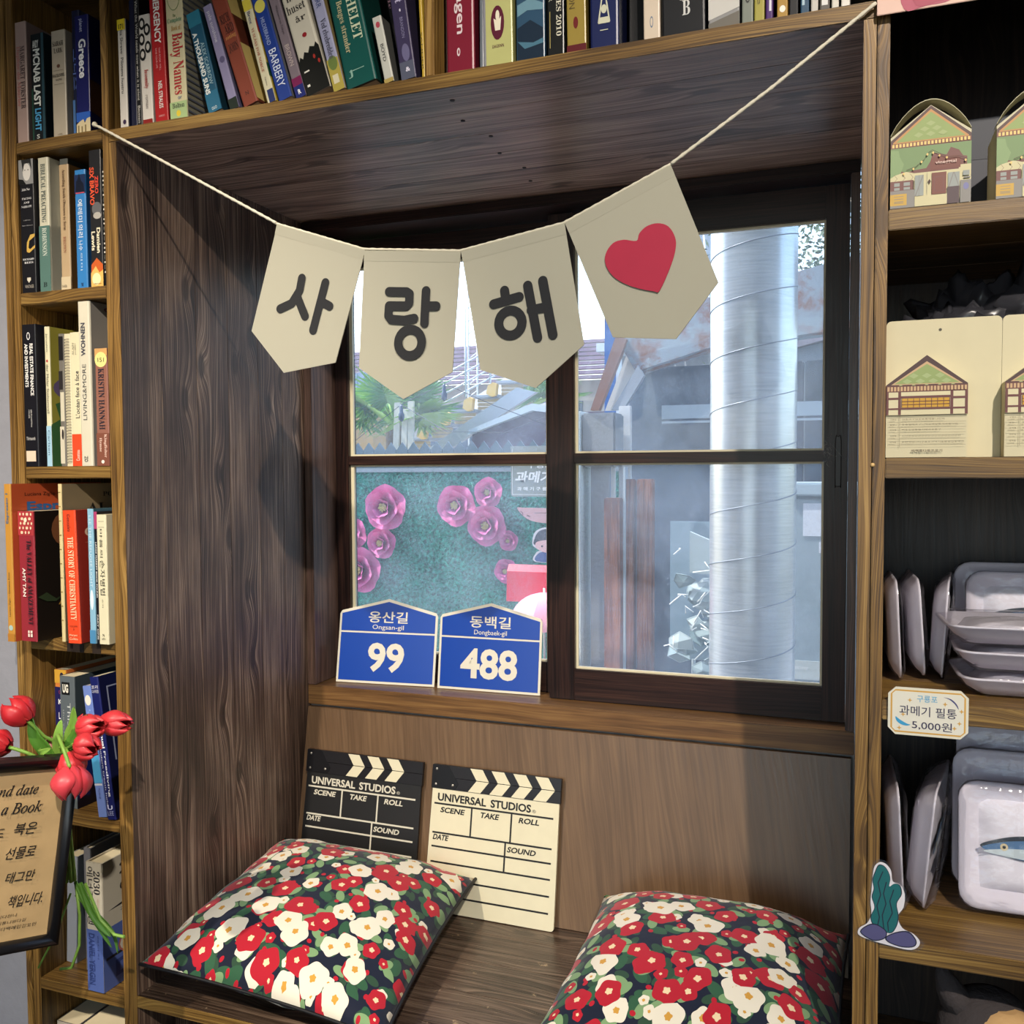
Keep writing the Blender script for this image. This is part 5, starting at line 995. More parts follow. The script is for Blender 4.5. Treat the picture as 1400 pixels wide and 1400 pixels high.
T_ = MB(); put_text(T_, '구룡포', (-.0115, -.0018, .0395), (.0215, 0, 0), (0, 0, .0078), 1, .004); put_text(T_, '과메기 필통', (-.030, -.0018, .0235), (.060, 0, -.001), (0, 0, .0115), 0, .006); put_text(T_, '5,000원', (-.0165, -.0018, .0075), (.042, 0, -.001), (0, 0, .011), 0, .006)
T_.out('lettering', [mat('#3a3550', .5), mat('#5aa8d0', .5)], t, fixn=False)

# ------------------------------------------------------------------ seaweed tag on the post
t = thing('seaweed_tag', 'clear acrylic tag of teal seaweed on purple rocks, stuck low on the right post', 'sign', (1.118, -.002, .731))
o_ = lambda pts, k=1: [((a - 1.118) * k, (b - .731)) for a, b in pts]
wh = [(1.109, .831), (1.116, .829), (1.121, .822), (1.123, .810), (1.131, .807), (1.136, .797), (1.135, .781), (1.129, .769), (1.134, .756), (1.146, .751), (1.153, .743), (1.150, .735), (1.140, .731), (1.117, .733), (1.097, .736), (1.086, .740), (1.087, .748), (1.096, .756), (1.1, .768), (1.099, .782), (1.1, .797), (1.101, .813), (1.103, .825)]
mb = MB(); cx, cz = 1.118, .775
mb.prism(smooth_loop([((a - cx) * 1.12, b - .731 + (b - cz) * .05) for a, b in wh], 3), lambda a, b, d: (a, d, b), -.0008, .0008)
acr = bpy.data.materials.new('clear_acrylic'); acr.use_nodes = True; nt = acr.node_tree; nt.nodes.clear(); tr = N(nt, 'ShaderNodeBsdfTransparent'); gl = N(nt, 'ShaderNodeBsdfGlossy'); gl.inputs['Roughness'].default_value = .05; mx = N(nt, 'ShaderNodeMixShader'); mx.inputs[0].default_value = .08; oo = N(nt, 'ShaderNodeOutputMaterial')
nt.links.new(tr.outputs[0], mx.inputs[1]); nt.links.new(gl.outputs[0], mx.inputs[2]); nt.links.new(mx.outputs[0], oo.inputs[0]); mb.out('acrylic_sheet', acr, t)
mb = MB(); fa = lambda pts, y, mi: mb.face([(a, y, b) for a, b in pts], mi)
fa(smooth_loop(o_(wh), 4), -.0010, 0)
leaf1 = [(1.104, .818), (1.108, .827), (1.115, .825), (1.120, .814), (1.119, .803), (1.124, .807), (1.130, .806), (1.132, .796), (1.127, .784), (1.129, .77), (1.127, .757), (1.120, .748), (1.104, .754), (1.1, .764), (1.104, .776), (1.101, .788), (1.103, .798), (1.1015, .808)]
ctr = Vector((1.115, .787)); fa(smooth_loop(o_([(ctr.x + (a - ctr.x) * 1.06, ctr.y + (b - ctr.y) * 1.02) for a, b in leaf1]), 4), -.0012, 2); fa(smooth_loop(o_(leaf1), 4), -.0014, 1)
for pts in ([(1.112, .820), (1.107, .806), (1.110, .792), (1.106, .778), (1.109, .765), (1.107, .754)], [(1.116, .808), (1.113, .794), (1.116, .782), (1.112, .768), (1.114, .752)], [(1.124, .800), (1.120, .786), (1.123, .772), (1.118, .760), (1.119, .750)]):
    stroke(mb, o_(pts), .0011, lambda a, b, d=0: (a, -.0016 - d, b), 2)
for rk in ([(1.089, .744), (1.097, .753), (1.106, .755), (1.116, .749), (1.114, .741), (1.102, .737)], [(1.117, .742), (1.127, .749), (1.14, .752), (1.148, .744), (1.146, .737), (1.134, .7345), (1.121, .737)]):
    c_ = Vector((sum(p[0] for p in rk) / len(rk), sum(p[1] for p in rk) / len(rk)))
    fa(smooth_loop(o_([(c_.x + (a - c_.x) * 1.08, c_.y + (b - c_.y) * 1.14) for a, b in rk]), 4), -.0018, 2); fa(smooth_loop(o_(rk), 4), -.0020, 3)
mb.out('print', [mat('#dcd8dc', .35), mat('#1f6466', .35), mat('#23263a', .35), mat('#54527a', .35)], t, fixn=False)

# ------------------------------------------------------------------ poster corner at the top right
t = thing('flower_poster', 'pale pink poster with a crimson bloom and green leaf, hung above the right shelves', 'poster', (1.094, -.009, 1.8015))
mb = MB(); mb.box(0, .42, -.002, 0, 0, .32, bev=.0005); mb.out('sheet', mat('#d8b4a4', .5), t)
mb = MB(); fa = lambda pts, y, mi: mb.face([(a, y, b) for a, b in smooth_loop(pts, 4)], mi)
fa([(.028, .002), (.05, .002), (.075, .004), (.088, .02), (.09, .06), (.06, .09), (.03, .08), (.022, .04)], -.0023, 0); fa([(.04, .004), (.06, .004), (.078, .012), (.08, .05), (.05, .06), (.036, .03)], -.0025, 1)
fa([(.084, .006), (.1, .012), (.112, .03), (.11, .06), (.095, .05), (.088, .03)], -.0024, 2); fa([(0.0, .03), (.02, .05), (.018, .09), (0.0, .1)], -.0024, 1)
mb.out('print', [mat('#a8405a', .5), mat('#9c2c4a', .5), mat('#4c6a4e', .5)], t, fixn=False)

# ------------------------------------------------------------------ plush figure in the lowest visible bay
t = thing('plush_doll', 'small plush doll with a cream face and dark peaked hood on the lowest right shelf', 'plush toy', (1.236, .085, .4505), (0, 0, R(12)))
t.scale = (1.2, 1.2, 1.2)
FUR = mat('#3a3434', .95, bump=1.0, bscale=200); FACE = mat('#c8a06c', .85, bump=.3, bscale=200)
mb = MB(); mb.sphere((0, 0, .045), .046, seg=18, rings=12, sq=(1, .9, 1)); mb.out('body', FUR, t)
mb = MB(); mb.sphere((0, 0, .128), .046, seg=20, rings=14, sq=(1.05, .92, .93)); h_ = mb.out('head', FUR, t)
mb = MB(); mb.sphere((.010, -.022, .130), .037, seg=18, rings=12, sq=(1, .85, .9)); fc = mb.out('face', FACE, t)
mb = MB()
for s in (-.014, .018): mb.sphere((s + .010, -.0515, .142), .0055, seg=12, rings=8, sq=(.8, .4, 1.3))
mb.out('eye', mat('#6a4a78', .3), fc)
mb = MB(); mb.sphere((.014, -.0535, .131), .004, seg=10, rings=6, sq=(1, .6, .8)); mb.out('nose', mat('#c07a30', .6), fc)
mb = MB(); mb.loops([[(x + r * math.cos(k * .524), r * math.sin(k * .524), z) for k in range(12)] for x, z, r in ((-.025, .15, .02), (-.034, .166, .016), (-.042, .182, .010), (-.046, .192, .004))]); mb.out('hood_peak', FUR, t)
mb = MB(); mb.sphere((-.034, -.004, .118), .022, sq=(.7, .8, 1.3)); mb.sphere((.044, -.004, .118), .018, sq=(.7, .8, 1.3)); mb.out('ear_muff', mat('#9a948c', .9, bump=1, bscale=160), t)
t = thing('plush_doll', 'second plush doll, only its pale green head edge showing at the photo corner', 'plush toy', (1.345, .12, .4505))
mb = MB(); mb.sphere((0, 0, .045), .046, seg=18, rings=12); mb.out('body', FUR, t); mb = MB(); mb.sphere((0, 0, .12), .042, seg=20, rings=14); mb.out('head', mat('#7a7c52', .95, bump=1, bscale=200), t)
# ------------------------------------------------------------------ easel sign at the left
HX = Vector((.496, .859, -.1225)).normalized(); DN = Vector((-.098, -.085, -.9915)).normalized(); HX = (HX - DN * HX.dot(DN)).normalized(); NB = (-DN).cross(HX)   # NB points away from the viewer
FM = Matrix(((HX.x, NB.x, -DN.x, .073), (HX.y, NB.y, -DN.y, -.2), (HX.z, NB.z, -DN.z, .892), (0, 0, 0, 1)))
t = thing('framed_sign', 'black framed handwritten kraft paper sign about a blind date with a book', 'sign'); t.matrix_world = FM
W_, H_ = .20, .2275; bw = .0165; KR = mat('#b89a6c', .75, bump=.6, var=.12, bscale=30); FB = mat('#101013', .32)
mb = MB()
prof = [(0, -.004), (.003, -.010), (.009, -.0115), (.0145, -.009), (.0165, 0), (.0165, .012), (0, .012)]   # (outward, y)
def corner(o, y): return [(o, y, o), (o, y, -H_ - o), (-W_ - o, y, -H_ - o), (-W_ - o, y, o)]
mb.bm.verts.ensure_lookup_table(); rings = [[mb.bm.verts.new(p) for p in corner(o, y)] for o, y in prof]
for side, nm in enumerate(('right', 'bottom', 'left', 'top')): pass
mb.bm.free()
for i in range(4):
    m2 = MB(); a = [m2.bm.verts.new(corner(o, y)[i]) for o, y in prof]; b = [m2.bm.verts.new(corner(o, y)[(i + 1) % 4]) for o, y in prof]; n = len(prof)
    for k in range(n): f = m2.bm.faces.new((a[k], a[(k + 1) % n], b[(k + 1) % n], b[k])); f.smooth = k < 3
    m2.bm.faces.new(a[::-1]); m2.bm.faces.new(b); m2.out('frame_bar', FB, t)
mb = MB(); mb.grid(16, 24, lambda u, v: (-W_ - .001 + (W_ + .002) * u, -.001 + .0012 * mno.noise(Vector((u * 3, v * 5, 1))), -H_ - .001 + (H_ + .002) * v)); mb.box(-W_, 0, .004, .008, -H_, 0); mb.out('kraft_sheet', KR, t)
T_ = MB(); ink = mat('#1a1512', .7)
def tx(s, x0, x1, z0, z1, bold=.006, sh=.25): put_text(T_, s, (x0, -.0034, z0), (x1 - x0, 0, .0), (0, 0, z1 - z0), 0, bold, sh)
Uj = lambda s: U(s, 'I')
tx(Uj('nd date'), -.0790, -.0318, -.0315, -.0170, .012, .1)
tx(Uj('a Book'), -.0735, -.0250, -.0560, -.0405, .012, .1)
tx('드', -.0800, -.0672, -.0850, -.0740); tx('북은', -.0560, -.0285, -.0850, -.0690)
tx('선물로', -.0625, -.0265, -.1165, -.1005); tx('태그만', -.0590, -.0245, -.1485, -.1340); tx('책입니다.', -.0530, -.0100, -.1820, -.1660); tx('는', -.0790, -.0665, -.1825, -.1720)
tx(tiny(9, 2), -.095, -.0410, -.1950, -.1905, .0, .2); tx(tiny(13, 3), -.105, -.0290, -.2035, -.1990, 0, .2); tx(tiny(16, 5), -.115, -.0150, -.2120, -.2070, 0, .2)
T_.out('lettering', ink, t, fixn=False)
t = thing('easel', 'thin black easel leg carrying the kraft paper sign', 'easel', (-.02, -.36, 0))
mb = MB(); mb.tube([(.015, .0, .0), (.03, -.03, .35), (.048, -.035, .66)], .006, 8); mb.out('leg', FB, t)
mb = MB(); mb.tube([(-.16, -.06, .0), (-.12, -.07, .4), (-.08, -.06, .85)], .006, 8); mb.out('leg', FB, t)
mb = MB(); mb.tube([(-.05, .25, 0), (-.04, .10, .42), (-.035, .0, .86)], .006, 8); mb.out('leg', FB, t)
mb = MB(); mb.box(-.11, .088, -.052, -.036, .618, .630, bev=.002); mb.out('ledge', FB, t)

# ------------------------------------------------------------------ tulips
RED = mat('#b8242c', .42, var=.18); RED2 = mat('#c8343a', .42, var=.15); PNK = mat('#d88a80', .5); GRN = mat('#4f7f2a', .5, var=.3); GRN2 = mat('#7da644', .5, var=.25)
def tulip(label, stem, head_r, head_l, dirv, col, open_=.0, grp='red tulips behind the sign', n=6):
    base = Vector(stem[0]); t = thing('tulip', label, 'flower', base, group=grp)
    head_r *= 1.12; head_l *= 1.05; P = [Vector(p) - base for p in stem]; out_ = []
    for i in range(len(P) - 1):
        a, b, c, d = P[max(i - 1, 0)], P[i], P[i + 1], P[min(i + 2, len(P) - 1)]
        for k in range(6): s = k / 6; out_.append(.5 * ((2 * b) + (c - a) * s + (2 * a - 5 * b + 4 * c - d) * s * s + (3 * b - a - 3 * c + d) * s ** 3))
    out_.append(P[-1]); mb = MB(); mb.tube(out_, .0026, 8); mb.out('stem', GRN2, t)
    dv = Vector(dirv).normalized(); q = dv.to_track_quat('Z', 'Y'); c0 = P[-1]; rnd = random.Random(label)
    for k in range(n):
        inner = k % 2; a0 = k * 2 * math.pi / n + rnd.uniform(-.1, .1); rr = head_r * (.9 if inner else 1.0) * (1 + open_ * (0 if inner else 1))
        def f(u, v, a0=a0, rr=rr, inner=inner):
            s = v; wdt = (math.sin(math.pi * min(1, s * .93 + .07)) ** .55) * 1.05; th = a0 + (u - .5) * 1.55 * wdt
            r_ = rr * (math.sin(math.pi * (s * .80 + .10)) ** .75) * (1 + .10 * (1 - (2 * u - 1) ** 2) + open_ * s * .5) + .0006 * (1 - inner)
            ridge = .0006 * math.cos(6 * (u - .5) * math.pi)
            return c0 + q @ Vector(((r_ + ridge) * math.cos(th), (r_ + ridge) * math.sin(th), head_l * (s - .03) - .004 * (2 * u - 1) ** 2 * s))
        mb = MB(); mb.grid(8, 10, f); o = mb.out('petal', col, t)
    return t
Y0 = -.17
hub = (.022, -.16, .885)
_q = [0]
def st(*m, h=hub):
    _q[0] += 1; a_ = _q[0] * 2.4; j = Vector((.0065 * math.cos(a_), .0065 * math.sin(a_), 0)); return [tuple(Vector((h[0] - .01, h[1] + .02, .70)) + j), tuple(Vector(h) + j)] + list(m)
tulip('large dark red tulip at the upper left, tilted over the sign', st((.012, -.18, .925), (.002, -.195, .948)), .0185, .040, (-.55, -.2, .55), RED)
tulip('red tulip cut by the left edge of the photo, below the large one', [(.012, -.16, .70), (.018, -.16, .86), (.008, -.19, .897), (-.018, -.21, .914)], .016, .034, (-1, -.2, .25), RED)
tulip('red tulip pointing right, nearer of the touching pair', st((.050, -.165, .912), (.074, -.175, .938)), .0155, .042, (1, .0, .22), RED2)
tulip('red tulip pointing right, farther of the touching pair and reaching the bookcase post', st((.06, -.14, .918), (.090, -.15, .944)), .0145, .044, (1, .15, -.05), RED2)
tulip('red tulip pointing right just below the touching pair', st((.055, -.18, .910), (.090, -.195, .927)), .0155, .034, (1, 0, -.25), RED2)
tulip('red tulip half hidden behind the lowest drooping bloom', st((.055, -.185, .912), (.078, -.20, .912)), .0165, .034, (.45, -.1, -1), RED2)
tulip('lowest drooping red tulip with a bright green bent stem', st((.060, -.20, .935), (.095, -.225, .930), (.112, -.23, .905)), .0185, .040, (.25, -.25, -1), mat('#d0404a', .42, var=.15), .12)
tulip('small dark red tulip bud behind the leaves', st((.03, -.13, .915),), .012, .028, (.2, .2, 1), RED)
tulip('pale pink tulip behind the sign top', st((.028, -.135, .895),), .014, .028, (.1, 0, 1), PNK, grp='pink tulips behind the sign')
tulip('pale pink tulip at the left of the pink pair behind the sign', [(.0, -.15, .70), (.0, -.15, .875), (.002, -.16, .888)], .013, .027, (-.1, 0, 1), PNK, grp='pink tulips behind the sign')
def leaf(parent, pts, w, mt, name='leaf'):
    P = [Vector(p) for p in pts]; out_ = []
    for i in range(len(P) - 1):
        a, b, c, d = P[max(i - 1, 0)], P[i], P[i + 1], P[min(i + 2, len(P) - 1)]
        for k in range(6): s = k / 6; out_.append(.5 * ((2 * b) + (c - a) * s + (2 * a - 5 * b + 4 * c - d) * s * s + (3 * b - a - 3 * c + d) * s ** 3))
    out_.append(P[-1]); n = len(out_); mb = MB(); rows = []
    for i, p in enumerate(out_):
        tg = (out_[min(i + 1, n - 1)] - out_[max(i - 1, 0)]).normalized(); sd = tg.cross(Vector((.2, -1, .25))).normalized(); nn = sd.cross(tg); ww = w * (math.sin(math.pi * (.12 + .88 * i / (n - 1))) ** .7)
        rows.append([mb.bm.verts.new(p + sd * ww * k + nn * ww * .45 * (abs(k) ** 1.5) + nn * dz__) for dz__ in (0,) for k in (-1, -.5, 0, .5, 1)])
    for a, b in zip(rows, rows[1:]):
        for k in range(4): f = mb.bm.faces.new((a[k], a[k + 1], b[k + 1], b[k])); f.smooth = True
    o = mb.out(name, mt, parent)
    sm = o.modifiers.new('thick', 'SOLIDIFY'); sm.thickness = .0008
    return o
t = thing('tulip_leaves', 'cluster of green tulip leaves and stems tucked behind the framed sign', 'leaves', (.02, -.15, .70))
B0 = (0, 0, 0)
for pts, w, m_ in (([(0, .0, .10), (-.005, -.02, .19), (-.015, -.035, .225), (-.018, -.04, .255)], .011, GRN), ([(.005, 0, .12), (.03, -.02, .20), (.055, -.025, .235), (.074, -.03, .262)], .010, GRN), ([(.0, 0, .12), (.02, -.01, .21), (.032, -.012, .24), (.040, -.02, .268)], .009, GRN2), ([(.0, 0, .12), (.012, -.02, .20), (.022, -.03, .225), (.026, -.03, .25)], .009, GRN2), ([(.0, 0, .12), (.0, -.03, .195), (.02, -.06, .21), (.045, -.065, .222)], .007, GRN2)): leaf(t, pts, w, m_)
mb = MB()
for k, (a, b) in enumerate((((.0, 0, .15), (.05, -.02, .215)), ((.0, 0, .15), (.06, -.03, .205)), ((.0, 0, .16), (.07, -.01, .225)), ((-.005, 0, .15), (.055, -.04, .196)))): mb.tube([a, tuple(Vector(a).lerp(Vector(b), .5) + Vector((0, 0, .012))), b], .0022, 6)
mb.out('stem', GRN2, t)
t = thing('hanging_stems', 'loose green stems and narrow leaves hanging below the framed sign', 'leaves', (.012, -.13, .675))
for pts, w in (([(0, 0, .02), (.02, .0, -.01), (.04, .005, -.045), (.055, .01, -.075)], .005), ([(.01, 0, .02), (.03, 0, -.02), (.05, 0, -.04), (.064, 0, -.052)], .006), ([(0, 0, .0), (.03, .01, -.03), (.05, .02, -.06), (.056, .02, -.088)], .004)): leaf(t, pts, w, GRN)
mb = MB(); mb.tube([(.0, 0, .02), (.006, 0, -.03), (.004, 0, -.075), (-.012, 0, -.112), (-.034, 0, -.118)], .0022, 6); mb.tube([(.018, 0, .02), (.045, 0, -.03), (.07, 0, -.048), (.088, 0, -.048)], .0024, 6); mb.tube([(-.01, 0, .0), (-.03, -.01, -.06), (-.055, -.02, -.11)], .0016, 6); mb.out('stem', GRN2, t)
# ------------------------------------------------------------------ the lane outside the window
MB().box(-6, 5, .70, 12, -.06, 0).out('ground_outside', mat('#8c8a86', .9, bump=.4), kind='structure')
# artificial turf screen
TX0, TX1, TY, TZ = -1.75, .26, 2.5, 1.285
t = thing('turf_screen', 'teal artificial grass screen panel with paper roses pinned on it, beyond the left sash', 'screen', (-.75, TY, 0))
turf = bpy.data.materials.new('artificial_turf'); turf.use_nodes = True; nt = turf.node_tree; b = nt.nodes['Principled BSDF']; b.inputs['Roughness'].default_value = .8
tc = N(nt, 'ShaderNodeTexCoord'); n1 = N(nt, 'ShaderNodeTexNoise'); n1.inputs['Scale'].default_value = 70; n1.inputs['Detail'].default_value = 5; nt.links.new(tc.outputs['Object'], n1.inputs[0])
cr = N(nt, 'ShaderNodeValToRGB'); cr.color_ramp.elements[0].position = .35; cr.color_ramp.elements[0].color = lin('#0f554c'); cr.color_ramp.elements[1].position = .68; cr.color_ramp.elements[1].color = lin('#3fae9a'); nt.links.new(n1.outputs['Fac'], cr.inputs[0]); nt.links.new(cr.outputs[0], b.inputs['Base Color'])
mb = MB(); mb.box(TX0 + .75, TX1 + .75, .002, .03, .1, TZ); mb.out('backing', turf, t)
rnd = random.Random(11); mb = MB()
for k in range(26000):
    x, z = rnd.uniform(TX0 + .75, TX1 + .75), rnd.uniform(.35, TZ); a = rnd.uniform(0, 6.28); l = rnd.uniform(.008, .02); dx, dz_ = l * math.cos(a), l * math.sin(a); w = .0014
    mb.face([(x - w * math.sin(a), .002, z + w * math.cos(a)), (x + w * math.sin(a), .002, z - w * math.cos(a)), (x + dx, -.010 - rnd.random() * .006, z + dz_)], rnd.randrange(3))
mb.out('grass_blades', [mat('#116a5e', .7), mat('#228c7c', .7), mat('#4fb8a6', .7)], t, kind='stuff', fixn=False)
mb = MB(); mb.box(TX0 + .75, TX1 + .75, -.006, .03, TZ, TZ + .018); mb.out('top_rail', mat('#8fa0ac', .6), t)
# zigzag picket row above
t = thing('picket_row', 'row of grey pointed pickets along the top of the turf screen', 'fence', (-.75, 2.56, 1.29)); PK = mat('#5f7480', .7, var=.15)
me0 = None; x = TX0 + .75
mb = MB(); mb.box(TX0 + .75, TX1 + .75, .008, .02, .0, .07); mb.out('rail', PK, t)
while x < TX1 + .75 - .05:
    if me0 is None:
        mb = MB(); mb.prism([(0, .0), (.0545, 0), (.0545, .092), (.02725, .128), (0, .092)], lambda a, b, d: (a, d, b), 0, .008); o = mb.out('picket', PK, t); me0 = o.data
    else: o = bpy.data.objects.new('picket', me0); COL.objects.link(o); o.parent = t
    o.location = (x, 0, .0); x += .0562

# paper roses
def shaded_paper_mat(name, tip, root):  # pink paper colour with shading painted in, darker towards the petal root
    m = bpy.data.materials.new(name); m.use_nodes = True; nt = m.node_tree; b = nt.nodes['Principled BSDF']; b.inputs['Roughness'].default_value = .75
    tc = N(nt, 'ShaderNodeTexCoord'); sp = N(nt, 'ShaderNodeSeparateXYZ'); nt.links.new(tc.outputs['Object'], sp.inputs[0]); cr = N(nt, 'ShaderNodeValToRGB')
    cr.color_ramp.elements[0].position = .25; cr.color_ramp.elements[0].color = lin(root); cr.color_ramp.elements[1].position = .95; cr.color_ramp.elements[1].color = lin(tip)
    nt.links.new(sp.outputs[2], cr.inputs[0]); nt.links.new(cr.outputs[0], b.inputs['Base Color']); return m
PETM = [shaded_paper_mat('rose_paper_shaded_outer', '#e884bc', '#b03a80'), shaded_paper_mat('rose_paper_shaded_inner', '#dc6cac', '#8e2a68')]; POM = mat('#e6dc94', .85, var=.2, bump=.8, bscale=300)
def petal_mesh(mi):
    mb = MB()
    def f(u, v):
        th = u * 2 * math.pi; q = v * (1 + .035 * math.cos(5 * th + mi)); x = .60 * q * math.sin(th); z = .50 + .50 * q * math.cos(th)
        return (x, -(.26 * z * z - .34 * max(0, z - .74) + .30 * x * x + .05 * math.sin(9 * x) * z), z)
    mb.grid(16, 5, f); bmesh.ops.remove_doubles(mb.bm, verts=mb.bm.verts[:], dist=.001)
    me = bpy.data.meshes.new('petal'); bmesh.ops.recalc_face_normals(mb.bm, faces=mb.bm.faces[:]); mb.bm.to_mesh(me); mb.bm.free(); me.materials.append(PETM[mi])
    return me
PM = [petal_mesh(0), petal_mesh(1)]
mb = MB(); rnd = random.Random(2)
for k in range(46):
    a, r_ = rnd.uniform(0, 6.28), .17 * rnd.random() ** .5; mb.sphere((r_ * math.cos(a), -.30 - .06 * rnd.random(), r_ * math.sin(a)), .045, seg=6, rings=4)
mb.sphere((0, -.22, 0), .15, sq=(1, .6, 1), seg=10, rings=6); me_pom = bpy.data.meshes.new('pompom'); mb.bm.to_mesh(me_pom); mb.bm.free(); me_pom.materials.append(POM)
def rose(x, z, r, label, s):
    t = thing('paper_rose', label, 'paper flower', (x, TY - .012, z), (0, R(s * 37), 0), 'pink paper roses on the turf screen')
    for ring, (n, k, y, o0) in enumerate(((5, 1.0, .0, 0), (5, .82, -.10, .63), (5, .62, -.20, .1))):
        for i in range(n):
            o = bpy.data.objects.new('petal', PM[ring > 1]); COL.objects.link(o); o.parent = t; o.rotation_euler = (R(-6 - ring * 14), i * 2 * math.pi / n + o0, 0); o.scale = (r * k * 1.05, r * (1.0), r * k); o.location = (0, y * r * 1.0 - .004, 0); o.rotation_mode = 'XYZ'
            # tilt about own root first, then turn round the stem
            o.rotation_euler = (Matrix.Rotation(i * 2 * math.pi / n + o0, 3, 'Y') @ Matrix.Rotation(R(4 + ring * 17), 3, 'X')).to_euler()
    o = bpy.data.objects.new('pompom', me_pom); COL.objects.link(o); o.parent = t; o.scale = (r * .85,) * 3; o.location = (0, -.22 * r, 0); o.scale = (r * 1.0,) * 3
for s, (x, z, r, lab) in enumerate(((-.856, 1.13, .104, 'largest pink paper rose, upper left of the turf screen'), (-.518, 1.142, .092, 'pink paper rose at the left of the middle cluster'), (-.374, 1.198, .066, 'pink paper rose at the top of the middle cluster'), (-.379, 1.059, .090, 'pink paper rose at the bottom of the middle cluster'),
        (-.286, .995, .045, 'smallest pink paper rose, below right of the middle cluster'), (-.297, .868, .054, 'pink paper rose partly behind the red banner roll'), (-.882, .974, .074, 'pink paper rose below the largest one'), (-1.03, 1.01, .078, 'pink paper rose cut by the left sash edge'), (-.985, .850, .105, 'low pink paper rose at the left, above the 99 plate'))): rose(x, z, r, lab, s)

# notice board, fish cut-out, head cut-out, red roll, pink umbrella
t = thing('menu_board', 'grey hanging board with white brush lettering at the top of the turf screen', 'sign', (-.13, 2.3, 1.186))
mb = MB(); mb.prism([(-.079, .008), (-.071, 0), (.20, 0), (.20, .2), (-.079, .2)], lambda a, b, d: (a, d, b), 0, .01); mb.out('board', mat('#8d9894', .6), t)
T_ = MB(); put_text(T_, '과메기', (-.058, -.0015, .055), (.15, 0, 0), (0, 0, .046), bold=.03, shear=.2); put_text(T_, '과 메 기 구 룡 포', (-.052, -.0015, .024), (.15, 0, 0), (0, 0, .015), bold=.02); put_text(T_, '구룡포', (-.01, -.0015, .112), (.11, 0, 0), (0, 0, .03), bold=.02)
T_.face([(-.073, -.001, .008), (.19, -.001, .008), (.19, -.001, .0095), (-.073, -.001, .0095)]); T_.face([(-.073, -.001, .008), (-.0715, -.001, .008), (-.0715, -.001, .19), (-.073, -.001, .19)])
T_.out('lettering', mat('#e8eeee', .6), t, fixn=False)
t = thing('fish_cutout', 'pale pink fish shaped cut-out board below the hanging board', 'sign', (-.05, 2.3, 1.082))
mb = MB(); mb.prism(smooth_loop([(-.133, .058), (-.10, .022), (-.05, .004), (.05, .0), (.12, .02), (.15, .04), (.11, .056), (-.03, .059), (-.11, .060)], 4), lambda a, b, d: (a, d, b), 0, .008); mb.out('board', mat('#c8a0a4', .6), t)
mb = MB(); mb.tube([(.02, .012, -1.082), (.02, .012, .05)], .005, 6); mb.out('stake', mat('#8a8a86', .6), t)
mb = MB(); stroke(mb, [(-.118, .046), (-.108, .038), (-.112, .03)], .003, lambda a, b, d=0: (a, -.001, b)); stroke(mb, [(-.09, .03), (-.08, .026)], .004, lambda a, b, d=0: (a, -.001, b)); stroke(mb, [(-.06, .04), (.05, .042)], .002, lambda a, b, d=0: (a, -.001, b)); mb.out('print', mat('#5f4a54', .6), t, fixn=False)
t = thing('head_cutout', 'white edged cut-out of a dark haired head over a blue collar, beside the sash stile', 'sign', (-.02, 2.2, .94))
fb = lambda a, b, d: (a, d, b)
mb = MB(); mb.prism(smooth_loop([(-.055, 0), (-.05, .035), (-.035, .045), (-.062, .06), (-.064, .09), (-.05, .118), (-.015, .132), (.025, .125), (.05, .1), (.052, .06), (.04, .04), (.07, .03), (.075, 0)], 4), fb, 0, .008); mb.out('board', mat('#cdd4dc', .6), t)
mb = MB(); mb.tube([(.012, .012, -.94), (.012, .012, .08)], .005, 6); mb.out('stake', mat('#8a8a86', .6), t)
mb = MB(); f2 = lambda pts, y, mi: mb.face([(a, y, b) for a, b in smooth_loop(pts, 4)], mi)
f2([(-.056, .065), (-.055, .09), (-.04, .115), (-.01, .126), (.025, .118), (.044, .1), (.045, .07), (0, .075)], -.001, 0); f2([(-.046, .05), (-.048, .075), (0, .085), (.04, .08), (.042, .055), (0, .035)], -.002, 1); f2([(-.048, .002), (-.04, .032), (0, .04), (.05, .03), (.07, .002)], -.0015, 2)
for s in (-.025, .015): f2([(s - .004, .06), (s, .064), (s + .004, .06), (s, .056)], -.003, 0)
mb.out('print', [mat('#3a4350', .6), mat('#d8b4b8', .6), mat('#3a5590', .6)], t, fixn=False)
t = thing('banner_roll', 'glossy red rolled banner with small white Korean letters', 'banner', (-.065, 1.92, .832))
REDB = mat('#c8354a', .25); mb = MB()
rr = [(0, .0), (.0, .105), (.012, .128), (.035, .138)]
mb.prism([(-.0, 0), (-.008, .105), (-.026, .128), (-.042, .120), (-.046, .08), (-.04, .0)][::-1], lambda a, b, d: (d, -a - .045, b), -.005, .20); mb.out('banner', REDB, t)
mb = MB(); put_text(mb, '동백이 동백이네', (.015, -.0055, .088), (.18, 0, 0), (0, 0, .016), bold=.035); mb.out('lettering', mat('#e8c8cc', .5), t, fixn=False)
t = thing('pink_umbrella', 'half open pale pink umbrella standing behind the 488 plate', 'umbrella', (.112, 1.75, .50))
PU = mat('#d88fa8', .5)
for k in range(8):
    mb = MB()
    def f(u, v, k=k):
        th = (k + u) * math.pi / 4; r_ = .125 * math.sin(v * 1.5) * (1 - .10 * math.sin(math.pi * u) * v); return (r_ * math.cos(th), r_ * math.sin(th), .385 - .10 * (1 - math.cos(v * 1.5)) - .02 * v * v)
    mb.grid(6, 8, f); mb.out('canopy_panel', PU, t)
mb = MB(); mb.tube([(0, 0, 0), (0, 0, .40)], .004); mb.out('shaft', mat('#c8c8c8', .3, metal=.8), t)
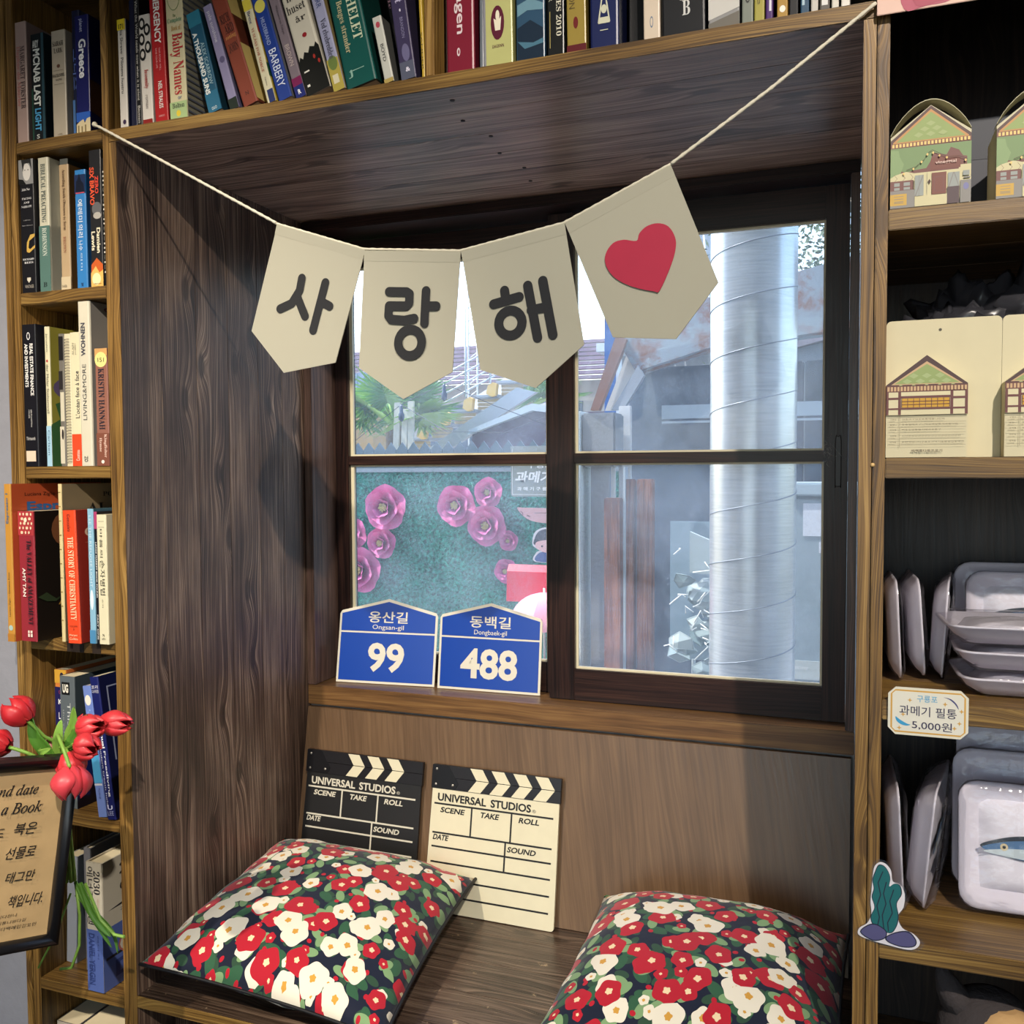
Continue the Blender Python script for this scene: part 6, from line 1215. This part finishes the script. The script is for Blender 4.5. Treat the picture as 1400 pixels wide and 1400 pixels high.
mb = MB(); mb.box(-.13, .11, -.01, .01, 0, .16, bev=.003); mb.out('stand', mat('#d0566a', .4), t)

# palm, planks, steps and roofs seen over the turf screen
def palm(x, y, z, label, n, L, seed):
    t = thing('palm', label, 'tree', (x, y, 0)); rnd = random.Random(seed); m_ = [mat('#5c9a48', .6, var=.25), mat('#98c060', .6, var=.25)]
    mb = MB(); mb.tube([(0, 0, 0), (.02, 0, z * .6), (0, 0, z)], [.07, .06, .05], 9); mb.out('trunk', mat('#6b5a44', .9, bump=.8), t)
    for k in range(n):
        a = k * 2.4 + rnd.uniform(-.2, .2); el = rnd.uniform(.1, 1.2); d = Vector((math.cos(a) * math.cos(el), math.sin(a) * math.cos(el), math.sin(el))); sd = d.cross(Vector((0, 0, 1))).normalized(); up = sd.cross(d)
        mb = MB(); c = Vector((0, 0, z)) + d * L * .45; mb.tube([Vector((0, 0, z)), c], .006, 5)
        for i in range(26):
            b_ = (i / 25 - .5) * 4.4; v = (d * math.cos(b_) + sd * math.sin(b_)); l = L * rnd.uniform(.42, .6); e = c + v * l - Vector((0, 0, l * .18 * abs(b_)))
            w_ = v.cross(up).normalized() * .011; mid = c.lerp(e, .5) + up * .01
            mb.face([c, mid - w_, e, mid + w_], 0)
        mb.out('frond', m_[k % 2], t, fixn=False)
palm(-1.36, 3.52, 1.55, 'fan palm with bright green fronds behind the pickets', 18, .44, 3)
palm(-1.0, 4.9, 1.75, 'darker fan palm behind the timber steps', 12, .42, 8)
PL = mat('#c8c4b8', .8, var=.12)
for k, (x0, z0, x1, z1, lab) in enumerate(((-1.325, 1.40, -1.245, 1.655, 'leftmost of three weathered white planks leaning over the pickets'), (-1.265, 1.38, -1.20, 1.62, 'middle one of three weathered white planks leaning over the pickets'), (-1.19, 1.36, -1.165, 1.66, 'rightmost weathered white plank, beneath the string lamp'))):
    t = thing('plank', lab, 'plank', (x0, 3.3, 0), group='white planks behind the pickets'); mb = MB(); dx = x1 - x0
    mb.prism([(0, 0), (.034, 0), (dx + .034, z1), (dx, z1)], lambda a, b, d: (a - (z0 - 0) * 0, d, b), 0, .015); mb.out('board', PL, t)
t = thing('outdoor_stair', 'outdoor timber stair with pale treads on a grey steel stringer', 'stairs', (-1.0, 4.0, 0)); TB = mat('#c2ab80', .7, var=.15); ST = mat('#a4b0bc', .4, metal=.3); TR = mat('#96a0ac', .6)
mb = MB(); mb.prism([(-.36, 1.40), (-.23, 1.39), (.36, 1.735), (.24, 1.765)], lambda a, b, d: (a, d, b), -.12, -.08); mb.out('stringer', ST, t)
for k in range(5):
    x, z = -.53 + .152 * k, 1.475 + .0815 * k
    mb = MB(); mb.box(x - .005, x + .165, -.02, .22, z, z + .018, bev=.003); tr_ = mb.out('tread', TR, t)
    for j in range(3): mb = MB(); mb.box(x + .022, x + .16, .0, .012, z - .068 + j * .022, z - .049 + j * .022, bev=.002); mb.out('riser_board', TB, t)
    mb = MB(); mb.prism([(x - .055, z - .060), (x - .022, z - .078), (x + .004, z - .072), (x + .012, z - .004), (x - .012, z + .006), (x - .045, z - .012)], lambda a, b, d: (a, d, b), -.05, -.01); mb.out('stair_block', mat('#d2b068', .7), t)
mb = MB()
for z0 in (0, .05, .11, .16): mb.tube([(-.34, -.3, 1.58 + z0), (.20, -.3, 1.83 + z0)], .005, 6)
for x in (-.20, .0, .15): mb.tube([(x, -.3, 1.55 + (x + .34) * .46), (x, -.3, 2.2)], .006, 6)
mb.out('handrail', mat('#d0d8e0', .4, metal=.2), t)
mb = MB(); mb.prism([(-.28, 1.62), (-.16, 1.61), (.10, 1.79), (.16, 1.86), (.02, 1.86), (-.20, 1.74)], lambda a, b, d: (a, d, b), .26, .30); mb.out('side_panel', mat('#e6e6e2', .5), t)
t = thing('lean_to_roof', 'low purple-grey roof with a pale gutter edge right of the stair', 'roof', (-.7, 3.65, 0))
mb = MB(); mb.prism([(-.30, 1.0), (.75, 1.0), (.75, 1.60), (.23, 1.60), (.13, 1.615), (-.24, 1.49)], lambda a, b, d: (a, d, b), 0, .1); mb.out('wall', mat('#6f6474', .8, bump=.4), t)
mb = MB(); mb.prism([(-.25, 1.487), (.13, 1.612), (.30, 1.590), (.30, 1.625), (.13, 1.650), (-.24, 1.515)], lambda a, b, d: (a, d, b), -.05, .1); mb.out('gutter', mat('#c4d0d8', .5), t)
mb = MB(); mb.prism([(-.26, 1.51), (.13, 1.65), (.26, 1.63), (.30, 1.70), (-.1, 1.60)], lambda a, b, d: (a, d, b), .11, .14); mb.out('fascia', mat('#cfcdc8', .6), t)
t = thing('garden_shed', 'small timber shed with blue-grey corrugated eaves at the far left', 'shed', (-2.5, 5.0, 0))
mb = MB(); mb.box(-.6, .19, 0, .5, 0, 1.80); mb.out('wall', mat('#b09468', .8), t); 
for k in range(14): mb = MB(); mb.prism([(-.62 + k * .06, 1.80 + k * .004), (-.565 + k * .06, 1.80 + k * .004), (-.565 + k * .06, 1.97 + k * .004), (-.62 + k * .06, 1.97 + k * .004)], lambda a, b, d: (a, d, b), -.06, -.05 + .004 * (k % 2)); mb.out('roof_sheet', mat('#8498ac', .5), t)
# backdrop houses and hillside
t = thing('rear_house', 'pale tiled house rising behind the stair and palms', 'house', (-2.0, 7.5, 0))
mb = MB(); mb.box(-2.8, 2.6, 0, .2, 0, 2.15); mb.out('wall', mat('#b4b0ac', .8, var=.1), t)
for k in range(9): mb = MB(); mb.box(-2.9, 2.7, -.35 + k * .1, -.25 + k * .1, 2.13 + k * .055, 2.16 + k * .055); mb.out('tile_course', mat('#8c7c88', .7, var=.2), t)
for k in range(4): 
    mb = MB(); mb.box(-2.2 + k * 1.15, -1.7 + k * 1.15, -.02, .02, 1.45, 1.95); w_ = mb.out('window', mat('#5a6a7c', .25), t)
t = thing('pylon', 'white steel lattice pole standing behind the pennants', 'pole', (-1.5, 5.0, 0)); mb = MB()
for x in (-.035, .035): mb.tube([(x, 0, 0), (x, 0, 3.4)], .007, 5)
for k in range(36): mb.tube([(-.035, 0, .1 + k * .09), (.035, 0, .15 + k * .09)], .004, 4)
mb.out('lattice', mat('#d8dce0', .5), t)
t = thing('string_light_wire', 'thin dark wire crossing the view with two hanging bulb sockets', 'wire', (-.9, 3.0, 1.5)); mb = MB()
mb.tube([(-.45, 0, -1.5), (-.45, 0, -.08), (-.15, 0, .12), (.085, 0, .215), (.35, 0, .10), (.62, 0, .0)], .0018, 5); mb.tube([(-.15, 0, .12), (.1, 0, -.02), (.4, .0, -.03), (.6, 0, .04)], .0014, 5); mb.out('wire', mat('#2c3440', .6), t)
for x, z in ((-.15, .12), (.085, .215)):
    mb = MB(); mb.loops([[(x + r_ * math.cos(k * .785), r_ * math.sin(k * .785), z + h_) for k in range(8)] for h_, r_ in ((0, .004), (-.012, .009), (-.04, .010), (-.05, .016), (-.075, .014), (-.085, .004))]); mb.out('bulb_socket', mat('#22405c', .4), t)

# spiral duct just outside the right sash
t = thing('spiral_duct', 'large vertical galvanised spiral duct outside the right sash', 'duct', (.838, 1.2, 0)); RD = .1035
zinc = bpy.data.materials.new('galvanised_zinc'); zinc.use_nodes = True; nt = zinc.node_tree; b = nt.nodes['Principled BSDF']; b.inputs['Metallic'].default_value = .65; b.inputs['Roughness'].default_value = .3
tc = N(nt, 'ShaderNodeTexCoord'); mp = N(nt, 'ShaderNodeMapping'); mp.inputs['Scale'].default_value = (12, 12, 220); nt.links.new(tc.outputs['Object'], mp.inputs[0]); n1 = N(nt, 'ShaderNodeTexNoise'); n1.inputs['Scale'].default_value = 1; n1.inputs['Detail'].default_value = 4; nt.links.new(mp.outputs[0], n1.inputs[0])
cr = N(nt, 'ShaderNodeValToRGB'); cr.color_ramp.elements[0].color = lin('#8f9dab'); cr.color_ramp.elements[1].color = lin('#c8d2da'); nt.links.new(n1.outputs['Fac'], cr.inputs[0]); nt.links.new(cr.outputs[0], b.inputs['Base Color'])
mb = MB(); mb.loops([[(RD * math.cos(k * math.pi / 32), RD * math.sin(k * math.pi / 32), z) for k in range(64)] for z in [i * .3 for i in range(13)]]); mb.out('pipe', zinc, t)
mb = MB(); pit = .124; N_ = 48; pts = []
for i in range(int(3.4 / pit * N_)): a = i * 2 * math.pi / N_; pts.append(((RD + .0006) * math.cos(-a * -1), (RD + .0006) * math.sin(-a * -1), .1 + i / N_ * pit + .02))
mb.tube(pts, .0014, 5); mb.out('spiral_seam', mat('#7c8894', .4, metal=.5), t)

# dark metal clad kiosk behind the duct
K = thing('metal_kiosk', 'blue-grey sheet metal kiosk with a rusty hood and red-brown timber posts', 'building', (.7, 2.0, 0)); SH = mat('#3c5068', .55, var=.3, bump=.3, bscale=12); SH2 = mat('#4b6076', .5, var=.25)
for k in range(4): mb = MB(); mb.box(-.36 + k * .29, -.075 + k * .29, 0, .04, 0, 1.64, bev=.004); mb.out('wall_sheet', SH if k % 2 else SH2, K)
mb = MB(); mb.box(-.235, 1.0, -.06, -.05, 1.46, 1.505); mb.box(-.235, 1.0, -.06, -.05, 1.445, 1.452); mb.out('ledge', mat('#a8bccc', .4), K)
mb = MB(); mb.box(-.2, .2, -.09, -.085, .66, 1.12, bev=.002); mb.out('door_panel', mat('#88a4b4', .5), K)
RU = bpy.data.materials.new('rusty_sheet'); RU.use_nodes = True; nt = RU.node_tree; b = nt.nodes['Principled BSDF']; b.inputs['Roughness'].default_value = .65
tc = N(nt, 'ShaderNodeTexCoord'); n1 = N(nt, 'ShaderNodeTexNoise'); n1.inputs['Scale'].default_value = 9; n1.inputs['Detail'].default_value = 8; n1.inputs['Roughness'].default_value = .7; nt.links.new(tc.outputs['Object'], n1.inputs[0]); cr = N(nt, 'ShaderNodeValToRGB'); cr.color_ramp.elements[0].position = .46; cr.color_ramp.elements[0].color = lin('#93a3b0'); cr.color_ramp.elements[1].position = .6; cr.color_ramp.elements[1].color = lin('#8a6354'); nt.links.new(n1.outputs['Fac'], cr.inputs[0]); nt.links.new(cr.outputs[0], b.inputs['Base Color'])
mb = MB(); mb.prism([(-.37, 1.72), (-.31, 1.615), (-.08, 1.68), (1.0, 1.78), (1.0, 2.08), (-.08, 1.84)], lambda a, b, d: (a, d, b), -.12, .0); mb.out('hood', RU, K)
mb = MB(); mb.prism([(-.46, 1.49), (-.43, 1.49), (-.335, 1.72), (-.37, 1.74)], lambda a, b, d: (a, d, b), -.14, -.11); mb.out('hood_brace', mat('#8c6a5c', .6), K)
mb = MB(); mb.prism([(-.42, 1.49), (-.38, 1.49), (-.31, 1.61), (-.335, 1.70)], lambda a, b, d: (a, d, b), -.10, -.09); mb.out('white_side', mat('#d8dcdc', .6), K)
mb = MB(); mb.prism([(-.39, 1.49), (-.35, 1.49), (-.28, 1.60), (-.30, 1.635)], lambda a, b, d: (a, d, b), -.13, -.105); mb.out('hood_strut', mat('#9aa4b0', .5), K)
mb = MB(); mb.box(-.355, -.315, -.17, -.15, .3, 1.50, bev=.002); mb.out('white_post', mat('#cfd4d8', .6), K)
REDW = wood('weathered_red_timber', '#4a2c22', '#7a4c3c', '#a06e58', 'Z', rough=.6, freq=90, knots=False)
for x0, x1, y in ((-.345, -.294, -.40), (-.288, -.262, -.36), (-.255, -.206, -.35)): mb = MB(); mb.box(x0, x1, y, y + .04, 0, 1.205 if x0 < -.3 else 1.262, bev=.003); mb.out('timber_post', REDW, K)
mb = MB(); mb.box(-.292, -.286, -.37, -.33, 0, 1.3); mb.out('post_flashing', mat('#b8c8d4', .4), K)
t = thing('concrete_block', 'grey concrete pier beside the rusty hood, low in the upper right pane', 'block', (.31, 1.7, 0)); mb = MB(); mb.box(-.055, .055, 0, .12, 1.30, 1.472, bev=.006); mb.box(-.03, .03, .02, .1, 0, 1.30); mb.out('block', mat('#8c9298', .9, bump=.6), t)
mb = MB(); mb.box(-.068, -.056, -.01, .12, 0, 1.478, bev=.002); mb.out('trim_strip', mat('#d8e4e8', .4), t)
t = thing('blue_post', 'tall saturated blue post behind the third pennant', 'pole', (.125, 2.6, 0)); mb = MB(); mb.box(-.03, .02, 0, .05, 0, 2.3, bev=.004); mb.out('post', mat('#2c62a8', .5), t)
mb = MB(); mb.box(.021, .032, -.005, .05, 0, 2.3); mb.out('edge_strip', mat('#cfdce8', .4), t)
t = thing('side_building', 'pale cluttered building wall with pipes behind the blue post', 'building', (-.2, 4.6, 0))
mb = MB(); mb.box(-.2, .9, 0, .1, 0, 2.75); mb.out('wall', mat('#9aa4ae', .8, var=.2, bump=.5), t)
mb = MB(); mb.box(-.2, .9, -.3, .1, 2.0, 2.05); mb.out('ledge', mat('#c8d0d8', .6), t)
mb = MB(); mb.box(.02, .28, -.1, 0, 1.50, 1.76, bev=.02); ac = mb.out('air_conditioner', mat('#d0d4d4', .5), t)
mb = MB()
for k in range(5): mb.tube([(.0 + .1 * k, -.04, 2.7), (.06 + .1 * k, -.05, 2.3 - .05 * k), (.0 + .07 * k, -.04, 2.0), (.12 + .05 * k, -.03, 1.76)], .006, 5)
mb.out('cable', mat('#d0d8de', .5), t)
for nm_ in (): pass
# signs, pouch and oddments in the lower right pane
t = thing('leaning_board', 'tall grey leaning board at the left of the lower right pane', 'board', (.20, 1.9, 0)); mb = MB(); mb.prism([(-.005, .3), (.022, .3), (.010, 1.13), (-.004, 1.16)], lambda a, b, d: (a, d, b), 0, .01); mb.out('board', mat('#aab4c0', .5), t)
t = thing('diamond_sign', 'tilted lilac-grey sign with pale letters behind the leaning board', 'sign', (.235, 1.94, .75)); mb = MB(); mb.prism([(-.03, .19), (.012, .17), (-.006, .08), (-.022, .0), (-.03, .02)], lambda a, b, d: (a, d, b), 0, .006); mb.out('panel', mat('#9c9cba', .5), t)
mb = MB(); put_text(mb, '니기', (-.022, -.001, .12), (.02, 0, 0), (0, 0, .03), bold=.02); mb.out('lettering', mat('#d8dce8', .5), t, fixn=False)
t = thing('small_dark_sign', 'small dark sign low in the right pane with white letters', 'sign', (.235, 1.93, .60)); mb = MB(); mb.box(-.03, .02, 0, .008, 0, .12); mb.out('panel', mat('#3c4458', .5), t)
mb = MB(); put_text(mb, 'art girl', (-.004, -.001, .01), (0, 0, .09), (-.014, 0, 0), bold=.02); mb.out('lettering', mat('#e0e4ec', .5), t, fixn=False)
t = thing('hook_pole', 'thin steel pole with a curled hook, left of the red timber post', 'pole', (.262, 1.95, 0)); mb = MB(); mb.tube([(0, 0, 0), (0, 0, 1.18), (-.012, 0, 1.2), (-.02, 0, 1.235), (-.005, 0, 1.25), (.006, 0, 1.225)], .004, 6); mb.tube([(-.03, 0, 0), (-.03, 0, 1.3)], .003, 6); mb.out('pole', mat('#aeb6bc', .4, metal=.5), t)
t = thing('frame_sign', 'narrow white framed blue notice high beside the red timber post', 'sign', (.333, 1.74, 1.185)); mb = MB(); mb.box(-.022, .022, 0, .012, 0, .16, bev=.002); mb.out('frame', mat('#d4d8da', .5), t); mb = MB(); mb.box(-.012, .008, -.001, .002, .015, .15); mb.out('panel', mat('#5a86b8', .5), t)
t = thing('wrapped_bundle', 'bundle of pale netting and clear wrap tied against the spiral duct', 'bundle', (.672, 1.34, .78)); rnd = random.Random(4); mb = MB()
PW = [mat('#6f878f', .5), mat('#a0b2b8', .45), mat('#869aa0', .5)]
mb = MB(); mb.prism([(-.01, .345), (.075, .31), (.075, .23), (-.01, .235)], lambda a, b, d: (a, d, b), -.01, .01); mb.out('wrap_tube', PW[1], t)
for k in range(15):
    c = Vector((rnd.uniform(-.045, .06), rnd.uniform(-.02, .03), .215 - .017 * k)); mb = MB(); n_ = 6; r_ = rnd.uniform(.022, .04); tl_ = Vector((rnd.uniform(-.5, .5), -1, rnd.uniform(-.6, .6))).normalized(); sx_ = tl_.cross(Vector((0, 0, 1))).normalized(); sz_ = sx_.cross(tl_)
    rim = [c + (sx_ * math.cos(i * 2 * math.pi / n_ + k) * 1.25 + sz_ * math.sin(i * 2 * math.pi / n_ + k) * .8) * r_ * rnd.uniform(.65, 1.2) + tl_ * rnd.uniform(-.008, .008) for i in range(n_)]
    for i in range(n_): mb.face([c + tl_ * .012, rim[i], rim[(i + 1) % n_]])
    mb.tube(rim + rim[:1], .0012, 4, caps=False); mb.out('wrap_fold', PW[k % 3], t)
mb = MB()
for k in range(16): a = Vector((rnd.uniform(-.05, .04), -.035, rnd.uniform(.0, .30))); mb.tube([a, a + Vector((rnd.uniform(-.03, .03), -.005, rnd.uniform(-.03, .03))), a + Vector((rnd.uniform(-.05, .03), 0, rnd.uniform(-.05, .02)))], .0016, 4)
mb.out('netting', mat('#e0e8e8', .5), t)
mb = MB(); mb.tube([(.04, -.02, .12), (.07, -.03, .13), (.10, -.045, .13)], .003, 5); mb.tube([(0, 0, 0), (0, 0, -.78)], .006, 6); mb.out('strap', mat('#9aa8ac', .5), t)
for nm, lab, x, y, z, w, h, c in (('paper_notice', 'white paper notice taped behind the duct at the right', .930, 1.7475, 1.09, .077, .098, '#d4dce8'), ('paper_notice', 'small white scrap of paper below the taped notice', .976, 1.7475, 1.04, .044, .033, '#d4dce8'), ('cardboard_sign', 'pale box label low behind the duct with faint writing', .897, 1.7475, .656, .13, .057, '#b8c4c4')):
    t = thing(nm, lab, 'paper', (x, y, z)); mb = MB(); mb.box(0, w, 0, .002, 0, h); mb.out('sheet', mat(c, .6), t)
    if 'card' in nm: mb = MB(); put_text(mb, 'summer', (.012, -.001, .03), (.04, 0, 0), (0, 0, .009), bold=.01); mb.out('lettering', mat('#e8eeee', .5), t, fixn=False)
t = thing('clear_bin', 'pale grey translucent bin behind the paper notice', 'bin', (1.08, 1.75, 0)); mb = MB(); mb.box(-.19, .3, 0, .2, 0, 1.21, bev=.01); mb.out('bin_body', mat('#8ca0ac', .5, var=.15), t)
mb = MB(); mb.box(-.20, .31, -.01, .21, 1.21, 1.25, bev=.005); mb.out('bin_lid', mat('#a8bcc8', .4), t)
t = thing('stone_eaves', 'weathered stone slab eaves right of the duct', 'roof', (1.0, 2.3, 0)); SL = mat('#8f8c98', .85, var=.2, bump=.7, bscale=20)
for k, (a, b, c, d) in enumerate(((1.90, 1.99, 1.82, 1.94), (1.80, 1.90, 1.71, 1.82))): mb = MB(); mb.prism([(-.16, a - .01), (.3, b - .01 + .03), (.3, d), (-.16, c)][::-1], lambda p, q, d_: (p, d_, q), -.02 * k, .2); mb.out('slab', SL, t)
mb = MB(); mb.prism([(-.16, 0), (.3, 0), (.3, 1.8), (-.16, 1.71)], lambda p, q, d_: (p, d_, q), .0, .15); mb.out('wall', mat('#7f909c', .8, var=.2), t)
t = thing('leafy_tree', 'grey-green leafy tree filling the top right corner of the window', 'tree', (1.15, 3.3, 0)); mb = MB(); mb.tube([(.1, 0, 0), (.08, 0, 1.5), (0, 0, 2.4)], [.05, .04, .02], 8); mb.out('trunk', mat('#5c5248', .9), t)
rnd = random.Random(6); mb = MB()
for k in range(5200):
    c = Vector((rnd.gauss(0, .32), rnd.gauss(0, .25), 2.45 + rnd.gauss(0, .28))); d = Vector((rnd.gauss(0, 1), rnd.gauss(0, 1), rnd.gauss(-.6, .6))).normalized(); s_ = d.cross(Vector((rnd.random(), rnd.random(), rnd.random()))).normalized(); l = rnd.uniform(.02, .045)
    mb.face([c, c + d * l * .5 + s_ * l * .22, c + d * l, c + d * l * .5 - s_ * l * .22], rnd.randrange(2))
mb.out('foliage', [mat('#4a6048', .6), mat('#7c927a', .6)], t, kind='stuff', fixn=False)
mb = MB(); mb.tube([(-.1, -.1, 2.5), (-.13, -.12, 2.25), (-.17, -.12, 2.12), (-.2, -.12, 2.02)], .005, 5); mb.tube([(-.13, -.12, 2.25), (-.22, -.12, 2.1)], .004, 5); mb.out('branch', mat('#b0a898', .8), t)
t = thing('hillside', 'hazy green hillside closing the lane behind the houses', 'hill', (0, 11, 0)); mb = MB(); mb.grid(30, 8, lambda u, v: (-9 + 18 * u, 1.5 * v, 3.0 * v * (.8 + .25 * mno.noise(Vector((u * 5, v, 0)))))); mb.out('slope', mat('#7c9478', .9, var=.3, bump=.8, bscale=8), t)
